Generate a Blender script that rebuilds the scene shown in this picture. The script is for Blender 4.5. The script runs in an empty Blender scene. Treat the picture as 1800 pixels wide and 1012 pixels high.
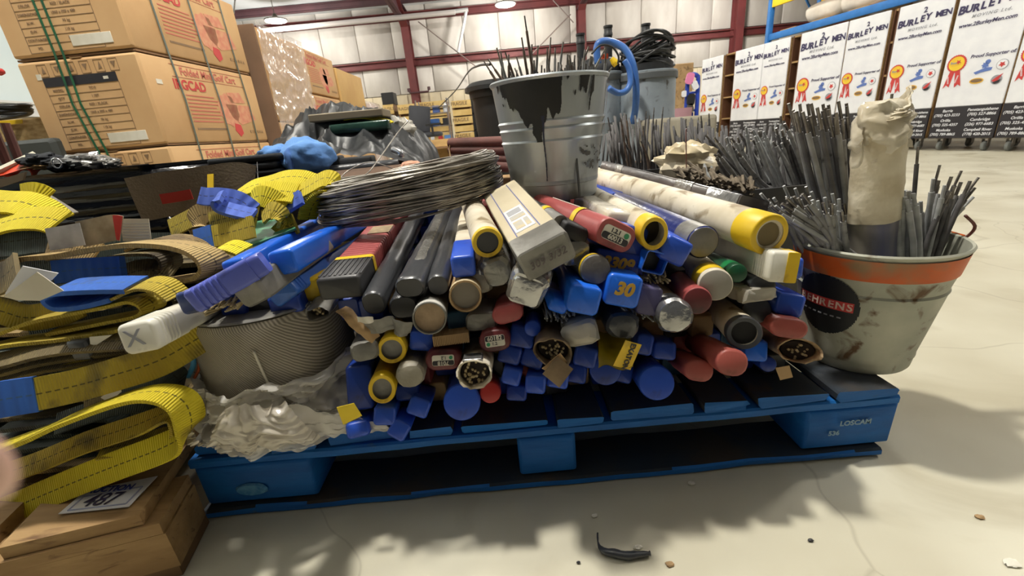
import bpy, bmesh, math, random
from mathutils import Vector, Matrix, noise
random.seed(7)
R = random.Random(11)
PI = math.pi
sc = bpy.context.scene
COL = sc.collection
V = Vector

# ------------------------------------------------------------------ camera
F_PX = 750.0
TH = math.radians(20); RO = math.radians(5.3); H = .6
CP = V((0, 0, H))
Fw = V((0, math.cos(TH), -math.sin(TH)))
R0 = V((1, 0, 0)); U0 = R0.cross(Fw)
Rc = math.cos(RO)*R0 - math.sin(RO)*U0
Uc = math.sin(RO)*R0 + math.cos(RO)*U0
cam = bpy.data.cameras.new('camera'); co = bpy.data.objects.new('camera', cam); COL.objects.link(co)
cm = Matrix((Rc, Uc, -Fw)).transposed().to_4x4(); cm.translation = CP
co.matrix_world = cm
cam.sensor_width = 36; cam.lens = 36*F_PX/1800; cam.clip_start = .005; cam.clip_end = 100
cam.dof.use_dof = True; cam.dof.focus_distance = .9; cam.dof.aperture_fstop = 9
sc.camera = co
sc.view_settings.view_transform = 'Standard'; sc.view_settings.look = 'None'
sc.view_settings.gamma = 1; sc.view_settings.use_curve_mapping = False
sc.view_settings.exposure = 0.0

# ------------------------------------------------------------------ world + lights
w = bpy.data.worlds.new('world'); sc.world = w; w.use_nodes = True
w.node_tree.nodes['Background'].inputs[0].default_value = (.93, .95, 1, 1)
w.node_tree.nodes['Background'].inputs[1].default_value = .055
LAMPS = [(-5.9, 14.0, 4.06, 270), (.55, 14.0, 3.94, 270), (6.6, 13.5, 4.1, 330), (-4.6, 7.5, 4.5, 300), (2.9, 7.5, 4.5, 300),
         (-.75, 1.45, 4.7, 760), (4.8, 1.9, 4.8, 330), (-6.4, 1.6, 4.8, 220)]
def lamp_light(x, y, z, p):
    l = bpy.data.lights.new('high_bay_light', 'POINT'); l.shadow_soft_size = .13; l.energy = p; l.color = (1, .955, .87)
    o = bpy.data.objects.new('high_bay_light', l); COL.objects.link(o); o.location = (x, y, z); return o

# ------------------------------------------------------------------ helpers
def ray(x, y): return Fw + Rc*((x-900)/F_PX) + Uc*((506-y)/F_PX)
def P(x, y, Y): d = ray(x, y); return CP + d*(Y/d.y)
def PZ(x, y, z): d = ray(x, y); return CP + d*((z-H)/d.z)
def S(x, y, Y): return Y/ray(x, y).y/F_PX
def lin(c): return tuple(((v/255+.055)/1.055)**2.4 if v/255 > .04045 else v/255/12.92 for v in c)+(1,)

MATS = {}
def M(name, c1, c2=None, scale=9., rough=.5, metal=0., bump=.0, bscale=60., g=None, gscale=14., gamt=.5, film=0., stretch=None, spec=.5, coat=0, emit=0):
    if name in MATS: return MATS[name]
    m = bpy.data.materials.new(name); m.use_nodes = True; MATS[name] = m
    nt = m.node_tree; N = nt.nodes; L = nt.links
    b = N['Principled BSDF']; out = N['Material Output']
    b.inputs['Roughness'].default_value = rough; b.inputs['Metallic'].default_value = metal
    b.inputs['Specular IOR Level'].default_value = spec; b.inputs['Coat Weight'].default_value = coat
    tc = N.new('ShaderNodeTexCoord'); src = tc.outputs['Object']
    if stretch:
        mp = N.new('ShaderNodeMapping'); mp.inputs['Scale'].default_value = stretch; L.new(src, mp.inputs[0]); src = mp.outputs[0]
    def nz(sca, det=4, dist=0.):
        n = N.new('ShaderNodeTexNoise'); n.inputs['Scale'].default_value = sca; n.inputs['Detail'].default_value = det
        n.inputs['Distortion'].default_value = dist; L.new(src, n.inputs['Vector']); return n.outputs[0]
    def ramp(inp, lo, hi):
        r = N.new('ShaderNodeMapRange'); r.inputs[1].default_value = lo; r.inputs[2].default_value = hi; L.new(inp, r.inputs[0]); return r.outputs[0]
    def mix(fac, a, bb):
        x = N.new('ShaderNodeMix'); x.data_type = 'RGBA'; L.new(fac, x.inputs[0])
        for i, s in ((6, a), (7, bb)):
            if isinstance(s, tuple): x.inputs[i].default_value = s
            else: L.new(s, x.inputs[i])
        return x.outputs[2]
    c = lin(c1)
    if c2: c = mix(ramp(nz(scale), .36, .64), lin(c1), lin(c2))
    if g: c = mix(ramp(nz(gscale, 6, .6), .72-.4*gamt, .8-.3*gamt), c, lin(g))
    if isinstance(c, tuple): b.inputs['Base Color'].default_value = c
    else: L.new(c, b.inputs['Base Color'])
    if emit:
        b.inputs['Emission Color'].default_value = lin(c1); b.inputs['Emission Strength'].default_value = emit
    if bump:
        bp = N.new('ShaderNodeBump'); bp.inputs['Strength'].default_value = bump; bp.inputs['Distance'].default_value = .004
        L.new(nz(bscale, 3), bp.inputs['Height']); L.new(bp.outputs[0], b.inputs['Normal'])
    if film:
        t = N.new('ShaderNodeBsdfTransparent'); mx = N.new('ShaderNodeMixShader'); mx.inputs[0].default_value = film
        L.new(t.outputs[0], mx.inputs[1]); L.new(b.outputs[0], mx.inputs[2]); L.new(mx.outputs[0], out.inputs[0])
    return m

def weave(name, c1, c2, stitch=(40, 38, 12), rib=260., rough=.75, dirt=None, damt=.5):
    """webbing: UV u runs along the strap in metres, v across it 0..1"""
    if name in MATS: return MATS[name]
    m = M(name, c1, c2, scale=7, rough=rough, g=dirt, gscale=11, gamt=damt)
    nt = m.node_tree; N = nt.nodes; L = nt.links; b = N['Principled BSDF']
    uv = N.new('ShaderNodeUVMap'); sp = N.new('ShaderNodeSeparateXYZ'); L.new(uv.outputs[0], sp.inputs[0])
    def mth(op, a, v, v2=None):
        n = N.new('ShaderNodeMath'); n.operation = op
        if hasattr(a, 'links'): L.new(a, n.inputs[0])
        else: n.inputs[0].default_value = a
        if v is not None:
            if hasattr(v, 'links'): L.new(v, n.inputs[1])
            else: n.inputs[1].default_value = v
        if v2 is not None: n.inputs[2].default_value = v2
        return n.outputs[0]
    dash = mth('GREATER_THAN', mth('FRACT', mth('MULTIPLY', sp.outputs[0], 90.), None), .35)
    mid = mth('COMPARE', sp.outputs[1], .5, .022)
    fac = mth('MULTIPLY', mth('MULTIPLY', dash, mid), .8)
    ribs = mth('SINE', mth('MULTIPLY', sp.outputs[0], rib*6.28), None)
    old = b.inputs['Base Color'].links[0].from_socket
    x = N.new('ShaderNodeMix'); x.data_type = 'RGBA'; L.new(fac, x.inputs[0]); L.new(old, x.inputs[6]); x.inputs[7].default_value = lin(stitch)
    L.new(x.outputs[2], b.inputs['Base Color'])
    bp = N.new('ShaderNodeBump'); bp.inputs['Strength'].default_value = .6; bp.inputs['Distance'].default_value = .0012
    L.new(ribs, bp.inputs['Height']); L.new(bp.outputs[0], b.inputs['Normal'])
    return m

def mesh(vs, fs, smooth=None, uvs=None):
    me = bpy.data.meshes.new('mesh'); me.from_pydata([tuple(v) for v in vs], [], fs)
    if uvs:
        ul = me.uv_layers.new(name='UVMap')
        for lp in me.loops: ul.data[lp.index].uv = uvs[lp.vertex_index]
    if smooth is not None:
        me.shade_smooth()
        if smooth < 180: me.set_sharp_from_angle(angle=math.radians(smooth))
    me.update(); return me
def join(parts, smooth=35):
    vs, fs = [], []
    for a, b in parts:
        o = len(vs); vs += a; fs += [tuple(i+o for i in f) for f in b]
    return mesh(vs, fs, smooth)
def rr(w, h, r, n=4):
    r = min(r, w/2, h/2); out = []
    for cx, cz, a0 in ((w/2-r, h/2-r, 0), (-w/2+r, h/2-r, 90), (-w/2+r, -h/2+r, 180), (w/2-r, -h/2+r, 270)):
        for i in range(n+1):
            a = math.radians(a0+90*i/n); out.append((cx+r*math.cos(a), cz+r*math.sin(a)))
    return out
def circ(r, n=24, rz=None):
    rz = rz or r
    return [(r*math.cos(2*PI*i/n), rz*math.sin(2*PI*i/n)) for i in range(n)]
def loft(secs, c0=True, c1=True):
    """secs: (y, ring of (x,z)); returns verts, faces along +y"""
    n = len(secs[0][1]); vs = [(x, y, z) for y, ring in secs for x, z in ring]; fs = []
    for k in range(len(secs)-1):
        for i in range(n):
            a = k*n+i; b = k*n+(i+1) % n; fs.append((a, a+n, b+n, b))
    if c0: fs.append(tuple(range(n)))
    if c1: fs.append(tuple(reversed(range((len(secs)-1)*n, len(secs)*n))))
    return vs, fs
def xf(vf, m): return [tuple(m @ V(v)) for v in vf[0]], vf[1]
def boxd(x0, x1, y0, y1, z0, z1, b=0.):
    if b <= 0:
        v = [(x, y, z) for z in (z0, z1) for y in (y0, y1) for x in (x0, x1)]
        return v, [(0, 2, 3, 1), (4, 5, 7, 6), (0, 1, 5, 4), (2, 6, 7, 3), (0, 4, 6, 2), (1, 3, 7, 5)]
    cx, cz = (x0+x1)/2, (z0+z1)/2; W, Hh = x1-x0, z1-z0
    def rg(s): return [(cx+x, cz+z) for x, z in rr(W-2*s, Hh-2*s, max(b-s*.6, 1e-4), 2)]
    return loft([(y0, rg(b)), (y0+b, rg(0)), (y1-b, rg(0)), (y1, rg(b))])
def lathe(prof, n=32):
    """prof (r,z) list bottom->top"""
    vs = []; fs = []
    for r, z in prof:
        for i in range(n): a = 2*PI*i/n; vs.append((r*math.cos(a), r*math.sin(a), z))
    for k in range(len(prof)-1):
        for i in range(n): a = k*n+i; b = k*n+(i+1) % n; fs.append((a, b, b+n, a+n))
    return vs, fs
def smooth_path(pts, k=6, closed=False):
    pts = [V(p) for p in pts]; n = len(pts); out = []
    rng = range(n if closed else n-1)
    for i in rng:
        g = (lambda j: pts[j % n]) if closed else (lambda j: pts[max(0, min(n-1, j))])
        p0, p1, p2, p3 = g(i-1), g(i), g(i+1), g(i+2)
        for s in range(k):
            t = s/k
            out.append(.5*((2*p1)+(-p0+p2)*t+(2*p0-5*p1+4*p2-p3)*t*t+(-p0+3*p1-3*p2+p3)*t**3))
    if not closed: out.append(pts[-1])
    return out
def wire(pts, r, n=6, closed=False, k=5):
    pts = smooth_path(pts, k, closed) if k else [V(p) for p in pts]
    vs = []; fs = []; m = len(pts); up = V((0, 0, 1)); last = None
    for i, p in enumerate(pts):
        a = pts[(i-1) % m] if closed or i else pts[0]; b = pts[(i+1) % m] if closed or i < m-1 else pts[-1]
        t = (b-a).normalized()
        if last is None:
            u = t.cross(up if abs(t.z) < .9 else V((1, 0, 0))).normalized()
        else: u = (last-t*last.dot(t)).normalized()
        last = u; v = t.cross(u); rad = r(i/(m-1)) if callable(r) else r
        for j in range(n): q = 2*PI*j/n; vs.append(tuple(p+u*rad*math.cos(q)+v*rad*math.sin(q)))
    for i in range(m if closed else m-1):
        for j in range(n):
            a = i*n+j; b = i*n+(j+1) % n; c = (a+n) % (m*n); d = (b+n) % (m*n); fs.append((a, b, d, c))
    if not closed: fs += [tuple(reversed(range(n))), tuple(range((m-1)*n, m*n))]
    return vs, fs
def ribbon(pts, wd, width, th=.004, k=6, closed=False):
    """flat strap: path, width direction(s), with UVs in metres"""
    if isinstance(wd, list): wds = smooth_path(wd, k, closed)
    pts = smooth_path(pts, k, closed); m = len(pts); vs = []; uv = []; fs = []; L = 0
    for i, p in enumerate(pts):
        if i: L += (p-pts[i-1]).length
        a = pts[max(0, i-1)]; b = pts[min(m-1, i+1)]; t = (b-a).normalized()
        wv = V(wds[i] if isinstance(wd, list) else wd); wv = (wv-t*wv.dot(t)).normalized(); nn = t.cross(wv)
        for s, (q, o) in enumerate(((-1, 1), (-.4, 1.1), (.4, 1.1), (1, 1), (1, -1), (.4, -1.1), (-.4, -1.1), (-1, -1))):
            vs.append(tuple(p+wv*width/2*q+nn*th/2*o)); uv.append((L, (q+1)/2))
    for i in range(m-1):
        for j in range(8):
            a = i*8+j; b = i*8+(j+1) % 8; fs.append((a, b, b+8, a+8))
    fs += [tuple(reversed(range(8))), tuple(range((m-1)*8, m*8))]
    return mesh(vs, fs, 50, uv)
def crumple(vf, amt, sc_=30., seed=0., sub=0):
    vs, fs = vf; out = []
    for v in vs:
        v = V(v); q = v*sc_+V((seed*7.3, seed*3.1, seed))
        n = noise.noise_vector(q)*.7+noise.noise_vector(q*2.3)*.4
        out.append(tuple(v+n*amt))
    return out, fs
def obj(name, me, mat, parent=None, label=None, loc=None):
    o = bpy.data.objects.new(name, me); COL.objects.link(o)
    if mat is not None and not me.materials: me.materials.append(mat)
    if parent is not None: o.parent = parent
    if label: o['label'] = label
    if loc is not None: o.location = loc
    return o
def tag(o, label, cat, group=None, kind=None):
    if label: o['label'] = label
    if cat: o['category'] = cat
    if group: o['group'] = group
    if kind: o['kind'] = kind
    return o
def thing(name, label, cat, mw=None, group=None, loc=None):
    o = bpy.data.objects.new(name, None); COL.objects.link(o); o.empty_display_size = .05
    if mw is not None: o.matrix_world = mw
    if loc is not None: o.location = loc
    return tag(o, label, cat, group)
def solo(name, me, mat, label, cat, group=None, mw=None):
    o = obj(name, me, mat); tag(o, label, cat, group)
    if mw is not None: o.matrix_world = mw
    return o
def struct(name, me, mat, parent=None):
    o = obj(name, me, mat, parent)
    if parent is None: o['kind'] = 'structure'
    return o
TXT = {}
def text(body, size, mat, parent, mw, name='lettering', bold=.0, shear=0., align='CENTER', th=.0004, label=None, space=1.):
    key = (body, size, bold, shear, align, mat.name, space)
    if key not in TXT:
        c = bpy.data.curves.new('t', 'FONT'); c.body = body; c.size = size; c.align_x = align; c.align_y = 'CENTER'
        c.offset = bold*size; c.shear = shear; c.extrude = th; c.resolution_u = 3; c.space_character = space
        o = bpy.data.objects.new('t', c); COL.objects.link(o)
        bpy.context.view_layer.update()
        me = bpy.data.meshes.new_from_object(o.evaluated_get(bpy.context.evaluated_depsgraph_get()))
        bpy.data.objects.remove(o); me.materials.clear(); TXT[key] = me
    o = obj(name, TXT[key], mat, parent, label); o.matrix_local = mw
    return o
def face_m(x, y, z, flip=False):
    """text plane lying in local xz, facing -y"""
    return Matrix.Translation((x, y, z)) @ Matrix.Rotation(PI/2, 4, 'X')
def frame(origin, ydir, roll=0., up=V((0, 0, 1))):
    y = V(ydir).normalized(); x = y.cross(up).normalized(); z = x.cross(y)
    m = Matrix((x, y, z)).transposed().to_4x4(); m.translation = origin
    return m @ Matrix.Rotation(math.radians(roll), 4, 'Y')
def plate(px, z=None, Y=None, th=.004):
    """a thin solid piece from corner points"""
    ps = [PZ(x, y, z) if Y is None else P(x, y, Y if not isinstance(Y, (list, tuple)) else Y[i]) for i, (x, y) in enumerate(px)]
    n = (ps[1]-ps[0]).cross(ps[2]-ps[1]).normalized(); c = len(ps)
    vs = [tuple(p) for p in ps]+[tuple(p-n*th) for p in ps]
    fs = [tuple(range(c)), tuple(reversed(range(c, 2*c)))]+[(i, i+c, (i+1) % c+c, (i+1) % c) for i in range(c)]
    return vs, fs

# ------------------------------------------------------------------ materials
blue = M('blue_plastic', (36, 108, 226), (30, 94, 206), rough=.3, g=(20, 50, 110), gamt=.25)
royal = M('royal_plastic', (50, 92, 206), (42, 78, 186), rough=.32, g=(25, 40, 110), gamt=.3)
dblue = M('deep_blue_plastic', (32, 66, 160), (26, 54, 138), rough=.38, g=(14, 22, 70), gamt=.35)
slate = M('slate_blue_plastic', (94, 106, 196), (84, 96, 182), rough=.35, g=(50, 54, 90), gamt=.4)
steelb = M('faded_blue_plastic', (52, 104, 190), (44, 90, 170), rough=.4, g=(40, 60, 90), gamt=.3)
capb = M('cap_navy', (48, 66, 122), (40, 56, 108), rough=.4, g=(28, 32, 50), gamt=.4)
maroon = M('maroon_plastic', (166, 80, 78), (146, 64, 64), rough=.45, g=(80, 36, 34), gamt=.35)
dmaroon = M('dark_maroon_plastic', (104, 40, 42), (84, 32, 34), rough=.45, g=(40, 18, 20), gamt=.4)
salmon = M('salmon_plastic', (170, 88, 78), (150, 72, 66), rough=.45, g=(96, 50, 40), gamt=.35)
redp = M('red_plastic', (178, 48, 44), rough=.4)
ivory = M('ivory_plastic', (226, 224, 212), (210, 206, 190), rough=.4, g=(150, 140, 118), gamt=.25)
cream = M('grubby_cream_card', (222, 214, 196), (198, 186, 160), scale=14, rough=.55, g=(140, 122, 92), gscale=22, gamt=.42)
kraft = M('kraft_card', (178, 148, 108), (158, 128, 88), rough=.8, g=(104, 82, 56), gamt=.4)
cardb = M('cardboard', (206, 168, 120), (196, 156, 108), scale=3, rough=.75, bump=.06)
cardd = M('cardboard_edge', (140, 106, 74), (122, 92, 64), rough=.85)
ytape = M('yellow_tape', (232, 196, 34), (216, 178, 28), rough=.45, g=(150, 118, 30), gamt=.35)
gtape = M('grey_duct_tape', (138, 136, 130), (112, 110, 104), scale=22, rough=.42, metal=.25, bump=.5, bscale=40)
foil = M('crumpled_foil', (196, 196, 196), (160, 160, 158), rough=.24, metal=.85, bump=.4, bscale=70)
dfoil = M('silver_film', (150, 148, 142), (100, 100, 98), rough=.22, metal=.5, bump=.4, bscale=60)
bwrap = M('black_plastic_wrap', (66, 68, 72), (40, 42, 46), scale=14, rough=.33, bump=.35, bscale=45, stretch=(1, .25, 1), coat=.3)
bdull = M('black_plastic_end', (62, 62, 64), (48, 48, 50), rough=.42, g=(60, 58, 54), gamt=.3)
film = M('clear_plastic_film', (225, 220, 208), (205, 198, 182), rough=.16, bump=.7, bscale=34, film=.55)
thinfilm = M('stretch_film', (226, 216, 208), rough=.13, bump=1., bscale=16, film=.42, stretch=(1, .4, 1.8), spec=1., coat=1)
bagm = M('milky_bag_plastic', (214, 206, 190), (190, 180, 160), scale=20, rough=.2, bump=.6, bscale=50, g=(140, 120, 90), gamt=.3, film=.9)
rodm = M('electrode_flux', (156, 156, 154), (132, 132, 130), scale=10, rough=.7, g=(52, 48, 44), gscale=20, gamt=.25)
rodl = M('electrode_flux_pale', (178, 180, 180), (154, 156, 156), scale=10, rough=.7)
rodd = M('electrode_flux_dark', (100, 98, 98), (76, 74, 74), scale=10, rough=.65)
rodb = M('electrode_rusty', (118, 100, 86), (92, 78, 68), scale=10, rough=.6)
steel = M('bare_steel', (140, 136, 130), (100, 94, 88), scale=20, rough=.35, metal=.8)
rodtip = M('rod_ends', (206, 190, 150), (160, 140, 100), scale=90, rough=.6)
white = M('white_print', (234, 236, 240), (226, 228, 234), rough=.45)
paper = M('paper_label', (226, 222, 208), (206, 200, 182), rough=.7)
pblack = M('print_black', (34, 32, 38), rough=.5)
pnavy = M('print_navy', (52, 46, 84), rough=.5)
pgrey = M('print_grey', (150, 152, 160), rough=.6)
pred = M('print_red', (196, 60, 58), rough=.6)
pred2 = M('print_faint_red', (196, 108, 92), rough=.7)
pbrown = M('print_brown', (132, 106, 78), rough=.7)
pgreen = M('print_green', (40, 140, 92), rough=.5)
pgold = M('print_gold', (232, 186, 70), (220, 170, 60), rough=.5)
ychalk = M('yellow_marker', (196, 156, 60), rough=.8)
palb = M('pallet_blue', (6, 104, 184), (4, 90, 166), scale=8, rough=.62, bump=.35, bscale=26, stretch=(1, 1, 4), g=(64, 96, 120), gscale=18, gamt=.12)
palt = M('pallet_blue_worn', (48, 50, 52), (30, 44, 58), scale=11, rough=.8, bump=.4, bscale=30, g=(60, 52, 44), gscale=9, gamt=.5)
wood = M('pale_wood', (170, 138, 92), (146, 114, 72), scale=6, rough=.75, bump=.35, bscale=18, stretch=(.6, 5, 5), g=(110, 80, 50), gamt=.3)
crate = M('crate_wood', (226, 196, 130), (206, 172, 104), scale=4, rough=.75)
ywel = weave('yellow_webbing', (226, 208, 30), (204, 184, 24), dirt=(140, 122, 30), damt=.3)
yold = weave('worn_yellow_webbing', (190, 168, 46), (160, 138, 40), dirt=(96, 84, 44), damt=.5)
bweb = weave('brown_dirty_webbing', (134, 118, 74), (104, 90, 58), dirt=(64, 54, 38), damt=.5)
tanw = weave('tan_dusty_webbing', (176, 150, 96), (150, 124, 76), dirt=(104, 84, 50), damt=.45)
gweb = weave('grey_green_webbing', (72, 84, 78), (54, 62, 58), dirt=(36, 38, 34), damt=.5)
blsl = weave('blue_sleeve', (46, 98, 186), (38, 84, 164), stitch=(60, 90, 120), rib=60, rough=.8, dirt=(60, 80, 110), damt=.3)
blu2 = weave('periwinkle_sleeve', (84, 112, 204), (70, 96, 186), rib=60, rough=.8, dirt=(80, 90, 120), damt=.35)
brd = M('grey_brown_webbing', (112, 98, 78), (90, 78, 62), scale=5, rough=.85, bump=.3, bscale=200)
galv = M('galvanised_steel', (188, 194, 196), (156, 164, 168), scale=7, rough=.36, metal=.45, g=(100, 96, 86), gscale=5, gamt=.35, stretch=(1.4, 1.4, .5))
galvd = M('stained_galvanised', (184, 184, 168), (160, 162, 148), scale=12, rough=.6, metal=.3, g=(96, 72, 48), gscale=24, gamt=.33)
orange = M('orange_paint', (222, 106, 34), (196, 88, 26), rough=.5, g=(150, 120, 84), gscale=9, gamt=.45)
black = M('black_matt', (22, 22, 24), rough=.6)
tar = M('black_tar', (20, 20, 22), rough=.35)
redst = M('oxide_red_steel', (106, 44, 44), (88, 36, 38), scale=2, rough=.6)
dkst = M('dark_oxide_steel', (78, 46, 52), (64, 38, 44), scale=2, rough=.6)
wallm = M('white_insulation', (212, 208, 202), (188, 182, 176), scale=1.6, rough=.55, bump=.25, bscale=4, stretch=(1, 1, .4))
wall2 = M('beige_siding', (214, 202, 176), (200, 186, 158), scale=2, rough=.6)
roofm = M('roof_insulation', (214, 218, 222), (190, 194, 198), scale=.7, rough=.6)
barrelm = M('barrel_grey', (156, 166, 174), (136, 146, 154), scale=6, rough=.45, metal=.35, g=(88, 88, 84), gamt=.25)
rubber = M('black_rubber', (34, 36, 38), (24, 25, 27), rough=.5)
hoseb = M('blue_hose', (66, 112, 184), (54, 96, 164), rough=.4)
greenp = M('green_plastic', (24, 136, 74), (18, 116, 62), rough=.4)
dgreen = M('dark_green_plastic', (14, 70, 44), rough=.4)
ltblue = M('light_blue_cloth', (104, 150, 208), (88, 134, 196), scale=8, rough=.9, bump=.3, bscale=90)
darkcl = M('black_cloth', (26, 32, 38), (18, 22, 28), rough=.85)
tarp = M('black_tarpaulin', (50, 52, 54), (26, 28, 30), scale=5, rough=.45, bump=.25, bscale=30)
strapg = M('green_strap', (34, 98, 62), (26, 80, 54), rough=.45)
rust = M('rust_brown_steel', (112, 62, 52), (86, 46, 40), scale=8, rough=.5)
skin = M('skin', (190, 124, 104), (176, 108, 90), rough=.5)
crackm = M('floor_crack', (120, 114, 96), rough=.9)

# ------------------------------------------------------------------ the setting
def floor_mat():
    m = M('polished_concrete', (206, 202, 182), (188, 182, 160), scale=2.2, rough=.34, g=(176, 169, 146), gscale=3.2, gamt=.42, bump=.05, bscale=7)
    nt = m.node_tree; N = nt.nodes; L = nt.links; b = N['Principled BSDF']
    tc = N.new('ShaderNodeTexCoord'); n = N.new('ShaderNodeTexNoise'); n.inputs['Scale'].default_value = 3; L.new(tc.outputs['Object'], n.inputs[0])
    ad = N.new('ShaderNodeVectorMath'); ad.operation = 'MULTIPLY_ADD'; L.new(n.outputs[1], ad.inputs[0]); ad.inputs[1].default_value = (.5, .5, 0); L.new(tc.outputs['Object'], ad.inputs[2])
    v = N.new('ShaderNodeTexVoronoi'); v.feature = 'DISTANCE_TO_EDGE'; v.inputs['Scale'].default_value = 1.5; L.new(ad.outputs[0], v.inputs[0])
    r = N.new('ShaderNodeMapRange'); r.inputs[1].default_value = 0; r.inputs[2].default_value = .007; r.inputs[3].default_value = .38; r.inputs[4].default_value = 0; L.new(v.outputs[0], r.inputs[0])
    x = N.new('ShaderNodeMix'); x.data_type = 'RGBA'; L.new(r.outputs[0], x.inputs[0]); L.new(b.inputs['Base Color'].links[0].from_socket, x.inputs[6]); x.inputs[7].default_value = lin((140, 132, 112)); L.new(x.outputs[2], b.inputs['Base Color'])
    n2 = N.new('ShaderNodeTexNoise'); n2.inputs['Scale'].default_value = 5; L.new(tc.outputs['Object'], n2.inputs[0])
    r2 = N.new('ShaderNodeMapRange'); r2.inputs[3].default_value = .3; r2.inputs[4].default_value = .48; L.new(n2.outputs[0], r2.inputs[0]); L.new(r2.outputs[0], b.inputs['Roughness'])
    return m
struct('floor', mesh(*boxd(-9.2, 14.2, -7, 16.2, -.1, 0)), floor_mat())
WY = 16.
wb = struct('wall_back', mesh(*boxd(-9.2, 14.2, WY+.12, WY+.3, 0, 6)), wallm)
# white insulation blankets in vertical strips between the girts, beige ribbed siding below
def pillow(w_, h_, d):
    def r_(s, k): return [(x*k, z) for x, z in rr(w_, h_, .02, 1)]
    return mesh(*loft([(0, rr(w_-.06, h_, .03, 2)), (d, rr(w_-.012, h_, .02, 2)), (d+.05, rr(w_-.012, h_, .02, 2))]), smooth=60)
pm1 = pillow(1.17, 1.0, .03); pm2 = pillow(1.17, 2.6, .03)
x = -9
i = 0
while x < 14:
    for zc, me in ((2.62, pm1), (4.5, pm2)):
        o = obj('insulation_panel', me, wallm, wb); o.location = (x+.58, WY+.02, zc)
    x += 1.17
sdm = join([boxd(-.19, .19, .05, .1, 1.05-1.05, 2.1), boxd(-.205, -.16, .02, .06, 0, 2.1)], 30)
x = -9
while x < 14:
    o = obj('siding_panel', sdm, wall2, wb); o.location = (x+.2, WY, 0); x += .4
def ibeam(L_, d=.2, fw=.12, t=.02):
    """beam along local y, height along z"""
    return join([boxd(-fw/2, fw/2, 0, L_, d/2-t, d/2), boxd(-fw/2, fw/2, 0, L_, -d/2, -d/2+t), boxd(-t/2, t/2, 0, L_, -d/2, d/2)], 30)
gm = join([boxd(-9.2, 14.2, WY-.12, WY+.02, 0, .03), boxd(-9.2, 14.2, WY-.02, WY+.02, -.17, .03), boxd(-9.2, 14.2, WY-.12, WY+.02, -.2, -.17), boxd(-9.2, 14.2, WY-.12, WY-.1, -.2, -.14)], 30)
for k, z in enumerate((3.12, 4.45)):
    o = struct('trim_%d' % (k+1), gm, redst); o.location.z = z
# frame columns with rafters running toward the viewer
EZ = 4.5
def slope(y): return EZ+(WY-y)*.055
for k, cx in enumerate((-2.62, 3.0, 8.1, 13.5)):
    cme = join([boxd(-.02, .02, -.42, -.02, 0, EZ), boxd(-.12, .12, -.05, -.02, 0, EZ), boxd(-.12, .12, -.44, -.41, 0, EZ-.5),
                ([(x_, y_, z_) for x_ in (-.12, .12) for y_, z_ in ((-.44, EZ-.5), (-.44, EZ-.47), (-1.3, EZ+.07), (-1.3, EZ+.04))], [(0, 1, 2, 3), (4, 7, 6, 5), (0, 4, 5, 1), (1, 5, 6, 2), (2, 6, 7, 3), (3, 7, 4, 0)])], 30)
    o = struct('trim_%d' % (k+3), cme, redst); o.location = (cx, WY-.02, 0)
    rf = struct('trim_%d' % (k+8), ibeam(23.2, .42, .2, .03), dkst)
    rf.matrix_world = Matrix.Translation((cx, WY-.1, EZ-.2)) @ Matrix.Rotation(PI, 4, 'Z') @ Matrix.Rotation(math.atan(.055), 4, 'X')
ce = struct('ceiling', mesh([(-9.2, WY+.3, EZ+.16), (14.2, WY+.3, EZ+.16), (14.2, -7, slope(-7)+.16), (-9.2, -7, slope(-7)+.16), (-9.2, WY+.3, EZ+.3), (14.2, WY+.3, EZ+.3), (14.2, -7, slope(-7)+.3), (-9.2, -7, slope(-7)+.3)],
    [(0, 1, 2, 3), (7, 6, 5, 4), (0, 4, 5, 1), (1, 5, 6, 2), (2, 6, 7, 3), (3, 7, 4, 0)]), roofm)
pme = join([boxd(-9.2, 14.2, -.05, .05, .17, .2), boxd(-9.2, 14.2, -.01, .01, 0, .2), boxd(-9.2, 14.2, -.05, .05, 0, .02)], 30)
for k in range(14):
    y = WY-.9-k*1.55
    o = obj('purlin', pme, dkst, ce); o.location = (0, y, slope(y)-.04)
for k in range(18):
    y = WY-1.6-1.55*(k//3); xx = (-7.2, -1.0, 5.2)[k % 3]+.7*(k//3 % 2)
    o = obj('brace_rod', mesh(*wire([(0, 0, 0), (.5, -.75, .1)], .02, 5, k=0)), steel, ce); o.location = (xx, y, slope(y)-.12)
wl = struct('wall_left', mesh(*boxd(-9.4, -9.2, -7, 16.2, 1.95, 6.5)), M('pale_wall', (214, 226, 228), (202, 216, 220), scale=.5, rough=.7))
struct('baseboard_left', mesh(*boxd(-9.4, -9.16, -7, 16.2, 0, 1.72)), M('beige_wall', (176, 166, 152), (166, 156, 140), scale=.8, rough=.7))
struct('trim_20', join([boxd(-9.4, -9.1, -7, 16.2, 1.72, 1.95), boxd(-9.4, -9.06, -7, 16.2, 1.7, 1.74), boxd(-9.4, -9.06, -7, 16.2, 1.93, 1.97)], 30), M('trim_pale', (206, 206, 204), rough=.6))
struct('wall_right', mesh(*boxd(14.2, 14.4, -7, 16.2, 0, 6.5)), wallm)

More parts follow.
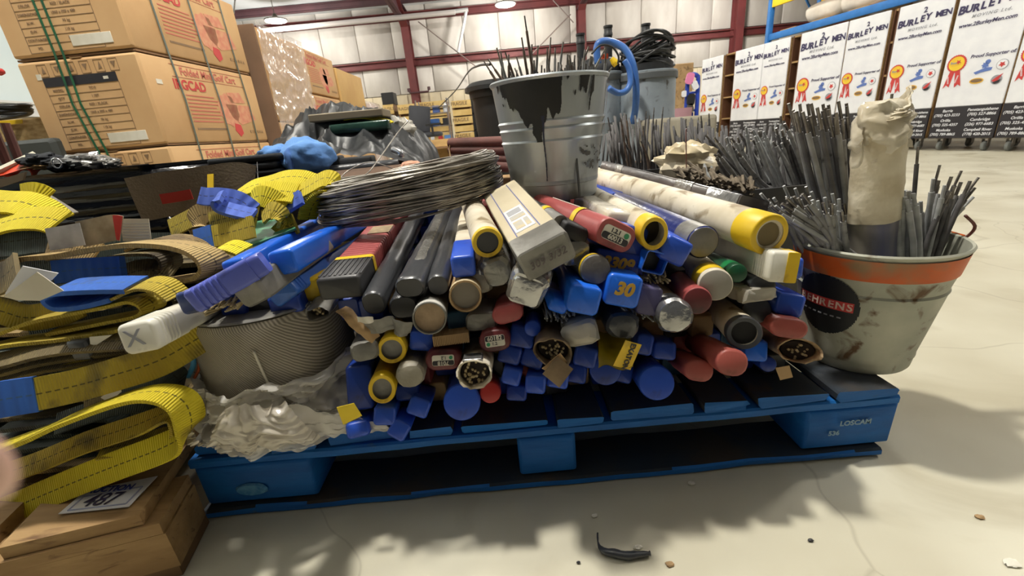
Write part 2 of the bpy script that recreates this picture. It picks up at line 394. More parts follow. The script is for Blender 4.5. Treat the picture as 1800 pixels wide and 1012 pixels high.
# ------------------------------------------------------------------ high-bay lamps
lampem = M('lamp_lens', (255, 250, 236), emit=14)
lm = MATS['lamp_lens']
lh = mesh(*lathe([(.0, .2), (.05, .2), (.07, .13), (.15, .10), (.3, .06), (.3, .03), (.285, .03), (.285, .05), (0, .07)], 28), smooth=40)
ll = mesh(*lathe([(0, -.0), (.2, .0), (.27, .012), (.27, .03), (0, .035)], 28), smooth=40)
for i, (x, y, z, p) in enumerate(LAMPS):
    lab = ['round glowing high-bay lamp hanging at left above the wrapped cartons', 'round glowing high-bay lamp at the top centre above the galvanised bucket'][i] if i < 2 else 'round high-bay warehouse lamp hanging above the frame of the photo'
    t = thing('high_bay_lamp', lab, 'lamp', loc=(x, y, z), group='high-bay lamps under the roof')
    obj('housing', lh, steel, t); obj('lens', ll, lampem, t)
    obj('hanger', mesh(*wire([(0, 0, .19), (0, 0, max(.3, slope(y)+.1-z))], .01, 5, k=0)), steel, t)
    o = lamp_light(0, 0, -.2, p); o.parent = t


# ------------------------------------------------------------------ moving carts with printed white wraps (right)
P0 = PZ(1720, 266, 0); vd = ray(690, 251); D = V((vd.x, vd.y, 0)).normalized()
def online(px, py=200):
    """distance along the row where image column px crosses the cart faces"""
    n = V((D.y, -D.x, 0)); q = ray(px, py); t = (P0-CP).dot(n)/q.dot(n); return (CP+q*t-P0).dot(D)
CH = 1.53
def disc(r, y, n=28, rz=None, cx=0, cz=0, th=.002):
    return xf(loft([(0, circ(r, n, rz)), (th, circ(r, n, rz))]), Matrix.Translation((cx, y, cz)))
def poly(pts, y, th=.002):
    c = len(pts); vs = [(a, y, b) for a, b in pts]+[(a, y+th, b) for a, b in pts]
    return vs, [tuple(range(c)), tuple(reversed(range(c, 2*c)))]+[(i, i+c, (i+1) % c+c, (i+1) % c) for i in range(c)]
def gear(r1, r2, n, cx, cz, y, ph=0):
    return poly([(cx+(r1 if k % 2 else r2)*math.cos(PI*k/n+ph), cz+(r1 if k % 2 else r2)*math.sin(PI*k/n+ph)) for k in range(2*n)], y)
yellowp = M('rosette_yellow', (236, 200, 52), (228, 186, 44), rough=.5); bluep = M('print_blue', (92, 118, 184), rough=.5); pinkp = M('print_pink', (206, 88, 104), rough=.5)
def cart(s0, s1, label):
    wd = s1-s0; o0 = P0+D*s1; o0.z = 0
    m = Matrix((-D, V((D.y, -D.x, 0)), V((0, 0, 1)))).transposed().to_4x4(); m.translation = o0
    t = thing('moving_cart', label, 'cart', m, 'moving carts in printed wraps along the right')
    z0, zb = .13, .445; k = wd/.56
    obj('white_wrap', mesh(*boxd(.004, wd-.004, 0, .02, zb, CH, .006), smooth=40), white, t)
    obj('black_skirt', mesh(*boxd(.002, wd-.002, -.002, .02, z0, zb, .004), smooth=40), pblack, t)
    obj('cart_body', join([boxd(0, wd, .02, .6, z0, z0+.03), boxd(0, .018, .02, .6, z0, CH-.01), boxd(wd-.018, wd, .02, .6, z0, CH-.01), boxd(0, wd, .02, .6, CH-.03, CH-.01)]
        + [boxd(.018, wd-.018, .03, .6, z, z+.015) for z in (.48, .83, 1.18)]), wood, t)
    def T(b, x, z, s, mt, **kw): text(b, s*k, mt, t, face_m(x*k, -.0032, z), th=.0005, **kw)
    T('2', .29, 1.44, .075, pnavy, bold=.03)
    for i, ch in enumerate('BURLEY'): T(ch, .045+i*.057, 1.345+[0, .004, .0, .006, .014, .022][i], .088 if i else .1, pnavy, bold=.045, shear=.08)
    T('MEN', .478, 1.368, .082, pnavy, bold=.035, space=.86)
    T('MOVING Ltd.', .29, 1.275, .04, pgrey, shear=.3, space=1.35, bold=.015)
    T('www.2BurleyMen.com', .27, 1.205, .048, pnavy, shear=.2, bold=.022)
    T('Proud Supporter of:', .385, .905, .042, pnavy, shear=.2, bold=.02)
    # rosette
    ro = obj('rosette_rim', join([gear(.083*k, .078*k, 26, .11*k, .86, -.004)]), pred, t)
    obj('rosette_disc', join([disc(.066*k, -.006, cx=.11*k, cz=.86)]), yellowp, t)
    obj('rosette_star', join([gear(.026*k, .011*k, 5, .125*k, .872, -.0075, .3)]), pred, t)
    text('Best', .03*k, pgrey, t, face_m(.085*k, -.0078, .868), bold=.02); obj('rosette_band', join([poly([(.07*k, .84), (.15*k, .848), (.15*k, .855), (.07*k, .847)], -.0075)]), pgold, t)
    for sx in (-1, 1):
        cx = (.11+.03*sx)*k
        obj('ribbon_tail', join([poly([(cx-.02*k-sx*.01*k, .8), (cx+.02*k-sx*.01*k, .8), (cx+.026*k+sx*.02*k, .64), (cx+sx*.02*k, .662), (cx-.026*k+sx*.02*k, .632)], -.0036)]), pred, t)
        text('*****', .035*k, white, t, face_m(cx+.006*sx*k, -.0045, .71) @ Matrix.Rotation(PI/2-.2*sx, 4, 'Z'), bold=.01)
    # four small logos
    obj('blue_logo', join([poly([(.27*k, .755), (.36*k, .79), (.41*k, .785), (.405*k, .76), (.33*k, .748), (.29*k, .735)], -.004), gear(.032*k, .02*k, 7, .35*k, .81, -.0036), disc(.02*k, -.0036, cx=.365*k, cz=.84)]), bluep, t)
    lg = obj('ring_logo', join([disc(.045*k, -.004, cx=.48*k, cz=.8)]), pgrey, t); obj('ring_logo_field', join([disc(.04*k, -.006, cx=.48*k, cz=.8)]), white, t)
    obj('red_leaf', join([gear(.027*k, .014*k, 5, .48*k, .8, -.008, .3)]), pred, t)
    obj('oval_logo', join([disc(.056*k, -.004, cx=.31*k, cz=.675, rz=.027)]), pgold, t); obj('oval_logo_field', join([disc(.047*k, -.006, cx=.31*k, cz=.677, rz=.017), boxd(.275*k, .35*k, -.008, -.005, .672, .68)]), pbrown, t)
    obj('round_logo', join([disc(.042*k, -.004, cx=.465*k, cz=.668)]), pgrey, t)
    obj('round_logo_wing', join([poly([(.43*k, .66), (.46*k, .69), (.505*k, .72), (.48*k, .665), (.47*k, .64)], -.006)]), pred, t); obj('round_logo_base', join([poly([(.44*k, .645), (.5*k, .67), (.49*k, .64), (.46*k, .63)], -.008)]), pblack, t)
    for i, (a, b) in enumerate((('Barrie', '(705) 423-3233'), ('Orillia', '(705) 325-4357'), ('Muskoka', '(705) 789-8865'))):
        T(a, .13, .405-i*.096, .036, white, bold=.015, shear=.2); T(b, .13, .362-i*.096, .036, white, bold=.015, shear=.2)
    for i, (a, b) in enumerate((('Penetanguishene', '(705) 527-8866'), ('Cambridge', '(226) 977-6683'), ('Campbell River', '(778) 420-2015'))):
        T(a, .42, .405-i*.096, .036, white, bold=.015, shear=.2); T(b, .42, .362-i*.096, .036, white, bold=.015, shear=.2)
    
    for cx in (.09, wd-.09):
        for cy in (.08, .52):
            c = obj('caster', join([xf(loft([(-.018, circ(.038, 20)), (-.012, circ(.048, 20)), (.012, circ(.048, 20)), (.018, circ(.038, 20))]), Matrix.Translation((cx, cy, .05)) @ Matrix.Rotation(PI/2, 4, 'Z'))]), M('caster_grey', (120, 124, 122), rough=.5), t)
            obj('caster_fork', join([boxd(cx-.028, cx-.022, cy-.02, cy+.02, .04, .13), boxd(cx+.022, cx+.028, cy-.02, cy+.02, .04, .13), boxd(cx-.035, cx+.035, cy-.03, cy+.03, .12, .13)]), steel, c)
edges = [(1229, 1264, 'farthest printed moving cart, beside the blue hand truck'), (1284, 1331, 'left half of the second pair of printed moving carts from the far end'), (1331, 1374, 'right half of the second pair of printed moving carts, beside a dark shelf gap'),
         (1391, 1466, 'printed moving cart right of the second dark shelf gap, under the blue rack beam'), (1467, 1533, 'printed moving cart left of the third dark shelf gap'), (1546, 1634, 'printed moving cart right behind the upright wrapped electrode bundle'),
         (1640, 1757, 'printed moving cart nearest in full view, second from the right edge'), (1759, 1905, 'printed moving cart cut off by the right edge of the photo')]
for a, b, lab in edges:
    s1, s0 = online(a), online(b); cart(s0, s1, lab)
for (a, b, lab) in ((1265, 1283, 'brown open shelf cart between the two farthest printed carts'), (1375, 1390, 'brown open shelf cart in the gap left of the middle printed carts'), (1534, 1545, 'dark open shelf cart in the narrow gap right of the middle printed carts')):
    s1, s0 = online(a)-.01, online(b)+.01; wd = s1-s0; o0 = P0+D*s1; o0.z = 0
    m = Matrix((-D, V((D.y, -D.x, 0)), V((0, 0, 1)))).transposed().to_4x4(); m.translation = o0
    t = thing('shelf_cart', lab, 'cart', m); sb = M('shelf_brown', (112, 76, 52), (96, 64, 44), scale=3, rough=.7)
    obj('back_panel', mesh(*boxd(0, wd, .32, .34, .13, CH)), sb, t)
    for x0 in (0, wd-.012): obj('side_panel', mesh(*boxd(x0, x0+.012, .03, .34, .13, CH)), sb, t)
    for z in (.13, .48, .83, 1.18, CH-.02): obj('shelf', mesh(*boxd(.013, wd-.013, .035, .32, z, z+.022)), wood, t)
    for cx in (.04, wd-.04):
        obj('caster', mesh(*xf(loft([(-.015, circ(.05, 16)), (.015, circ(.05, 16))]), Matrix.Translation((cx, .2, .05+.015)) @ Matrix.Rotation(PI/2, 4, 'Z'))), rubber, t)

# pallet rack behind the carts
back = V((D.y, -D.x, 0))*.72
def rk(s, z, off=0): q = P0+D*s+V((D.y, -D.x, 0))*(.72+off); return V((q.x, q.y, z))
rblue = M('rack_blue', (40, 120, 196), (34, 108, 182), rough=.5); ryel = M('rack_yellow', (240, 204, 30), rough=.5); rora = M('rack_orange', (224, 150, 70), (206, 136, 60), scale=5, rough=.6)
t = thing('pallet_rack', 'blue and yellow pallet rack standing behind the printed carts', 'rack')
sF = online(1330, 75)*1.06+.35
def beam3(a, b, w_, h_, name, mt, par):
    d = (b-a); L_ = d.length; obj_ = obj(name, mesh(*boxd(-w_/2, w_/2, 0, L_, -h_/2, h_/2, .006), smooth=40), mt, par); obj_.matrix_world = frame(a, d); return obj_
for s in (sF, sF-5.4):
    for off in (0, 1.0): beam3(rk(s, 0, off), rk(s, 4.2, off)+V((0, .001, 0)), .08, .08, 'upright', rblue, t)
    beam3(rk(s, .6, 0), rk(s, 1.6, 1.0), .03, .03, 'brace', rblue, t); beam3(rk(s, 1.9, 1.0), rk(s, 3.1, 0), .03, .03, 'brace', rblue, t)
for off in (0, 1.0):
    beam3(rk(sF, 1.72, off), rk(sF-5.4, 1.72, off), .05, .1, 'beam', rblue, t)
    beam3(rk(sF, 2.22, off), rk(sF-5.4, 2.22, off), .05, .12, 'beam', ryel, t)
for k in range(9):
    beam3(rk(sF-.35-k*.58, 2.3, .02), rk(sF-.35-k*.58, 2.3, .98), .46, .025, 'deck_board', rora, t)
    beam3(rk(sF-.35-k*.58, 1.78, .02), rk(sF-.35-k*.58, 1.78, .98), .3, .018, 'deck_board', wood, t)
sack = M('white_sack', (226, 220, 208), (208, 200, 186), scale=5, rough=.8, bump=.5, bscale=12)
def sackm(a, b, c, seed):
    vf = loft([(-b/2, rr(a*.7, c*.5, .04)), (-b/2+.05, rr(a*.95, c*.85, .08)), (-b/4, rr(a, c, .1)), (0, rr(a*1.02, c*1.05, .1)), (b/4, rr(a, c, .1)), (b/2-.05, rr(a*.95, c*.85, .08)), (b/2, rr(a*.7, c*.5, .04))])
    return mesh(*crumple(vf, .02, 6, seed), smooth=80)
for i, (px, py, lab) in enumerate(((1372, 45, 'long white stuffed sack at the far end of the blue rack shelf'), (1432, 27, 'white stuffed sack in the middle of the blue rack shelf'))):
    s = online(px, 60)+.15; q = rk(s, 1.93, .32)
    o = solo('stuffed_sack', sackm(.4, .62, .26, i), sack, lab, 'sack', 'white sacks on the rack'); o.matrix_world = frame(q, D)
q = rk(online(1470, 10)+.3, 2.06, .45); solo('white_box', mesh(*crumple(boxd(-.3, .3, -.35, .35, -.26, .26, .05), .01, 5), smooth=50), M('pale_pink_box', (222, 208, 200), rough=.7), 'pale wrapped box on the blue rack shelf beside the sacks', 'box', mw=frame(q, D))
q = rk(online(1528, 5)+.15, 2.0, .4); solo('wooden_crate', mesh(*boxd(-.3, .3, -.3, .3, -.2, .16, .01), smooth=50), cardb, 'light brown carton on the rack shelf above the printed carts', 'box', mw=frame(q, D))

# ------------------------------------------------------------------ carton stacks (left)
def cartonbox(x0, x1, y0, y1, z0, z1, lab, name='shipping_carton', printed=0, mt=cardb, yaw=0.):
    """corner at (x1,y0) faces the viewer; local origin there"""
    m = Matrix.Translation((x1, y0, z0)) @ Matrix.Rotation(yaw, 4, 'Z')
    t = thing(name, lab, 'box', m, 'stacked shipping cartons'); W, L_, h = x1-x0, y1-y0, z1-z0
    vf = boxd(-W, 0, 0, L_, .004, h-.004, .012)
    obj('carton_body', mesh(*vf, smooth=40), mt, t)
    obj('flap_tape', join([boxd(-W/2-.03, -W/2+.03, -.001, L_+.001, h-.0045, h-.002)]), kraft, t)
    if printed:
        for nm_, b_ in (('white_sticker', (-W*.87, -W*.83, -.002, .001, h*.80, h*.86)), ('white_sticker', (-W*.33, -W*.29, -.0035, .001, h*.75, h*.78)), ('white_sticker', (-.001, .002, L_*.07, L_*.11, h*.68, h*.73))): obj(nm_, join([boxd(*b_)]), paper, t)
        # front face print (local -y)
        def FT(b, x, z, s, mt_=pblack, **k): text(b, s, mt_, t, face_m(x, -.0015, z), **k)
        bx0, bx1 = -W*.83, -W*.22; bw = bx1-bx0; zt = h*.72
        obj('title_bar', join([boxd(bx0, bx1, -.002, .002, zt, zt+.045)]), pblack, t)
        FT('SPECIFICATION', (bx0+bx1)/2, zt+.023, .03, pbrown, bold=.01)
        rows = [zt-(zt-.02)*k_/8 for k_ in range(9)]
        obj('table_lines', join([boxd(bx0, bx1, -.0015, .001, z-.0012, z+.0012) for z in rows]+[boxd(xx-.0012, xx+.0012, -.0015, .001, rows[-1], rows[0]) for xx in (bx0, bx0+bw*.3, bx1)]), pbrown, t)
        for k_, wd in enumerate(('MODEL', 'QTY', 'COLOR', 'DIMENSIONS', 'N.W.', 'G.W.', 'CONTAINER', 'PO.')):
            FT(wd, bx0+bw*.15, (rows[k_]+rows[k_+1])/2, .018, pbrown, bold=.01); FT(('TC-2', '1 SET', 'RED / BLACK', '1060 x 800 x 480', '95 kg', '110 kg', '20 GP', '4487')[k_], bx0+bw*.62, (rows[k_]+rows[k_+1])/2, .018, pbrown, bold=.01)
        for k_ in range(6):
            cx = bx0+.02+k_*bw/5.2; z = h*.89
            obj('care_icon', join([boxd(cx-.025, cx+.025, -.0015, .001, z-.03, z-.028), boxd(cx-.025, cx+.025, -.0015, .001, z+.028, z+.03), boxd(cx-.025, cx-.0235, -.0015, .001, z-.03, z+.03), boxd(cx+.0235, cx+.025, -.0015, .001, z-.03, z+.03),
                (poly([(cx-.013, z+.015), (cx, z-.015), (cx+.013, z+.015)], -.002) if k_ % 2 else poly([(cx-.008, z-.015), (cx+.012, z-.012), (cx+.004, z+.02)], -.002))]), pbrown, t)
        obj('shipping_label', join([boxd(bx1-.17, bx1+.05, -.003, .001, .035, .085, .001)]), paper, t, 'pale shipping label')
        # side face print (local +x)
        ms = lambda y, z: Matrix.Translation((.0015, y, z)) @ Matrix.Rotation(PI/2, 4, 'Z') @ Matrix.Rotation(PI/2, 4, 'X')
        def ST(b, y, z, s, mt_=pred, **k): text(b, s, mt_, t, ms(y, z), **k)
        ST('Folded Mini Golf Cart', L_*.52, h*.86, .06, pred2, bold=.02); ST('IRGCAD', L_*.32, h*.70, .075, pred, bold=.03)
        obj('print_rule', join([boxd(-.001, .0015, L_*.2, L_*.85, z, z+.002) for z in (h*.93, h*.79)]), pred2, t)
        for k_ in range(8): obj('print_line', join([boxd(-.001, .0015, L_*.26, L_*(.5+.03*(k_ % 3)), h*(.58-.045*k_), h*(.58-.045*k_)+.006)]), pred2, t)
        obj('print_bar', join([boxd(-.001, .0015, L_*.27, L_*.55, h*.165, h*.19)]), pbrown, t)
        R90 = Matrix.Translation((.0016, 0, 0)) @ Matrix.Rotation(PI/2, 4, 'Z')
        dr = [gear(.11, .098, 10, L_*.62, h*.44, 0), poly([(L_*.6, h*.52), (L_*.86, h*.52), (L_*.9, h*.32), (L_*.72, h*.24), (L_*.64, h*.34)], 0), poly([(L_*.64, h*.68), (L_*.78, h*.7), (L_*.82, h*.56), (L_*.66, h*.54)], 0)]
        obj('machine_print', join([xf(d_, R90) for d_ in dr]), M('print_pale_red', (206, 130, 104), (214, 158, 122), scale=26, rough=.7), t)
        obj('red_drop_print', join([xf(poly([(L_*.64, h*.26), (L_*.7, h*.24), (L_*.71, h*.12), (L_*.67, h*.07), (L_*.63, h*.16)], -.001), R90)]), pred, t)
        for k_, ch in enumerate('KUABHA'): ST(ch, L_*(.8+.028*k_), h*.14, .03, pbrown, bold=.01)
    return t
X1 = -1.86
Zs = [(.16, .225+.0), (.225, .698), (.704, 1.174), (1.186, 1.64)]
labs = {1: 'bottom printed carton of the near left stack, just above the slings', 2: 'middle printed carton of the near left stack with red machine drawing', 3: 'top printed carton of the near left stack, cut off by the top edge'}
for k in (1, 2, 3):
    cartonbox(X1-.665, X1, 2.6, 3.66, Zs[k][0], Zs[k][1], labs[k], printed=1, yaw=-.035)
cut = join([boxd(-.655, -.005, .01, 1.04, 0, .009)])
for z in (.699, 1.1755):
    o = solo('slip_sheet', cut, cardd, 'dark slip sheet between two cartons of the near left stack', 'sheet', 'slip sheets between cartons'); o.matrix_world = Matrix.Translation((X1, 2.6, z)) @ Matrix.Rotation(-.035, 4, 'Z')
# green straps round the stack
yw = Matrix.Translation((X1, 2.6, 0)) @ Matrix.Rotation(-.035, 4, 'Z')
def strap(pts, wd, lab, mt=strapg, w_=.012):
    solo('packing_strap', ribbon([yw @ V(p) for p in pts], wd, w_, .0012, 1), mt, lab, 'strap', 'straps around the near carton stack')
for dx, lab in ((-.43, 'green packing strap left of two down the front of the near carton stack'), (-.385, 'green packing strap right of two down the front of the near carton stack')):
    strap([(dx, .2, 1.645), (dx, -.006, 1.645), (dx+.004, -.006, 1.2), (dx-.008, -.007, .95), (dx+.03, -.006, .7), (dx+.02, -.006, .3)], (1, 0, 0), lab)
for yy, lab in ((.22, 'dark packing strap nearest the corner on the side of the carton stack'), (.55, 'dark packing strap in the middle of the side of the carton stack'), (.88, 'dark packing strap farthest along the side of the carton stack')):
    strap([(-.2, yy, 1.646), (.006, yy, 1.646), (.006, yy+.015, 1.2), (.007, yy+.03, .95), (.006, yy+.02, .7), (.006, yy, .25)], (0, 1, 0), lab, M('dark_strap', (78, 92, 82), rough=.45), .014)
def pallet(x0, x1, y0, y1, z1, lab, mt=wood, nb=6):
    t = thing('wooden_pallet', lab, 'pallet', loc=(x0, y0, 0)); W, L_ = x1-x0, y1-y0
    dm = join([boxd(0, W, 0, L_/nb*.72, z1-.018, z1, .003)]); sm_ = join([boxd(0, .04, 0, L_, .0, z1-.018, .003)])
    for k in range(nb): o = obj('deck_board', dm, mt, t); o.location.y = k*L_/nb+.02
    for k in range(3): o = obj('stringer', sm_, mt, t); o.location.x = k*(W-.04)/2
    return t
pallet(-2.75, -1.84, 2.55, 3.62, .16, 'pale pallet under the near left carton stack'); 
t = solo('support_carton', mesh(*boxd(-2.54, -1.9, 2.62, 3.58, .161, .224, .01), smooth=40), cardd, 'flat brown sheet stack between the pallet and the near carton stack', 'cardboard')
pallet(-2.7, -1.74, 3.74, 4.55, .16, 'pale pallet under the film-wrapped stack'); pallet(-2.7, -1.8, 4.6, 5.6, .16, 'pale pallet under the far printed cartons'); pallet(-2.7, -1.8, 5.7, 6.7, .16, 'pale pallet under the plain tall carton'); pallet(-2.7, -1.85, 6.8, 7.6, .16, 'pale pallet under the white wrapped stack')
# film wrapped stack
t = thing('wrapped_stack', 'tall brown carton stack wrapped in shiny clear film behind the near cartons', 'stack', loc=(-1.76, 3.76, .16))
obj('carton', mesh(*boxd(-.88, 0, 0, .8, 0, .68, .01), smooth=40), cardb, t); obj('carton', mesh(*boxd(-.88, 0, 0, .8, .69, 1.36, .01), smooth=40), cardb, t)
obj('brown_side', mesh(*boxd(-.89, .008, -.02, -.004, 0, 1.37, .003), smooth=40), M('dark_kraft', (124, 96, 74), (108, 84, 64), scale=3, rough=.8), t)
def sheet(nu, nv, fn, th=None):
    vs = [fn(i/nu, j/nv) for j in range(nv+1) for i in range(nu+1)]; fs = []
    for j in range(nv):
        for i in range(nu): a = j*(nu+1)+i; fs.append((a, a+1, a+nu+2, a+nu+1))
    return [tuple(v) for v in vs], fs
def wrap(u, v):
    q = V((0, u*3, v*4)); n_ = noise.noise(V((u*2, v*9, 1)))*.014+noise.noise(V((u*14, v*30, 4)))*.009+noise.noise(V((u*5+v*8, v*22, 2)))*.01
    return (.022+n_, u*.82-.015, v*1.4-.01)
obj('film', mesh(*sheet(60, 90, wrap), smooth=180), thinfilm, t, 'crinkled clear film')
cartonbox(-2.7, -1.84, 4.6, 5.62, .69, 1.14, 'lower far carton with faint red print behind the wrapped stack', printed=1)
cartonbox(-2.7, -1.84, 4.6, 5.62, 1.15, 1.56, 'upper far carton with faint red print behind the wrapped stack', printed=1)
cartonbox(-2.7, -1.84, 4.6, 5.62, .165, .68, 'hidden bottom carton under the far printed cartons')
cartonbox(-2.7, -1.84, 5.7, 6.7, .2, .98, 'carton under the plain tall carton in the far left row')
cartonbox(-2.7, -1.84, 5.7, 6.7, 1.03, 1.5, 'plain tan tall carton on a dark slat in the far left row', mt=M('tan_carton', (204, 166, 104), (194, 154, 94), scale=3, rough=.75))
solo('timber_slat', mesh(*boxd(-2.68, -1.84, 5.7, 6.68, .985, 1.025, .004)), cardd, 'dark slat under the plain tan carton', 'board')
t = thing('white_wrapped_stack', 'pale pink stack wrapped in white film at the far end of the carton row', 'stack', loc=(-1.86, 6.85, .165))
obj('carton', mesh(*boxd(-.8, 0, 0, .7, 0, 1.02, .03), smooth=50), M('pink_white', (218, 196, 188), (206, 180, 172), scale=5, rough=.5), t)
obj('film', mesh(*crumple(boxd(-.81, .02, -.02, .72, .02, 1.05, .04), .012, 9), smooth=60), thinfilm, t)
obj('red_mark', join([boxd(.0, .022, .3, .45, .5, .8)]), pred2, t)

# ------------------------------------------------------------------ background clutter, middle
CR = ['leftmost far stack', 'far stack behind the chair', 'far stack behind the chrome rack', 'far stack left of the dark bin']
for i, (x0, x1, yt, Y, n_) in enumerate(((672, 690, 184, 11.5, 3), (698, 727, 184, 11.3, 3), (729, 782, 180, 11.6, 4), (793, 827, 177, 10.5, 4))):
    a = P(x0, yt, Y); b = P(x1, yt-3, Y); W = b.x-a.x; zt = a.z; hc = zt/n_
    for k in range(n_):
        t = thing('wooden_crate', 'pale wooden crate in the %s, %s' % (CR[i], ('topmost', 'second from the top', 'third from the top', 'lowest')[k]), 'crate', loc=(a.x, Y, zt-hc*(k+1)), group='pale crates by the back wall')
        obj('front_board', mesh(*boxd(0, W, 0, .03, .02, hc*.42)), crate, t); obj('front_board', mesh(*boxd(0, W, 0, .03, hc*.55, hc-.01)), crate, t)
        obj('crate_shell', join([boxd(0, .04, .031, .9, 0.003, hc-.003), boxd(W-.04, W, .031, .9, 0.003, hc-.003), boxd(.04, W-.04, .05, .9, .01, .04), boxd(.04, W-.04, .12, .14, .04, hc-.01)]), cardd, t)
        text('FRAGILE', .1, pbrown, t, face_m(W*.38, -.002, hc*.78), bold=.02)
solo('dark_box', mesh(*boxd(0, .3, 0, .4, 0, .28, .01)), black, 'black box on top of the leftmost far crate stack', 'box', mw=Matrix.Translation(P(678, 184, 11.55)+V((-.1, .1, 0))))
# glass display rack with odd goods
Yr = 9.6; a = P(731, 186, Yr); b = P(786, 244, Yr); Wr = P(786, 186, Yr).x-a.x; zr = a.z
t = thing('display_rack', 'chrome display rack of odds and ends in front of the far crates', 'rack', loc=(a.x, Yr, 0))
chrome = M('chrome', (206, 208, 212), rough=.2, metal=.9)
for xx in (0, Wr):
    for yy in (0, .4): obj('post', mesh(*boxd(xx-.012, xx+.012, yy-.012, yy+.012, 0, zr+.1)), chrome, t)
for z in (.3, .55, .85, 1.1, zr-.05): obj('shelf', mesh(*boxd(-.02, Wr+.02, -.02, .42, z-.01, z+.01)), chrome, t)
goods = [(pred, .2, .12), (bluep, .14, .14), (white, .1, .18), (steel, .1, .1), (hoseb, .2, .14), (pblack, .12, .14), (paper, .12, .1), (white, .08, .16), (redp, .1, .12), (ltblue, .14, .1)]
GL = ['red tool box on the upper shelf of the chrome rack', 'small blue box on the upper shelf of the chrome rack', 'white jug on the upper shelf of the chrome rack', 'grey box on the middle shelf of the chrome rack', 'blue case on the middle shelf of the chrome rack', 'black box on the middle shelf of the chrome rack', 'cream box on the lower shelf of the chrome rack', 'white bottle on the lower shelf of the chrome rack', 'red can on the lower shelf of the chrome rack', 'light blue box on the lower shelf of the chrome rack']
for i, (mt, gw, gh) in enumerate(goods):
    z = (1.111, 1.111, 1.111, .861, .861, .861, .561, .561, .561, .561)[i]; xx = (.12, .36, .55, .1, .3, .52, .06, .22, .38, .52)[i]*Wr/.6
    vf = boxd(-gw/2, gw/2, 0, .16, 0, gh, .012) if i not in (2, 7, 8) else lathe([(0, 0), (gw/2, 0), (gw/2, gh*.7), (gw/5, gh*.85), (gw/5, gh), (0, gh)], 16)
    solo('shelf_box' if i not in (2, 7, 8) else 'bottle', mesh(*vf, smooth=40), mt, GL[i], 'container', mw=Matrix.Translation((a.x+xx, Yr+.1, z)))
# office chair
c = P(745, 238, 9.0); t = thing('office_chair', 'dark grey office chair in front of the chrome rack', 'chair', loc=(c.x, 9.0, 0))
gc = M('chair_grey', (62, 64, 70), rough=.8)
obj('backrest', mesh(*xf(boxd(-.22, .2, -.04, .04, 0, .5, .035), Matrix.Translation((-.08, .1, c.z+.05)) @ Matrix.Rotation(.15, 4, 'Y')), smooth=50), gc, t)
obj('seat', mesh(*xf(boxd(-.24, .28, -.25, .2, -.04, .05, .04), Matrix.Translation((.08, 0, c.z))), smooth=50), gc, t)
obj('armrest', mesh(*boxd(.1, .4, -.28, -.22, c.z+.16, c.z+.2, .01), smooth=40), black, t); obj('arm_post', mesh(*boxd(.2, .24, -.27, -.23, c.z, c.z+.16)), black, t)
obj('column', mesh(*lathe([(.03, .08), (.03, c.z), (0, c.z)], 16)), black, t)
for k in range(5): obj('leg', mesh(*wire([(0, 0, .1), (.28*math.cos(k*1.257), .28*math.sin(k*1.257), .03)], .025, 6, k=0)), black, t)
# flapped carton on a cabinet
c0 = P(726, 262, 3.4); c1 = P(790, 262, 3.4)
t = thing('open_carton', 'worn open carton with raised flaps behind the wire coil', 'box', loc=(c0.x, 3.4, 0)); W = c1.x-c0.x; z1 = P(755, 262, 3.4).z; old = M('old_card', (176, 142, 88), (150, 118, 70), scale=8, rough=.85, g=(110, 90, 60), gamt=.3)
obj('carton_body', mesh(*boxd(0, W, 0, .4, .2, z1, .006)), old, t)
obj('flap', mesh(*boxd(0, W, -.09, -.002, z1+.0, z1+.008, .002)), cardd, t)
obj('flap', mesh(*xf(boxd(0, W, 0, .12, 0, .006), Matrix.Translation((0, .4, z1)) @ Matrix.Rotation(.5, 4, 'X'))), old, t)
obj('flap', mesh(*xf(boxd(0, .1, 0, .4, 0, .006), Matrix.Translation((W, 0, z1)) @ Matrix.Rotation(-.7, 4, 'Y'))), old, t)
obj('skirt', mesh(*boxd(-.02, W+.02, .02, .42, 0, .199)), M('cabinet_brown', (120, 84, 54), rough=.6), t); obj('grey_label', join([boxd(.03, W-.1, -.002, .001, z1-.09, z1-.05)]), pgrey, t)
# black wire shelf
a = P(828, 165, 4.2); b = P(852, 165, 4.2)
t = thing('wire_shelf', 'narrow black wire shelf unit left of the dark bin', 'shelf', loc=(a.x, 4.2, 0)); W = b.x-a.x+.05
for xx in (0, W):
    for yy in (0, .3): obj('post', mesh(*boxd(xx-.01, xx+.01, yy-.01, yy+.01, 0, a.z)), black, t)
for k in range(6): obj('shelf', mesh(*boxd(-.01, W+.01, -.01, .31, a.z-.03-k*.14, a.z-.02-k*.14)), black, t)
for k, (z, mt, lab) in enumerate(((.68, white, 'white packet on the narrow black shelf'), (.54, rust, 'brown packet on the narrow black shelf'), (.82, steel, 'silver tin on the narrow black shelf'))):
    zz = a.z-.02-(1+k)*.14+.0001; solo('packet', mesh(*boxd(.02, W-.03, .05, .2, 0, .09, .008), smooth=40), mt, lab, 'packet', mw=Matrix.Translation((a.x, 4.2, zz)))
# black trash bin
c = P(870, 140, 3.2); t = thing('trash_bin', 'tall black plastic bin behind the galvanised bucket', 'bin', loc=(c.x+.04, 3.35, 0)); zt = c.z
obj('bin_body', mesh(*lathe([(0, 0), (.16, 0), (.17, .02), (.215, zt-.1), (.23, zt-.1), (.235, zt-.04), (.225, zt-.02), (.2, zt-.02), (.19, .1)], 28), smooth=40), black, t)
obj('rim_lid', mesh(*lathe([(.23, zt-.055), (.262, zt-.055), (.262, zt-.03), (.22, zt), (.05, zt+.015), (0, zt+.015)], 28), smooth=40), rubber, t)
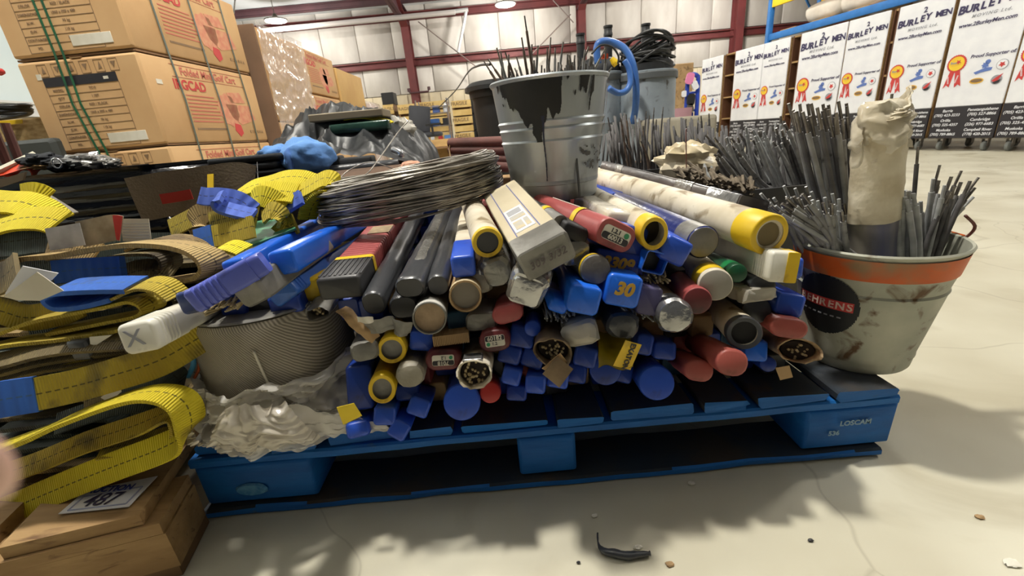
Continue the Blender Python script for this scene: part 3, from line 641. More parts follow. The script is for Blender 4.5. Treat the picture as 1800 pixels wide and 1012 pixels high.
# shop vacuum barrels
def barrel(cx, cy, r, zt, lab):
    t = thing('vacuum_barrel', lab, 'barrel', loc=(cx, cy, 0)); pr = [(0, .02), (r*.97, .02), (r, .04)]
    for z in (.33, .66): pr += [(r, zt*z-.02), (r*1.035, zt*z), (r, zt*z+.02)]
    pr += [(r, zt-.03), (r*1.04, zt-.02), (r*1.04, zt), (r*.98, zt+.005), (0, zt+.006)]
    obj('drum', mesh(*lathe(pr, 40), smooth=30), barrelm, t)
    obj('rim_band', mesh(*lathe([(r*1.042, zt-.05), (r*1.06, zt-.045), (r*1.06, zt-.012), (r*1.042, zt-.008)], 40), smooth=30), M('band_dark_grey', (84, 88, 90), rough=.5), t)
    obj('lid', mesh(*lathe([(r*.9, zt+.007), (r*.9, zt+.05), (r*.7, zt+.09), (r*.3, zt+.11), (0, zt+.11)], 32), smooth=40), rubber, t)
    return t
def standpipe(par, x, y, z0, z1, r=.027):
    o = obj('stand_pipe', mesh(*lathe([(r, z0), (r, z1-.06), (r*1.12, z1-.06), (r*1.12, z1-.045), (r*1.0, z1-.04), (r*1.0, z1-.015), (r*1.14, z1-.012), (r*1.14, z1), (r*.8, z1), (r*.8, z1-.1)], 20), smooth=40), rubber, par); o.location = (x, y, 0)
Yb = 3.0
ca = P(1152, 118, Yb); ra = .2
A = barrel(ca.x, Yb+.2, ra, P(1152, 122, Yb).z, 'larger grey vacuum barrel with black cables heaped on its lid')
cb = P(1075, 125, Yb); B = barrel(P(1066, 125, Yb).x, Yb+.22, .155, P(1075, 123, Yb).z, 'smaller grey vacuum barrel with a blue hose, partly behind the bucket')
for par, px, py, bx in ((A, 1135, 42, ca.x), (A, 1149, 51, ca.x), (B, 1070, 44, P(1066, 125, Yb).x), (B, 1021, 58, P(1066, 125, Yb).x)):
    q = P(px, py, Yb+.2); standpipe(par, q.x-bx, .0 if py != 51 else .08, P(1100, 112, Yb).z, q.z+ (0 if py != 51 else .0))
tA = P(1152, 110, Yb).z
for k in range(13):
    pts = []; rx = R.uniform(.12, .2); ry = R.uniform(.1, .17); cz = tA+R.uniform(.06, .15); tl = R.uniform(-.5, .5); ph = R.uniform(0, 6)
    for j in range(10):
        an = 2*PI*j/10; pts.append((ca.x+R.uniform(-.01, .01)+rx*math.cos(an), Yb+.17+ry*math.sin(an), cz+.05*math.sin(an+ph)+rx*tl*math.cos(an)*.6-.03*abs(math.cos(an))))
    solo('cable_loop', mesh(*wire(pts, .0085, 6, True, 4), smooth=180), rubber, 'black cable loop heaped on the larger vacuum barrel', 'cable', 'black cable loops on the barrel')
def hose(pts, r, mt, lab, n=10, name='hose'):
    solo(name, mesh(*wire(pts, r, n), smooth=180), mt, lab, 'hose')
hose([P(1051, 112, Yb-.1), P(1049, 85, Yb-.1), P(1056, 74, Yb-.1), P(1075, 74, Yb-.08), P(1098, 86, Yb-.1), P(1112, 112, Yb-.12), P(1118, 150, Yb-.12), P(1117, 190, Yb-.1), P(1112, 215, Yb-.05)], .021, hoseb, 'blue hose arching over the smaller barrel and hanging down between the barrels')
hose([P(1098, 106, Yb-.14), P(1106, 122, Yb-.15), P(1108, 145, Yb-.16), P(1100, 160, Yb-.17), P(1085, 163, Yb-.18), P(1070, 155, Yb-.2)], .018, hoseb, 'short blue hose curling at the side of the smaller barrel')
hose([P(1040, 95, Yb-.2), P(1055, 80, Yb-.2), P(1075, 82, Yb-.2), P(1087, 98, Yb-.2), P(1086, 112, Yb-.2)], .006, rubber, 'thin black cord looping over the smaller barrel', 6, 'cord')
solo('yellow_fitting', mesh(*lathe([(0, 0), (.02, 0), (.022, .02), (.014, .05), (0, .05)], 12)), ytape, 'small yellow fitting on the smaller barrel lid', 'fitting', mw=frame(P(1084, 114, Yb-.12), (1, 0, .8)))
solo('orange_switch', mesh(*boxd(-.02, .02, -.01, .01, -.014, .014, .003)), M('orange_red', (226, 90, 50), rough=.4), 'small orange switch cap on the smaller barrel', 'switch', mw=Matrix.Translation(P(1063, 99, Yb-.05)))
solo('grey_bin', mesh(*crumple(boxd(-.2, .2, -.15, .15, -.25, 0, .02), .008, 8), smooth=50), M('dusty_box', (150, 144, 128), (134, 128, 112), scale=6, rough=.9), 'dusty grey box behind the far rods, right of the barrel', 'box', mw=Matrix.Translation(P(1205, 205, 2.7)+V((0, .15, 0))))
# stool-like stand for the dusty box
q = P(1205, 205, 2.7); solo('block_stand', mesh(*boxd(-.22, .22, -.2, .2, 0, q.z-.256, .01)), cardd, 'brown block holding up the dusty grey box', 'block', mw=Matrix.Translation((q.x, q.y+.15, 0)))
# blue hand truck with goods by the farthest cart
Yh = 5.6; q0 = P(1206, 196, Yh); q1 = P(1228, 130, Yh)
t = thing('hand_truck', 'blue tubular hand truck by the farthest printed cart', 'hand truck', loc=(q0.x, Yh, 0)); hw = q1.x-q0.x; hz = q1.z
tub = M('truck_blue', (38, 70, 178), (30, 58, 156), rough=.4)
obj('frame', mesh(*wire([(0, 0, .1), (0, 0, hz-.12), (hw*.15, 0, hz-.02), (hw*.5, 0, hz), (hw*.85, 0, hz-.02), (hw, 0, hz-.12), (hw, 0, .1)], .026, 8, k=5), smooth=180), tub, t)
for z in (hz-.2, hz-.4, hz-.6, .3): obj('crossbar', mesh(*wire([(0, 0, z), (hw, 0, z)], .014, 8, k=0), smooth=180), tub, t)
obj('back_plate', mesh(*boxd(.03, hw-.03, .02, .03, .25, hz-.42)), tub, t); obj('toe_plate', mesh(*boxd(-.02, hw+.02, -.2, .02, .05, .06)), tub, t)
for xx in (-.05, hw+.05): obj('wheel', mesh(*xf(loft([(-.02, circ(.1, 20)), (.02, circ(.1, 20))]), Matrix.Translation((xx, .08, .1)) @ Matrix.Rotation(PI/2, 4, 'Z'))), rubber, t)
for i, (px, py, mt, s_, lab) in enumerate(((1212, 138, M('pink_pack', (222, 130, 176), rough=.6), .09, 'pink packet hanging on the blue hand truck'), (1221, 150, white, .07, 'white packet hanging on the blue hand truck'), (1214, 175, black, .09, 'black round part hanging on the blue hand truck'), (1202, 165, white, .05, 'white tag at the left side of the blue hand truck'), (1213, 190, steel, .07, 'silver part low on the blue hand truck'))):
    vf = xf(loft([(-.02, rr(s_, s_*1.4, s_*.3)), (.015, rr(s_*.9, s_*1.3, s_*.3))]), Matrix.Rotation(R.uniform(-.5, .5), 4, 'Y'))
    solo('hanging_packet', mesh(*vf, smooth=50), mt, lab, 'packet', mw=Matrix.Translation(P(px, py, Yh-.045)))
q = P(1192, 112, 7.5); q2 = P(1222, 112, 7.5)
solo('tan_panel', mesh(*boxd(-.1, q2.x-q.x-.02, 0, .3, 0, q.z, .01)), kraft, 'tall tan carton beyond the blue hand truck', 'box', mw=Matrix.Translation((q.x, 7.5, 0)))
q = P(1197, 190, 5.2); solo('pale_bin', mesh(*lathe([(0, 0), (.13, 0), (.16, q.z), (.15, q.z), (.12, .03), (0, .03)], 20), smooth=40), M('pink_grey', (170, 130, 140), rough=.7), 'small pinkish bin between the barrel and the hand truck', 'bin', mw=Matrix.Translation((q.x, 5.3, 0)))
# conduit drop on the back wall and cross cables
for k, (a, b, lab) in enumerate((((735, 38), (838, 118), 'thin diagonal brace cable left on the back wall'), ((1003, 25), (935, 95), 'thin diagonal brace cable left of the right column'), ((972, 0), (1008, 40), 'short thin diagonal brace rod at the right column top'))):
    solo('brace_cable', mesh(*wire([P(a[0], a[1], WY-.5), P(b[0], b[1], WY-.5)], .018, 5, k=0)), M('cable_grey', (110, 96, 92), rough=.6), lab, 'cable')
solo('conduit', join([wire([P(813, 18, WY-.6), P(819, 22, WY-.6), P(808, 78, WY-.6), P(806, 92, WY-.6)], .05, 8, k=3), wire([P(800, 20, WY-.6), P(823, 17, WY-.6)], .06, 8, k=0)]), M('conduit_silver', (190, 190, 190), rough=.4, metal=.4), 'silver conduit drop hanging beside the left column on the back wall', 'pipe')
solo('long_pipe', mesh(*wire([P(440, 56, WY-1.2), P(800, 21, WY-1.2)], .07, 8, k=0)), M('dust_pipe', (168, 162, 160), rough=.6), 'long grey pipe running under the roof at the back wall', 'pipe')
solo('power_cord', mesh(*wire([P(770, 190, 9), P(800, 160, 8), P(822, 128, 6), P(840, 116, 4), P(862, 113, 3)], .009, 5)), rubber, 'thin slack cord crossing in front of the back wall', 'cord')
t = thing('wall_bracket', 'dark double bracket on the red column above the far crates', 'bracket', mw=Matrix.Translation(P(737, 162, WY-.55)))
obj('bar', mesh(*wire([(-.33, 0, .06), (-.3, 0, 0), (.3, 0, 0), (.33, 0, .08)], .03, 6, k=0)), dkst, t)
for xx in (-.33, .33): obj('hook', mesh(*lathe([(0, 0), (.05, 0), (.05, .1), (0, .1)], 10)), dkst, t, loc=(xx, 0, .04))

# ------------------------------------------------------------------ blue pallet
bp = thing('blue_pallet', 'worn blue wooden block pallet carrying the pile of electrode tubes', 'pallet', loc=(-.58, .6, 0))
def plank(w_, l_, h_, seed, amt=.0018, cuts=14, mt=None, jag=0):
    secs = []
    for k in range(cuts+1):
        y = l_*k/cuts; ring = rr(w_, h_, .0035, 1)
        rg = []
        for (a, b) in ring:
            n_ = noise.noise_vector(V((a*18+seed*5, y*9, b*30+seed)))
            rg.append((a+n_.x*amt*1.6, b+n_.z*amt))
        secs.append((y+(noise.noise(V((seed, 3, k)))*.0), rg))
    vf = loft(secs)
    if jag:
        vs = [tuple(V(v)+V((0, noise.noise(V((v[0]*90, seed, v[2]*120)))*jag, 0))) if (v[1] < .001) else v for v in vf[0]]; vf = (vs, vf[1])
    return vf
bw = [.135, .085, .14, .082, .16, .09, .15, .09, .13, .11]
x = 0.0
def front_paint(me):
    me.materials.append(palb)
    for p in me.polygons:
        if p.normal.y < -.7: p.material_index = 1
for k, wd in enumerate(bw):
    me = mesh(*xf(plank(wd-.012 if k % 3 else wd-.008, 1.0, .018, k*1.7, jag=.012), Matrix.Translation((x+wd/2+.004, R.uniform(-.002, .006) if k % 2 else R.uniform(.0, .022), .131))), smooth=40)
    o = obj('deck_board', me, palt, bp); x += wd+.0048; front_paint(me)
for k, yy in enumerate((.002, .43, .87)):
    obj('stringer_board', mesh(*xf(plank(.1, 1.225, .018, 20+k, cuts=20), Matrix.Translation((0, yy+.05, .1115)) @ Matrix.Rotation(-PI/2, 4, 'Z')), smooth=40), palb, bp)
for k, yy in enumerate((.0, .43, .87)):
    for j, (x0, x1) in enumerate(((.0, .2), (.565, .665), (1.07, 1.232))):
        vf = crumple(boxd(x0, x1, yy+.004, yy+.11, .0185, .102, .006), .003, 22, k*3+j)
        b_ = obj('block', mesh(*vf, smooth=50), palb, bp)
        if k == 0 and j == 2:
            for tx, xx, zz, s_ in (('LOSCAM', .085, .074, .014), ('536', .05, .055, .013)):
                text(tx, s_, M('white_stencil', (150, 180, 200), rough=.8), bp, face_m(x0+xx, yy+.0002, zz), name='stencil', bold=.03)
        if k == 0 and j == 0:
            obj('scuff', mesh(*crumple(xf(loft([(0, circ(.027, 18, .012)), (.003, circ(.03, 18, .014))]), Matrix.Translation((.09, -.001, .05))), .004, 40, 2)), M('scuffed_blue', (96, 156, 196), (60, 128, 180), scale=80, rough=.8), bp, 'scuffed pale patch')
for k, yy in enumerate((-.006, .43, .87)):
    me = mesh(*xf(plank(.1, 1.212, .016, 30+k, cuts=26, amt=.003), Matrix.Translation((-.005, yy+.05, .0095)) @ Matrix.Rotation(-PI/2, 4, 'Z')), smooth=40); obj('bottom_board', me, palt, bp); front_paint(me)
TOP = .1405

# ------------------------------------------------------------------ tubes in the pile
def axis(p1, rpx, L_):
    lo, hi = p1.y-.35*L_, p1.y+L_
    f = lambda Y: (P(rpx[0], rpx[1], Y)-p1).length-L_
    lo = p1.y*1.0
    if f(lo) > 0:      # farther apart than the length: aim level at that pixel's direction
        return (P(rpx[0], rpx[1], p1.y+.05)-p1).normalized()
    for _ in range(40):
        mid = (lo+hi)/2
        if f(mid) > 0: hi = mid
        else: lo = mid
    return (P(rpx[0], rpx[1], (lo+hi)/2)-p1).normalized()
def place(fx, fy, Y, rx, ry, L_, roll=0):
    p = P(fx, fy, Y); return frame(p, axis(p, (rx, ry), L_), roll), S(fx, fy, Y)
def caprings(w_, h_, r, y0, L_, grooves=0, edge=.004, n=4):
    s = [(y0, rr(w_-2*edge, h_-2*edge, max(r-edge, .001), n)), (y0+edge*.35, rr(w_-edge*.7, h_-edge*.7, r, n)), (y0+edge, rr(w_, h_, r, n))]
    y = y0+.012
    for k in range(grooves):
        s += [(y, rr(w_, h_, r, n)), (y+.0012, rr(w_-.003, h_-.003, r, n)), (y+.0026, rr(w_-.003, h_-.003, r, n)), (y+.0038, rr(w_, h_, r, n))]; y += .0075
    s.append((y0+L_, rr(w_, h_, r, n))); return s
def box_tube(a, wh, mcap, mbody, lab, L_=.36, capL=.09, r=.006, roll=0, grooves=0, name='electrode_tube', cat='tube', group=None, tape=None, label=None, mark=None, body=True):
    m, s = place(*a[:5], L_, roll); w_, h_ = wh[0]*s, wh[1]*s
    t = thing(name, lab, cat, m, group)
    obj('cap', mesh(*loft(caprings(w_, h_, r, 0, capL, grooves)), smooth=45), mcap, t)
    obj('body', mesh(*loft([(capL+.0003, rr(w_*.94, h_*.94, r)), (L_-.004, rr(w_*.94, h_*.94, r)), (L_, rr(w_*.86, h_*.86, r))]), smooth=45), mbody, t)
    if tape:
        y0, y1 = tape; obj('tape_band', mesh(*loft([(y0, rr(w_+.0016, h_+.0016, r+.0008)), (y1, rr(w_+.0016, h_+.0016, r+.0008))], False, False), smooth=45), ytape, t, 'yellow tape band')
    if label:
        tx1, tx2 = label
        k = obj('end_label', join([xf(loft([(-.0008, rr(w_*.62, h_*.5, .003)), (0, rr(w_*.62, h_*.5, .003))]), Matrix.Translation((0, 0, 0)))]), paper, t, 'printed end label')
        obj('label_bar', join([xf(loft([(-.0012, rr(w_*.6, h_*.22, .002)), (-.0008, rr(w_*.6, h_*.22, .002))]), Matrix.Translation((0, 0, h_*.12)))]), pblack, k)
        text(tx1, h_*.26, paper, k, face_m(0, -.0016, h_*.12), bold=.02); text(tx2, h_*.2, pblack, k, face_m(-w_*.02, -.0012, -h_*.12), bold=.01)
        obj('green_mark', join([disc(h_*.085, -.0014, 14, cx=-w_*.22, cz=-h_*.12)]), pgreen, k)
    if mark: text(mark, h_*.55, ychalk, t, face_m(0, -.0006, h_*.05), name='marker_writing', bold=.05, shear=.2)
    return t
def round_tube(a, d, mwall, lab, L_=.45, band=None, inner=None, deep=.02, roll=0, name='card_tube', cat='tube', group=None, wall=.12, closed=False, endm=None, asp=1., rough_edge=0, tilt=0):
    m, s = place(*a[:5], L_, roll); r = d*s/2
    t = thing(name, lab, cat, m, group)
    n = 32; rr2 = lambda k: circ(r*k, n, r*k*asp)
    if closed:
        vf = loft([(0, rr2(.93)), (.002, rr2(.985)), (.005, rr2(1)), (L_-.003, rr2(1)), (L_, rr2(.95))])
    else:
        q = 1-wall; vf = loft([(deep, rr2(q*.99)), (.003, rr2(q)), (0, rr2(q+.02)), (0, rr2(.985)), (.003, rr2(1)), (L_-.003, rr2(1)), (L_, rr2(.95))], False, True)
    if rough_edge: vf = ([tuple(V(v)+V((0, noise.noise(V((v[0]*160, v[2]*160, 3)))*rough_edge, 0))) if v[1] < .004 else v for v in vf[0]], vf[1])
    obj('tube_wall', mesh(*vf, smooth=50), mwall, t)
    if not closed: obj('plug', mesh(*crumple(loft([(deep-.0008, rr2((1-wall)*.98)), (deep+.004, rr2((1-wall)*.98))]), .0006, 60, 2), smooth=50), inner or bdull, t)
    if closed and endm is not None: obj('end_disc', mesh(*loft([(-.0012, rr2(.86)), (-.0004, rr2(.93)), (.0018, rr2(.95))]), smooth=50), endm, t)
    if band:
        y0, y1, bm_ = band
        secs = [(y0, rr2(1.015)), (y1, rr2(1.015))]
        if y0 <= 0: secs = [(-.0015, rr2(.72 if not closed else .97)), (-.002, rr2(.95))]+[(0, rr2(1.02)), (y1, rr2(1.02))]
        obj('tape_band', mesh(*loft(secs, False, False), smooth=50), bm_, t)
    return t
def soft_pack(a, wh, mt, lab, L_=.3, r=.015, amt=.003, sc_=45, seed=1, roll=0, name='wrapped_pack', cat='pack', group=None, flat=True, rings=12, taper=.85, cap=None):
    m, s = place(*a[:5], L_, roll); w_, h_ = wh[0]*s, wh[1]*s; secs = [(0, rr(w_*taper*.55, h_*taper*.55, r*.5, 3)), (.002, rr(w_*taper, h_*taper, r, 3)), (.008, rr(w_, h_, r, 3))]
    for k in range(1, rings+1): secs.append((.008+(L_-.008)*(k/rings)**1.3, rr(w_, h_, r, 3)))
    t = thing(name, lab, cat, m, group)
    obj('wrapping', mesh(*crumple(loft(secs), amt, sc_, seed), smooth=(24 if flat else 180)), mt, t)
    if cap: cap(t, w_, h_)
    return t
def rods_end(t, r, y, n=26, asp=1.):
    vf = []
    for k in range(n):
        a_ = R.uniform(0, 6.28); q = r*math.sqrt(R.random())*.85; c_ = circ(.0019, 7); yy = y-R.uniform(0, .008)
        vf.append(xf(loft([(yy, c_), (yy+.03, c_)]), Matrix.Translation((q*math.cos(a_), 0, q*math.sin(a_)*asp))))
    o = obj('rod_ends', join(vf), rodtip, t); o['kind'] = 'stuff'; return o
FP = .60

# --- left group
t = box_tube((243, 594, .485, 440, 500), (60, 56), ivory, ivory, 'white plastic electrode tube pointing far left over the yellow slings', L_=.34, capL=.07, r=.008, grooves=5, roll=-3)
m, s = place(243, 594, .485, 440, 500, .34, -3)
text('80S2', .03, pgrey, t, Matrix.Translation((.002, .14, 56*s/2-.0003)) @ Matrix.Rotation(PI/2, 4, 'Z'), name='marker_writing', bold=.01)
text('X', .03, pgrey, t, face_m(-.004, -.0005, 0), name='marker_writing')
box_tube((337, 531, .53, 520, 430), (48, 42), capb, slate, 'slate-blue ribbed electrode tube just above the white one at far left', L_=.42, capL=.004, r=.006, grooves=0, roll=-6)
m, s = place(337, 531, .53, 520, 430, .42, -6)
o = box_tube((341, 529, .536, 520, 430), (49.5, 43.5), slate, slate, 'ribbed slate-blue sleeve around the far left blue tube', L_=.1, capL=.085, grooves=5, roll=-6, name='tube_sleeve')
box_tube((415, 476, .62, 590, 378), (44, 40), blue, blue, 'long bright blue electrode tube lowest behind the grey-taped one', L_=.47, capL=.08, roll=-8)
box_tube((497, 462, .60, 640, 384), (46, 44), blue, blue, 'brightest blue electrode tube with a square cap, on top at the left', L_=.45, capL=.2, roll=-6)
t = soft_pack((436, 517, .55, 560, 430), (58, 48), gtape, 'tube end wrapped in grey duct tape under the bright blue tubes', L_=.2, r=.006, amt=.0016, sc_=30, seed=4, name='taped_tube', cat='tube', rings=7, roll=-20)
box_tube((495, 516, .62, 655, 414), (54, 34), steelb, steelb, 'faded blue flat electrode tube beneath the brightest blue one', L_=.42, capL=.05, roll=-30, grooves=3)
box_tube((408, 538, .63, 560, 450), (44, 42), dblue, dblue, 'dark blue square tube end above the mesh spool, left one', L_=.36, roll=8)
box_tube((451, 531, .64, 590, 445), (44, 44), bdull, bdull, 'black square tube end between two dark blue ones above the mesh spool', L_=.36)
box_tube((501, 536, .63, 600, 450), (56, 36), dblue, dblue, 'dark blue square tube end above the mesh spool, right one', L_=.36, roll=-4)
t = soft_pack((545, 512, .66, 610, 440), (44, 44), ytape, 'yellow-taped bundle end half hidden left of the black block', L_=.3, r=.012, amt=.0018, seed=7, name='taped_bundle')
t = soft_pack((556, 546, .64, 620, 480), (46, 26), dfoil, 'crumpled grey film tube end under the black block', L_=.25, r=.012, amt=.002, seed=9)
def blk(t, w_, h_): pass
# --- red box with black cap and yellow tape
m, s = place(597, 507, .60, 700, 372, .5, 0); w_, h_ = 76*s, 42*s
t = thing('rod_case', 'maroon ribbed rod case with a black end cap and yellow tape band', 'case', m)
obj('end_cap', mesh(*loft(caprings(w_, h_, .006, 0, .085, 0)), smooth=45), bdull, t, 'black ribbed end cap')
obj('cap_ribs', join([boxd(-w_*.47+i*w_*.12, -w_*.47+i*w_*.12+.003, .008, .083, h_/2, h_/2+.0012) for i in range(9)]), bdull, t)
obj('tape_band', mesh(*loft([(.083, rr(w_+.002, h_+.002, .006)), (.097, rr(w_+.002, h_+.002, .006))], False, False), smooth=45), ytape, t, 'yellow tape band')
secs = [(.0972, rr(w_*.97, h_*.97, .006))]; y = .105
for k in range(12): secs += [(y, rr(w_*.97, h_*.97, .006)), (y+.002, rr(w_*.93, h_*.93, .006)), (y+.004, rr(w_*.93, h_*.93, .006)), (y+.006, rr(w_*.97, h_*.97, .006))]; y += .0125
secs += [(.5, rr(w_*.97, h_*.97, .006))]
obj('body', mesh(*loft(secs), smooth=30), maroon, t)
obj('paper_label', join([boxd(-.012, .03, .235, .29, h_*.485, h_*.485+.001), boxd(-.02, .038, .3, .335, h_*.485, h_*.485+.001)]), M('worn_label', (166, 146, 112), (130, 110, 84), scale=50, rough=.85), t, 'worn brown paper label')
# --- black wrapped bundles
for a, wh, lab, sd in (((656, 534, .585, 738, 372), (42, 46), 'black-wrapped tube immediately right of the maroon case', 1), ((720, 506, .59, 788, 368), (54, 40), 'wide black-wrapped tube in the middle of the black group', 2),
                      ((709, 541, .60, 770, 410), (52, 44), 'black-wrapped tube end lowest in the black group', 3), ((770, 502, .60, 806, 368), (40, 42), 'slim black-wrapped tube at the right of the black group', 4)):
    m, s = place(*a, .5); w_, h_ = wh[0]*s, wh[1]*s
    t = thing('black_wrapped_tube', lab, 'tube', m)
    secs = [(0, rr(w_*.86, h_*.86, .013, 4)), (.003, rr(w_*.97, h_*.97, .015, 4)), (.008, rr(w_, h_, .016, 4))]+[(.008+.5*k/18, rr(w_*(1+.02*math.sin(k*2.1+sd)), h_, .016, 4)) for k in range(1, 19)]
    obj('wrap', mesh(*crumple(loft(secs, False, True), .0011, 26, sd), smooth=60), bwrap, t)
    obj('end_face', mesh(*loft([(.0005, rr(w_*.84, h_*.84, .013, 4)), (.004, rr(w_*.9, h_*.9, .013, 4))]), smooth=45), bdull, t)
t = soft_pack((738, 470, .66, 782, 368), (26, 30), dfoil, 'silvery film-wrapped tube squeezed between the black tubes', L_=.4, r=.01, amt=.0016, seed=12)
# --- blue / white tubes in the centre
box_tube((814, 469, .60, 822, 378), (42, 40), royal, cream, 'violet-blue square cap on a white tube right of the black group', L_=.45, capL=.105)
round_tube((857, 426, .61, 826, 352), 54, cream, 'white card tube with a jagged yellow tape ring and dark end, centre', L_=.4, band=(0, .006, ytape), inner=bdull, deep=.002, rough_edge=.002)
round_tube((818, 521, .585, 826, 440), 58, kraft, 'open cream card tube with a recessed grey disc, centre', L_=.4, band=(.0006, .012, M('cream_paper', (220, 200, 160), rough=.8)), inner=M('disc_grey', (128, 120, 108), rough=.6), deep=.008, wall=.13)
round_tube((755, 560, .565, 775, 470), 60, gtape, 'film-lined round tube with a stuffed paper end, below the black group', L_=.4, band=(.002, .016, M('white_film', (214, 212, 204), rough=.25)), inner=M('paper_wad', (176, 152, 124), (150, 128, 102), scale=40, rough=.8, bump=.6), deep=.007, wall=.1)
# cardboard box in film with grey taped end
m, s = place(962, 452, .535, 884, 345, .36, -22); w_, h_ = 98*s, 56*s
t = thing('boxed_electrodes', 'film-wrapped white electrode carton with grey-taped end and blue printed lines', 'box', m)
obj('carton', mesh(*boxd(-w_/2, w_/2, .055, .36, -h_/2, h_/2, .004), smooth=40), M('cream_carton', (214, 202, 170), (204, 190, 156), scale=10, rough=.5), t)
obj('tape_end', mesh(*crumple(loft([(0, rr(w_*.9, h_*.9, .004, 2)), (.002, rr(w_*1.0, h_, .006, 2)), (.02, rr(w_*1.02, h_*1.03, .006, 2)), (.04, rr(w_*1.02, h_*1.03, .006, 2)), (.058, rr(w_*1.02, h_*1.03, .005, 2))]), .0022, 50, 3), smooth=28), gtape, t, 'grey duct-taped end')
text('309 3/32', h_*.36, M('marker_grey', (92, 84, 84), rough=.7), t, face_m(0, -.0045, 0), name='marker_writing', bold=.01, shear=.2)
zt = h_/2+.0002
obj('blue_lines', join([boxd(x_, x_+.0016, .062, .345, zt-.0005, zt+.0006) for x_ in (-w_*.3, w_*.2)]), M('line_blue', (70, 84, 160), rough=.5), t)
obj('label_panel', join([boxd(-w_*.27, w_*.17, .075, .19, zt-.0005, zt+.0005)]), white, t)
obj('label_pictures', join([boxd(-w_*.22, -w_*.02, .085, .12, zt, zt+.0009), boxd(-w_*.22, w_*.12, .13, .15, zt, zt+.0009), boxd(w_*.02, w_*.12, .085, .12, zt, zt+.0009)]), M('pale_label_art', (206, 190, 150), (176, 180, 186), scale=60, rough=.6), t)
obj('label_text_lines', join([boxd(-w_*.22, w_*.1, .157+k*.005, .159+k*.005, zt, zt+.0009) for k in range(5)]), pgrey, t)
obj('film', mesh(*crumple(loft([(.056, rr(w_*1.03, h_*1.06, .005, 3))]+[(.056+k*.031, rr(w_*1.04, h_*1.07, .006, 3)) for k in range(1, 10)], False, False), .002, 40, 6), smooth=60), M('clear_wrap', (226, 222, 214), rough=.1, film=.16, bump=.4, bscale=30), t, 'clear film')
# big foil pack below
def foilcap(t, w_, h_): obj('folded_end', mesh(*crumple(loft([(-.006, rr(w_*.34, h_*.3, .003, 2)), (-.002, rr(w_*.74, h_*.7, .006, 2)), (.004, rr(w_*.9, h_*.88, .008, 2))]), .003, 70, 3), smooth=20), foil, t)
soft_pack((925, 513, .545, 962, 400), (70, 66), foil, 'crumpled shiny foil pack sticking out below the taped carton', L_=.26, r=.01, amt=.0045, sc_=38, seed=21, name='foil_pack', roll=24, cap=foilcap)
soft_pack((872, 482, .60, 900, 400), (50, 50), dfoil, 'dull silver film-wrapped pack left of the foil pack', L_=.26, r=.012, amt=.005, sc_=40, seed=22, name='foil_pack', roll=-15)
soft_pack((845, 500, .62, 880, 420), (36, 40), film, 'clear crumpled plastic end beside the centre card tube', L_=.2, r=.01, amt=.005, sc_=50, seed=23, name='plastic_wrap')
# maroon case with yellow tape and end label
m, s = place(1083, 414, .585, 950, 358, .34, 30); w_, h_ = 80*s, 50*s
t = thing('rod_case', 'pinkish maroon rod case with white top label and yellow tape, right of the carton', 'case', m)
obj('cap', mesh(*loft([(0, rr(w_*.93, h_*.9, .014, 6)), (.002, rr(w_*.98, h_*.97, .016, 6)), (.006, rr(w_, h_, .018, 6)), (.085, rr(w_, h_, .018, 6))]), smooth=45), salmon if 0 else maroon, t)
obj('tape_band', mesh(*loft([(.082, rr(w_+.002, h_+.002, .018, 6)), (.098, rr(w_+.002, h_+.002, .018, 6))], False, False), smooth=45), ytape, t, 'yellow tape band')
obj('body', mesh(*loft([(.0853, rr(w_*.96, h_*.96, .016, 6)), (.33, rr(w_*.96, h_*.96, .016, 6)), (.34, rr(w_*.8, h_*.8, .014, 6))]), smooth=45), maroon, t)
for nm, x0, x1, y0, y1, mt in (('top_label', -w_*.32, w_*.26, .105, .235, paper), ('label_code', -w_*.2, -w_*.02, .112, .128, pblack), ('label_print', -w_*.05, w_*.2, .12, .2, pred2)):
    obj(nm, join([boxd(x0, x1, y0, y1, h_*.48-.0006, h_*.48+.0006+(0 if nm == 'top_label' else .0008))]) if nm != 'label_print' else join([boxd(x0, x1, y0+k*.014, y0+k*.014+.003, h_*.48, h_*.48+.0012) for k in range(6)]), mt, t)
k = obj('end_label', join([xf(loft([(-.0008, rr(w_*.72, h_*.52, .006, 4)), (0.0, rr(w_*.72, h_*.52, .006, 4))]), Matrix.Identity(4))]), paper, t)
obj('label_bar', join([xf(loft([(-.0014, rr(w_*.7, h_*.24, .004)), (-.0008, rr(w_*.7, h_*.24, .004))]), Matrix.Translation((0, 0, -h_*.12)))]), pblack, k)
text('60013', h_*.25, paper, k, face_m(0, -.0018, -h_*.12), bold=.02); text('1.2.1', h_*.22, pblack, k, face_m(-w_*.05, -.0012, h_*.12), bold=.02); obj('green_mark', join([disc(h_*.1, -.0014, 14, cx=w_*.24, cz=h_*.12)]), pgreen, k)
# black case between them + grey piece
t = box_tube((1012, 410, .60, 950, 366), (52, 28), black, black, 'slim black case wedged between the carton and the pinkish rod case', L_=.2, capL=.05, roll=28)
m, s = place(985, 392, .615, 930, 356, .16, 28); solo('grey_connector', mesh(*loft([(0, circ(14*s, 20)), (.05, circ(14*s, 20)), (.051, circ(15*s, 20)), (.075, circ(15*s, 20))]), smooth=40), M('mid_grey_plastic', (124, 122, 118), rough=.5), 'small grey cylinder beside the black case', 'cylinder', mw=m)
solo('yellow_ring', mesh(*loft([(.052, circ(16*s, 20)), (.066, circ(16*s, 20))]), smooth=40), ytape, 'yellow tape on the small grey cylinder', 'tape', mw=m)
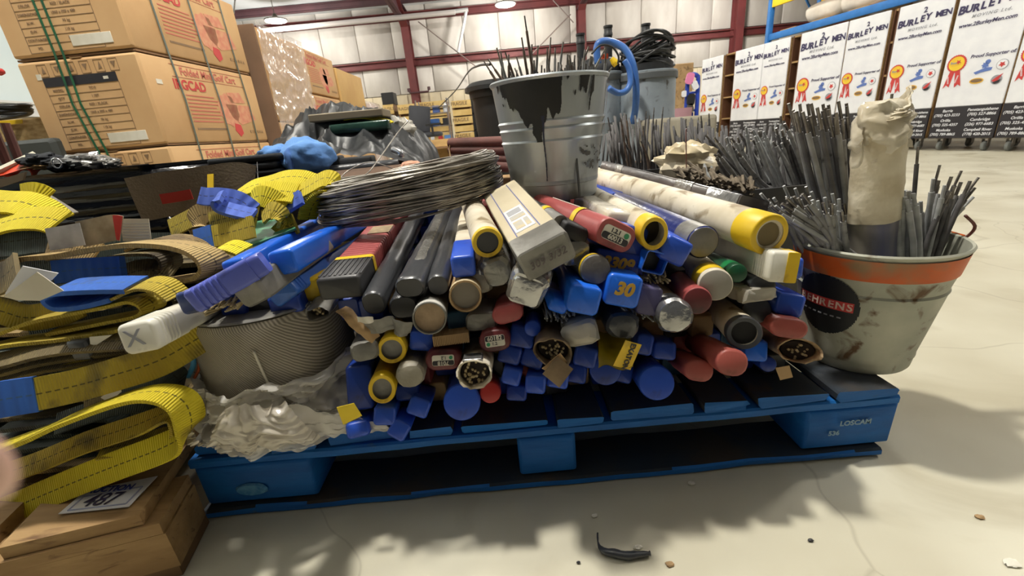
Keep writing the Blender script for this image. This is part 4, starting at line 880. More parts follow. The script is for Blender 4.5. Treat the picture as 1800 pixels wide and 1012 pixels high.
# grey-taped round bundle with yellow band
round_tube((1047, 474, .575, 1000, 440), 54, gtape, 'grey-taped round bundle with a yellow band below the black case', L_=.25, closed=True, endm=M('grey_end', (112, 108, 104), (96, 92, 88), scale=40, rough=.5, bump=.5), band=(.004, .014, ytape))
soft_pack((1012, 446, .60, 985, 415), (54, 50), dfoil, 'torn grey film flap behind the round bundle', L_=.15, r=.01, amt=.005, sc_=45, seed=25, name='plastic_wrap')
# blue group
box_tube((1027, 528, .545, 985, 455), (58, 52), blue, blue, 'large glossy blue square cap lowest left of the two big blue caps', L_=.36, capL=.12, r=.008, roll=16)
box_tube((982, 538, .575, 950, 470), (34, 26), blue, dblue, 'small bright blue open cap left of the large glossy blue cap', L_=.3, capL=.06, roll=25)
box_tube((1096, 512, .555, 1040, 445), (62, 58), blue, blue, 'large glossy blue cap marked 30 in yellow', L_=.36, capL=.12, r=.008, roll=14, mark='30')
box_tube((1142, 530, .575, 1080, 455), (40, 52), M('violet_grey_plastic', (84, 80, 118), (70, 64, 98), rough=.45), slate, 'violet-grey square cap right of the blue cap marked 30', L_=.36, roll=12)
box_tube((1112, 428, .615, 1030, 380), (46, 60), dblue, dblue, 'dark blue square cap right behind the pinkish rod case', L_=.36, roll=18)
t = box_tube((1085, 466, .61, 1020, 420), (84, 50), dblue, dblue, 'dark blue broad cap with yellow scribbles under the pinkish rod case', L_=.36, roll=14, mark='3309')
box_tube((1188, 442, .60, 1105, 378), (50, 46), royal, royal, 'blue square cap right of the open yellow-ringed tube', L_=.38, roll=28)
t = thing('channel_cap', 'open blue channel cap with folded rim among the blue caps', 'cap', place(1152, 462, .60, 1100, 430, .1, 20)[0])
s = S(1152, 462, .6); obj('shell', mesh(*loft([(.004, rr(40*s, 34*s, .004)), (0, rr(42*s, 36*s, .004)), (0, rr(46*s, 40*s, .005)), (.07, rr(46*s, 40*s, .005)), (.07, rr(42*s, 36*s, .004)), (.0641, rr(40*s, 34*s, .004))], False, True), smooth=40), blue, t)
obj('hollow', mesh(*loft([(.02, rr(41*s, 35*s, .004)), (.021, rr(41*s, 35*s, .004))])), black, t)
round_tube((1149, 410, .595, 1040, 345), 50, cream, 'open white card tube with a yellow rim and dark hollow', L_=.42, band=(0, .03, ytape), inner=M('dark_hollow', (60, 54, 40), rough=.8), deep=.03, wall=.08, asp=1.2)
t = box_tube((1098, 392, .66, 1030, 350), (64, 36), film, film, 'clear-film wrapped white box behind the pinkish rod case', L_=.3, roll=10)
box_tube((1098, 392, .665, 1030, 350), (58, 32), paper, paper, 'white box inside clear film behind the pinkish rod case', L_=.29, roll=10, name='paper_box', cat='box')
round_tube((1236, 426, .625, 1075, 350), 58, M('navy_film', (38, 52, 120), (28, 38, 92), scale=12, rough=.3, bump=.3), 'navy film-wrapped tube with a grey-taped end', L_=.5, closed=True, endm=gtape, band=(.002, .05, gtape))
round_tube((1352, 412, .60, 1050, 312), 72, cream, 'longest cream card tube on top with a bright yellow taped end', L_=.74, band=(0, .045, ytape), inner=M('brown_plug', (112, 98, 66), rough=.7), deep=.003, wall=.4)
m, s = place(1322, 366, .72, 1072, 296, .6, 18)
t = thing('long_black_box', 'long black and silver film-wrapped box behind the longest cream tube', 'box', m)
obj('box', mesh(*crumple(loft([(0, rr(62*s, 36*s, .004, 2))]+[(k*.05, rr(62*s, 36*s, .005, 2)) for k in range(1, 13)]), .0012, 30, 3), smooth=40), M('black_silver_film', (84, 78, 76), (46, 44, 46), scale=5, rough=.25, bump=.4, bscale=25), t)
obj('silver_tape', mesh(*loft([(.14, rr(63.5*s, 37.5*s, .005, 2)), (.2, rr(63.5*s, 37.5*s, .005, 2))], False, False), smooth=40), dfoil, t)
obj('film_patch', mesh(*loft([(.004, rr(63.2*s, 37.2*s, .005, 2)), (.09, rr(63.2*s, 37.2*s, .005, 2))], False, False), smooth=40), foil, t)
obj('silver_tape', mesh(*loft([(.46, rr(63.5*s, 37.5*s, .005, 2)), (.5, rr(63.5*s, 37.5*s, .005, 2))], False, False), smooth=40), dfoil, t)
# white plastic box tube at right
t = box_tube((1377, 470, .565, 1235, 415), (46, 56), ivory, ivory, 'white ribbed plastic tube with a yellow-taped end below the longest cream tube', L_=.36, capL=.08, r=.006, roll=6, grooves=6)
s = S(1377, 470, .565); obj('tape_patch', join([xf(loft([(-.0012, rr(20*s, 54*s, .002, 2)), (0.03, rr(20*s, 57*s, .002, 2))]), Matrix.Translation((.0115, 0, 0)))]), ytape, t, 'yellow tape patch')
box_tube((1400, 472, .60, 1300, 425), (24, 38), royal, dblue, 'sliver of a blue cap right behind the white ribbed tube', L_=.3)
round_tube((1296, 480, .60, 1230, 445), 34, dgreen, 'dark green round tube with a bright green collar', L_=.32, closed=True, endm=dgreen, band=(.02, .05, greenp))
round_tube((1340, 503, .60, 1270, 455), 44, bwrap, 'black film-wrapped round end under the white ribbed tube', L_=.32, closed=True, endm=bwrap)
round_tube((1258, 501, .575, 1190, 435), 58, cream, 'white card tube with a yellow label band and grey end disc', L_=.4, closed=True, endm=M('grey_card_end', (150, 146, 136), rough=.7), band=(.012, .055, ytape))
round_tube((1226, 529, .565, 1155, 462), 50, maroon, 'maroon round tube left below the grey-ended card tube', L_=.36, closed=True, endm=dmaroon)
t = round_tube((1186, 556, .555, 1130, 490), 60, kraft, 'cream tube with a crumpled silver foil end', L_=.36, closed=True)
s = S(1186, 556, .555); r_ = 31*s
obj('foil_cover', mesh(*crumple(loft([(-.006, circ(r_*.5, 28)), (-.003, circ(r_*.88, 28)), (.004, circ(r_*1.03, 28)), (.018, circ(r_*1.04, 28)), (.032, circ(r_*1.04, 28)), (.045, circ(r_*1.03, 28))]), .0028, 60, 5), smooth=26), foil, t, 'crumpled silver foil')
round_tube((1308, 585, .555, 1235, 515), 58, cream, 'cream card tube with a black taped rim and dark centre', L_=.4, band=(0, .014, bwrap), inner=black, deep=.01, wall=.2)
box_tube((1387, 577, .565, 1310, 530), (60, 36), salmon, maroon, 'pinkish oval maroon cap near the dirty round pail', L_=.34, capL=.1, r=.016, roll=6)
box_tube((1288, 638, .535, 1180, 575), (54, 48), salmon, maroon, 'lowest pinkish maroon cap, large and rounded, at the right', L_=.36, capL=.12, r=.018, roll=10)
box_tube((1229, 652, .57, 1150, 600), (50, 38), salmon, dmaroon, 'maroon oval cap half under the lowest pinkish one', L_=.34, r=.016, roll=10)
round_tube((1154, 673, .575, 1110, 625), 62, royal, 'large round blue tube end resting on the pallet, right of centre', L_=.36, closed=True, endm=royal)
box_tube((1330, 617, .60, 1270, 575), (36, 38), blue, blue, 'small light blue square cap beside the black-rimmed tube', L_=.3)
box_tube((1389, 536, .60, 1320, 490), (44, 40), royal, royal, 'blue square cap beside the round black pail label', L_=.32, roll=10)
round_tube((1350, 640, .62, 1290, 600), 28, dblue, 'small dark blue round end under the light blue cap', L_=.3, closed=True, endm=dblue)
# torn paper pack with dark rods at right
def torn(fx, fy, Y, rx, ry, w_, h_, lab, mt, seed, roll=0, n=22, flap=None, L_=.3, name='torn_paper_pack'):
    m, s = place(fx, fy, Y, rx, ry, L_, roll); a, b = w_*s/2, h_*s/2
    t = thing(name, lab, 'pack', m)
    secs = [(.03, circ(a*.8, 24, b*.8)), (.0, circ(a*.9, 24, b*.9)), (-.002, circ(a, 24, b))]+[(L_*k/9, circ(a*1.0, 24, b*1.0)) for k in range(1, 10)]
    vf = crumple(loft(secs, False, True), .0045, 42, seed); vf = ([tuple(V(v)+V((v[0]*.25, -1, v[2]*.25))*max(0, noise.noise(V((v[0]*70, v[2]*70, seed)))*.022+.002)) if v[1] < .012 else v for v in vf[0]], vf[1])
    obj('paper_wrap', mesh(*vf, smooth=30), mt, t)
    obj('bundle', mesh(*loft([(.012, circ(a*.78, 20, b*.78)), (.1, circ(a*.78, 20, b*.78))])), M('dark_rod_bundle', (58, 44, 34), (36, 28, 22), scale=60, rough=.8), t)
    rods_end(t, min(a, b)*.9, .012, n)
    if flap: obj('torn_flap', mesh(*crumple(xf(boxd(-.016, .016, -.001, .001, -.032, 0, 0), Matrix.Translation(flap) @ Matrix.Rotation(.4, 4, 'Y') @ Matrix.Rotation(-.3, 4, 'X')), .004, 50, seed)), mt, t)
    return t
torn(1405, 617, .575, 1345, 585, 66, 42, 'torn brown paper pack of dark rods in front of the dirty round pail', M('torn_kraft', (186, 160, 124), (146, 120, 88), scale=30, rough=.85), 31, n=16)
solo('paper_scrap', mesh(*crumple(plate([(1363, 646), (1388, 642), (1393, 662), (1371, 668)], Y=.585, th=.001), .0015, 40, 2)), kraft, 'small torn yellowish paper scrap hanging over the pallet edge at the right', 'scrap')
soft_pack((1340, 520, .585, 1280, 500), (62, 26), film, 'ragged clear plastic strip below the white ribbed tube', L_=.1, r=.006, amt=.006, sc_=60, seed=33, name='plastic_wrap')
round_tube((1330, 545, .62, 1270, 510), 48, bwrap, 'dark wrapped round end left of the small blue cap', L_=.3, closed=True, endm=bwrap)

# --- lower centre
t = torn(834, 657, .545, 852, 575, 62, 54, 'cream paper tube torn open with silver tape over rod ends, lower centre', cream, 41, n=34, L_=.34)
s = S(834, 657, .545); obj('silver_tape', mesh(*crumple(xf(boxd(-16*s, 18*s, -.004, .03, 0, .004, .001), Matrix.Translation((-.002, 0, 24*s))), .003, 50, 4), smooth=30), foil, t, 'silver tape')
round_tube((812, 707, .565, 825, 640), 66, royal, 'large round blue tube end resting on the pallet, left of centre', L_=.36, closed=True, endm=royal)
round_tube((862, 690, .575, 862, 640), 38, redp, 'small red round tube end in the lower centre', L_=.34, closed=True, endm=redp)
box_tube((870, 599, .575, 880, 540), (56, 40), dmaroon, dmaroon, 'maroon oval cap labelled 60182 in the lower centre', L_=.34, r=.016, label=('60182', '1.2'), roll=-3)
box_tube((892, 552, .585, 905, 490), (56, 34), maroon, maroon, 'plain maroon oval cap under the foil pack', L_=.34, r=.014, roll=-12)
box_tube((779, 633, .575, 800, 560), (62, 38), dmaroon, dmaroon, 'dark maroon oval cap with an upside-down label, left of the torn cream tube', L_=.34, r=.015, label=('7018', '1.2'), roll=184)
t = solo('corrugated_strip', join([xf(boxd(-.026+.0026*k, -.0245+.0026*k, 0, .05, -.008, .008), Matrix.Identity(4)) for k in range(21)]+[boxd(-.027, .028, .002, .05, -.007, .007)]), kraft, 'corrugated brown cardboard strip above the upside-down label', 'cardboard', mw=place(792, 597, .585, 800, 540, .2)[0])
box_tube((741, 600, .60, 765, 530), (42, 36), royal, dblue, 'blue square cap under the film-lined tube', L_=.34, roll=12)
box_tube((808, 566, .62, 815, 510), (44, 42), M('teal_dark', (16, 64, 92), (12, 50, 76), rough=.5), dblue, 'dark teal square cap below the open cream card tube', L_=.3)
soft_pack((846, 568, .60, 862, 510), (54, 34), gtape, 'crumpled grey wrap between the teal cap and the plain maroon cap', L_=.24, r=.008, amt=.004, seed=43)
def yt(a, d, lab, asp=1.): round_tube(a, d, M('yellow_tube', (196, 158, 34), (160, 126, 30), scale=14, rough=.55), lab, L_=.3, band=(0, .02, ytape), inner=gtape, deep=.006, wall=.16, asp=asp)
yt((689, 614, .585, 722, 540), 50, 'yellow-taped round tube stuffed with grey wrap, upper of two')
yt((672, 683, .56, 700, 600), 46, 'yellow-taped round tube stuffed with grey wrap, lower of two', 1.15)
t = soft_pack((721, 662, .56, 745, 580), (52, 44), M('pale_wrap', (160, 154, 138), (140, 134, 118), scale=20, rough=.5, bump=.4), 'pale crumpled round pack end right of the yellow tubes', L_=.3, r=.018, amt=.002, seed=45, flat=True)
soft_pack((640, 618, .57, 672, 545), (50, 36), gtape, 'dull grey wrapped tube end left of the yellow tubes', L_=.3, r=.012, amt=.003, seed=46)
torn(560, 549, .62, 600, 480, 40, 26, 'small opened pack of pale rod ends above the mesh spool', gtape, 47, n=16, L_=.2)
for i, (pts, lab) in enumerate((([(588, 545), (606, 536), (668, 590), (652, 606)], 'tan torn paper strip lying across the left of the pile'), ([(634, 560), (690, 555), (702, 575), (650, 588)], 'crumpled dull paper sheet beside the tan strip'), ([(690, 560), (728, 565), (716, 592), (694, 590)], 'grey paper corner left of the film-lined tube'), ([(628, 556), (656, 557), (655, 564), (630, 566)], 'small broken cream paper piece under the maroon case'))):
    vf = plate(pts, Y=[.575, .585, .565, .56], th=.003)
    a, b, c, d = [P(x_, y_, .575-.004*i) for x_, y_ in pts]
    def fn(u, v): return a.lerp(b, u).lerp(d.lerp(c, u), v)+V((0, -.006*math.sin(u*PI), .003*math.sin(v*9)))
    v1, f1 = sheet(12, 10, fn); v1 = crumple((v1, f1), .004, 45, i)[0]; n0 = len(v1)
    solo('torn_paper', mesh(v1+[tuple(V(q)+V((0, .0015, -.001))) for q in v1], f1+[tuple(reversed([z+n0 for z in f])) for f in f1], smooth=30), (kraft, gtape, gtape, paper)[i], lab, 'paper')
# bottom blue caps left of centre
BL = [((676, 731, .565, 705, 670), (38, 34), 12, 'violet-blue square cap low beside the yellow plastic tag'), ((701, 756, .560, 735, 690), (34, 34), 38, 'lowest violet-blue square cap turned on its corner, left of centre'), ((736, 716, .575, 765, 650), (38, 34), 28, 'violet-blue square cap turned sideways, right of the lowest one'),
      ((629, 755, .565, 660, 700), (40, 28), 0, 'flat violet-blue cap low behind the yellow plastic tag'), ((716, 690, .60, 740, 640), (40, 30), 8, 'dark blue cap under the pale round pack'), ((632, 682, .60, 668, 610), (44, 80), 6, 'tall dark blue box standing behind the clear bag')]
for a, wh, ro_, lab in BL: box_tube(a, wh, royal if 'violet' in lab else dblue, dblue, lab, L_=.34, roll=ro_)
# bottom blue caps centre
BC = [((899, 662, .585, 915, 600), (34, 32), 18, 'blue cap'), ((941, 676, .575, 955, 610), (36, 34), 6, 'b'), ((980, 668, .585, 990, 610), (38, 30), 10, 'c'), ((908, 691, .60, 920, 640), (36, 28), 6, 'd'),
      ((896, 624, .60, 905, 570), (40, 34), 20, 'e'), ((936, 631, .60, 945, 575), (40, 34), 24, 'f'), ((917, 592, .60, 925, 540), (44, 40), 14, 'g'), ((1029, 628, .59, 1030, 575), (40, 36), 14, 'h'), ((1013, 657, .61, 1018, 605), (36, 34), 10, 'i'), ((1134, 606, .59, 1100, 560), (28, 38), 12, 'j'),
      ((1169, 617, .59, 1130, 575), (38, 32), 4, 'k'), ((1091, 655, .62, 1070, 610), (42, 34), 14, 'l')]
BN = ['tilted blue square cap right of the small red round end', 'brightest blue square cap in the lower centre cluster', 'flat blue square cap at the right of the lower centre cluster', 'darkest low blue cap resting on the pallet in the centre cluster', 'dark blue tilted cap below the 60182 label', 'dark blue tilted cap left of the torn brown pack',
      'dark blue cap right of the 60182 label', 'dark blue square cap below the clear-wrapped pack', 'dark blue cap left of the round dark tube', 'violet-grey cap corner beside the yellow lettered wrapper', 'blue square cap under the foil-ended tube', 'dark blue cap in shadow behind the yellow lettered wrapper']
for (a, wh, ro_, _), lab in zip(BC, BN): box_tube(a, wh, royal if 'bright' in lab or 'tilted blue' in lab or 'flat' in lab else dblue, dblue, lab, L_=.34, roll=ro_)
round_tube((1064, 650, .60, 1060, 600), 56, dblue, 'round dark blue tube end left below the yellow lettered wrapper', L_=.34, closed=True, endm=dblue)
round_tube((936, 577, .60, 940, 530), 30, royal, 'small round blue end beside the foil pack', L_=.3, closed=True, endm=royal)
# torn and clear wrapped packs, black bundle, EXATON wrapper
torn(972, 617, .555, 965, 545, 66, 50, 'torn brown-paper and film pack of rods, centre', M('torn_brown', (150, 128, 98), (104, 86, 64), scale=26, rough=.5), 51, roll=20, flap=(.02, -.012, -.008), n=26)
solo('torn_card', mesh(*crumple(plate([(952, 648), (985, 620), (1000, 640), (968, 656)], Y=.545, th=.0015), .0015, 60, 4)), kraft, 'small torn tan card piece under the brown-paper pack', 'scrap')
soft_pack((1022, 588, .565, 1005, 535), (66, 44), film, 'crumpled clear plastic pack end below the large blue caps', L_=.24, r=.014, amt=.006, sc_=42, seed=53, name='plastic_wrap', roll=-10)
soft_pack((1022, 588, .585, 1005, 535), (52, 34), cream, 'pale rod pack inside the crumpled clear plastic', L_=.24, r=.012, amt=.002, seed=54)
soft_pack((1096, 574, .57, 1060, 520), (58, 46), bwrap, 'crumpled black plastic bundle end below the blue cap marked 30', L_=.28, r=.016, amt=.005, sc_=45, seed=55, name='black_wrap')
a, b, c, d = [P(x_, y_, Y_) for x_, y_, Y_ in ((1058, 562, .60), (1086, 640, .558), (1110, 650, .55), (1128, 600, .555))]
m, s = place(1088, 618, .555, 1060, 560, .2, 0)
t = thing('yellow_wrapper', 'yellow plastic wrapper printed EXATON hanging in the lower right centre', 'wrapper', m)
def wr(u, v): return V(((u-.5)*.05+(v-.5)*.012, .001+.05*v*v*0+.004*math.sin(u*5)+.09*v, -.024+.03*v+.004*math.sin(u*7+v*3)))
v1, f1 = sheet(16, 16, wr); v1 = crumple((v1, f1), .002, 40, 3)[0]; n0 = len(v1)
obj('sheet_wrap', mesh(v1+[(q[0], q[1]+.0006, q[2]-.0012) for q in v1], f1+[tuple(reversed([z+n0 for z in f])) for f in f1], smooth=60), M('yellow_film', (206, 182, 40), (180, 156, 60), scale=16, rough=.3), t)
pq = P(1105, 622, .548); ex = P(1118, 600, .55)-P(1097, 646, .548)
mm = Matrix.Translation(V((.0, 0, 0)))
pt = solo('yellow_label', mesh(*crumple(plate([(1078, 643), (1108, 650), (1128, 606), (1100, 598)], Y=.547, th=.001), .0006, 40, 6)), ytape, 'bright yellow printed label end reading EXATON', 'label')
tx = text('EXATON', .0108, pblack, pt, Matrix.Identity(4), bold=.03, th=.0004)
c0 = P(1105, 627, .5462); xd = (P(1099, 648, .5462)-P(1117, 604, .5462)).normalized(); nd = (c0-CP).normalized(); nd = (-V((0, 1, 0))+xd*xd.y).normalized(); yd = nd.cross(xd)
mt_ = Matrix((xd, yd, nd)).transposed().to_4x4(); mt_.translation = c0; tx.matrix_local = mt_
# loose clumps of rod ends
for i, (px, py, Y, lab) in enumerate(((385, 545, .60, 'broken rod ends between the slate tube and the mesh spool'), (985, 560, .59, 'clump of brown rod ends under the large glossy blue cap'), (1150, 492, .60, 'clump of dark rod ends under the open blue channel'), (1130, 560, .585, 'clump of rod ends right of the black plastic bundle'))):
    vf = []
    for k in range(26):
        d_ = V((R.uniform(-.3, .3), 1, R.uniform(-.2, .2))).normalized(); q = V((R.uniform(-.024, .024), R.uniform(-.004, .012), R.uniform(-.007, .007)))
        vf.append(wire([q, q+d_*.06], .0016, 5, k=0))
    solo('rod_bundle', join(vf, 180), rodm if i % 2 else rodtip, lab, 'rods', mw=Matrix.Translation(P(px, py, Y)))['kind'] = 'stuff'
# hidden filler tubes holding the pile up
fil = 0
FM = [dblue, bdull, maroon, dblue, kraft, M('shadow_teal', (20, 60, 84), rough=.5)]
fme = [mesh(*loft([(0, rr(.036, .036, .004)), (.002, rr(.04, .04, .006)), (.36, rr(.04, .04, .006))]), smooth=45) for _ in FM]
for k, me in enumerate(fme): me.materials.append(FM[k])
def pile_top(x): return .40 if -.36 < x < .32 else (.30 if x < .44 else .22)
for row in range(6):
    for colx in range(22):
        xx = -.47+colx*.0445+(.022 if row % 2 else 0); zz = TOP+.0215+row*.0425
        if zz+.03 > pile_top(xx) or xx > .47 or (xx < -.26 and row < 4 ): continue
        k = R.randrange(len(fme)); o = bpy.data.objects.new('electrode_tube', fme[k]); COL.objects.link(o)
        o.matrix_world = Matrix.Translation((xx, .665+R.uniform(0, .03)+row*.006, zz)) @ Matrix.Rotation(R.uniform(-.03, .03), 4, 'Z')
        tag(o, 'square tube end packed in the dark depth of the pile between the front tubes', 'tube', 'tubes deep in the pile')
# second rank at the back to carry coil and bucket
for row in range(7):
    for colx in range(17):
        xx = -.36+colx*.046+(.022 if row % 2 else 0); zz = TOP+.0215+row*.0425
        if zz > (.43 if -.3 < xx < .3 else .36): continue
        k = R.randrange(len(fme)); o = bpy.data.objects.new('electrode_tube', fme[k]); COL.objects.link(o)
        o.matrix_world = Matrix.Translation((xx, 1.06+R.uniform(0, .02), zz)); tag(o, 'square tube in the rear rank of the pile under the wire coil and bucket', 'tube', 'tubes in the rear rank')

# ------------------------------------------------------------------ wire coil
cc = V((-.205, .985, .502)); crx = .205
parts = []
tiltm = Matrix.Translation(cc) @ Matrix.Rotation(.10, 4, 'Y').inverted() @ Matrix.Rotation(-.02, 4, 'X')
for k in range(190):
    rad = crx*R.uniform(.80, 1.0); zc = R.uniform(-.038, .038)*(1.15-abs(rad/crx-.9)*4); e = R.uniform(-.008, .008); ph = R.uniform(0, 6.28); oz = R.uniform(-.007, .007)
    n = 56; pts = []
    for j in range(n):
        a = 2*PI*j/n; pts.append(tiltm @ V(((rad+e*math.cos(a+ph))*math.cos(a), (rad+e*math.sin(2*a+ph)*.6)*math.sin(a), zc+oz*math.sin(a+ph*2)+.004*math.sin(3*a+ph))))
    parts.append(wire(pts, .0019, 4, True, 0))
ct = thing('wire_coil', 'large coil of grey steel wire lying on top of the tubes left of the bucket', 'wire coil', loc=(cc.x, cc.y, .455))
wm = M('drawn_steel_wire', (186, 180, 170), (140, 134, 124), scale=30, rough=.36, metal=.5)
o = obj('wire_strands', join(parts, 180), wm, ct); o['kind'] = 'stuff'; o.matrix_parent_inverse = Matrix.Translation(cc*-1) @ Matrix.Translation((0, 0, cc.z-.455))
def abs_child(name, me, mat, par, label=None):
    o = obj(name, me, mat, par, label); o.matrix_parent_inverse = par.matrix_basis.inverted(); return o
for px, py, dx in ((566, 345, -.0), (868, 318, 0.)):
    c = P(px, py, .985); pts = [c+V((.02*math.cos(a), .02*math.sin(a*2)*.6, .04*math.sin(a))) for a in [k*PI/6 for k in range(12)]]
    abs_child('tie_wire', mesh(*wire(pts, .0016, 5, True, 3), smooth=180), wm, ct)
def lw(pts, r, mt, lab, name='loose_wire'): solo(name, mesh(*wire(pts, r, 5), smooth=180), mt, lab, 'wire')
lw([P(452, 285, 1.2), P(455, 330, .95), P(462, 352, .85)], .0011, rubber, 'thin dark wire hanging in front of the blue folded cloth')
lw([P(590, 330, .95), P(640, 308, 1.0), P(662, 285, 1.1), P(700, 232, 1.3), P(718, 212, 1.35)], .0016, wm, 'springy wire end rising right from the coil over the black tarp')
lw([P(595, 318, 1.0), P(612, 300, 1.05), P(650, 285, 1.05), P(690, 296, 1.05)], .0013, wm, 'thin curled wire arching just above the coil')
lw([P(560, 370, .83), P(590, 366, .83), P(640, 356, .84), P(700, 345, .84), P(770, 336, .86)], .0012, wm, 'loose bright wire crossing the front of the coil')
lw([P(520, 300, 1.0), P(527, 330, .9), P(545, 350, .86), P(560, 352, .86)], .001, steel, 'fine wire curling left of the coil by the yellow sling')
for k in range(9):
    s_ = R.choice((-1, 1)); lw([P(868+R.uniform(-3, 3), 300+k*5, .98), P(880+R.uniform(0, 6), 296+k*6, .98), P(872, 306+k*4, .98)], .0008, kraft, 'frayed binding twine at the right end of the coil, %s' % ('uppermost', 'middle', 'lowest')[k]) if k < 3 else None

# ------------------------------------------------------------------ galvanised bucket
bx, by, bz = .113, .955, .462; bt = .692
bk = thing('galvanised_bucket', 'stained galvanised bucket full of welding rods standing on top of the pile', 'bucket', loc=(bx, by, bz)); hb = bt-bz
pr = [(0, .006), (.086, .004), (.09, 0), (.0915, .004), (.0925, .03), (.0945, .032), (.0945, .038), (.0935, .042)]
for z in (.50, .60, .66): pr += [(.0925+z*.025-.0005, hb*z-.004), (.0925+z*.025+.0018, hb*z), (.0925+z*.025-.0005, hb*z+.004)]
pr += [(.1165, hb-.008), (.119, hb-.007), (.1215, hb-.002), (.119, hb+.001), (.1165, hb-.001), (.1145, hb-.01), (.092, .02), (0, .02)]
obj('bucket_wall', mesh(*lathe(pr, 64), smooth=30), galv, bk)
def patch(rfn, a0, a1, z0, z1, fn, th=.0004, nu=30, nv=30, off=.0005):
    """curved thin patch on a pail; fn(u,v) true where the patch is"""
    vs = []; fs = []; idx = {}
    for j in range(nv+1):
        for i in range(nu+1):
            a = a0+(a1-a0)*i/nu; z = z0+(z1-z0)*j/nv; r = rfn(z)+off; vs.append((r*math.cos(a), r*math.sin(a), z))
    for j in range(nv):
        for i in range(nu):
            if fn((i+.5)/nu, (j+.5)/nv): a = j*(nu+1)+i; fs.append((a, a+1, a+nu+2, a+nu+1))
    bm = bmesh.new(); bv = [bm.verts.new(v) for v in vs]
    for f in fs: bm.faces.new([bv[i] for i in f])
    for v in [v for v in bm.verts if not v.link_faces]: bm.verts.remove(v)
    me = bpy.data.meshes.new('mesh'); bm.to_mesh(me); bm.free(); me.shade_smooth(); return me
rb = lambda z: .0925+(z/hb)*.025+.0017
obj('tar_stain', patch(rb, -2.7, -1.5, hb*.50, hb*.965, lambda u, v: v > .05+1.25*abs(u-.66)**.8+.45*noise.noise(V((u*7, v*1.6, 3)))+.25*noise.noise(V((u*19, v*4, 1))), nu=130, nv=60), tar, bk, 'black tar stain below the rim')
obj('tar_stain', patch(rb, -1.5, -.9, hb*.6, hb*.97, lambda u, v: v > .75+.8*noise.noise(V((u*6+4, v*1.6, 5))), nu=70, nv=40), tar, bk, 'thin tar runs right of the main stain')
obj('paint_drip', patch(rb, -1.86, -1.78, hb*.18, hb*.70, lambda u, v: abs(u-.5-.1*math.sin(v*7)) < (.12+.38*max(0, v-.75)*4*.5+.05*v), nu=16, nv=60, off=.0009), M('blue_black_drip', (26, 32, 62), rough=.35), bk, 'long dark blue paint drip')
obj('smudge', patch(rb, -1.15, -.45, hb*.24, hb*.44, lambda u, v: noise.noise(V((u*6, v*5, 8)))+noise.noise(V((u*17, v*12, 2)))*.4 > .22, nu=44, nv=30), M('soft_smudge', (84, 84, 80), rough=.6), bk, 'dark smudge at the right')
obj('side_seam', join([xf(boxd(-.0018, .0018, -.0012, .002, .006, hb-.01), Matrix.Translation((rb(hb*.5)*math.cos(-1.2), rb(hb*.5)*math.sin(-1.2), 0)) @ Matrix.Rotation(.37, 4, 'Z') @ Matrix.Rotation(-.108, 4, 'X'))]), M('seam_dark', (92, 94, 92), rough=.5, metal=.4), bk)
obj('rust_streak', patch(rb, -.35, -.22, hb*.35, hb*.95, lambda u, v: noise.noise(V((u*3, v*6, 11))) > -.15, nu=10, nv=30), M('rust_paint', (120, 80, 70), rough=.6), bk, 'rusty streak near the right edge')

# ------------------------------------------------------------------ rods
def rod_mesh(mt, tip, r, bend):
    n = 7; secs = []
    def c(y, q): return (y, [(a+bend*math.sin(y*PI), b) for a, b in circ(q, n)])
    flux = loft([c(0, r), c(.3, r), c(.6, r), (.895, [(a+bend*math.sin(.895*PI), b) for a, b in circ(r, n)])])
    core = loft([(.8951, [(a+bend*math.sin(.9*PI), b) for a, b in circ(r*.62, n)]), (1.0, circ(r*.62, n))])
    vs = flux[0]+core[0]; o = len(flux[0]); fs = flux[1]+[tuple(i+o for i in f) for f in core[1]]
    me = mesh(vs, fs, 60); me.materials.append(mt); me.materials.append(tip)
    for i, p in enumerate(me.polygons): p.material_index = 1 if i >= len(flux[1]) else 0
    return me
RM = {}
def rmesh(kind, r):
    key = (kind, r)
    if key not in RM:
        mt = {'g': rodm, 'p': rodl, 'd': rodd, 'b': rodb}[kind]
        RM[key] = [rod_mesh(mt, steel if kind != 'p' else rodl, r, b) for b in (0, .006, -.008)]
    return R.choice(RM[key])
NR = 0
def rod(base, tip, kind, r, lab, group, name='welding_rod'):
    global NR; NR += 1
    d = tip-base; me = rmesh(kind, r); o = bpy.data.objects.new(name, me); COL.objects.link(o)
    up = V((0, 0, 1)) if abs(d.normalized().z) < .98 else V((0, 1, 0))
    o.matrix_world = frame(base, d, R.uniform(0, 360), up) @ Matrix.Diagonal((1, d.length, 1, 1))
    shade = {'g': 'mid-grey', 'p': 'palest', 'd': 'darkest', 'b': 'rust-brown'}[kind]
    for w_ in ('pale grey', 'dark grey', 'thin brown-grey', 'taller brown-grey', 'thin dark brown', 'thin dark', 'grey', 'single dark', 'tan short'):
        if lab.startswith(w_+' ') or (' '+w_+' rod') in lab: lab = lab.replace(w_+' ', shade+' '+({'taller brown-grey': 'taller '}.get(w_, '')), 1); break
    return tag(o, lab, 'rod', group+', '+shade)
LB = 'thin brown-grey welding rod standing in the galvanised bucket'; GB = 'rods in the galvanised bucket'
tall = [(922, 28, 940), (917, 66, 930), (968, 66, 958), (935, 78, 938), (946, 80, 945), (873, 84, 895), (880, 90, 890), (851, 108, 880), (858, 104, 893), (990, 74, 985), (998, 98, 1000), (894, 96, 897), (976, 84, 975), (888, 92, 905), (908, 100, 925), (1035, 82, 1010), (1065, 84, 1030), (1076, 118, 1058), (905, 120, 915), (962, 84, 965)]
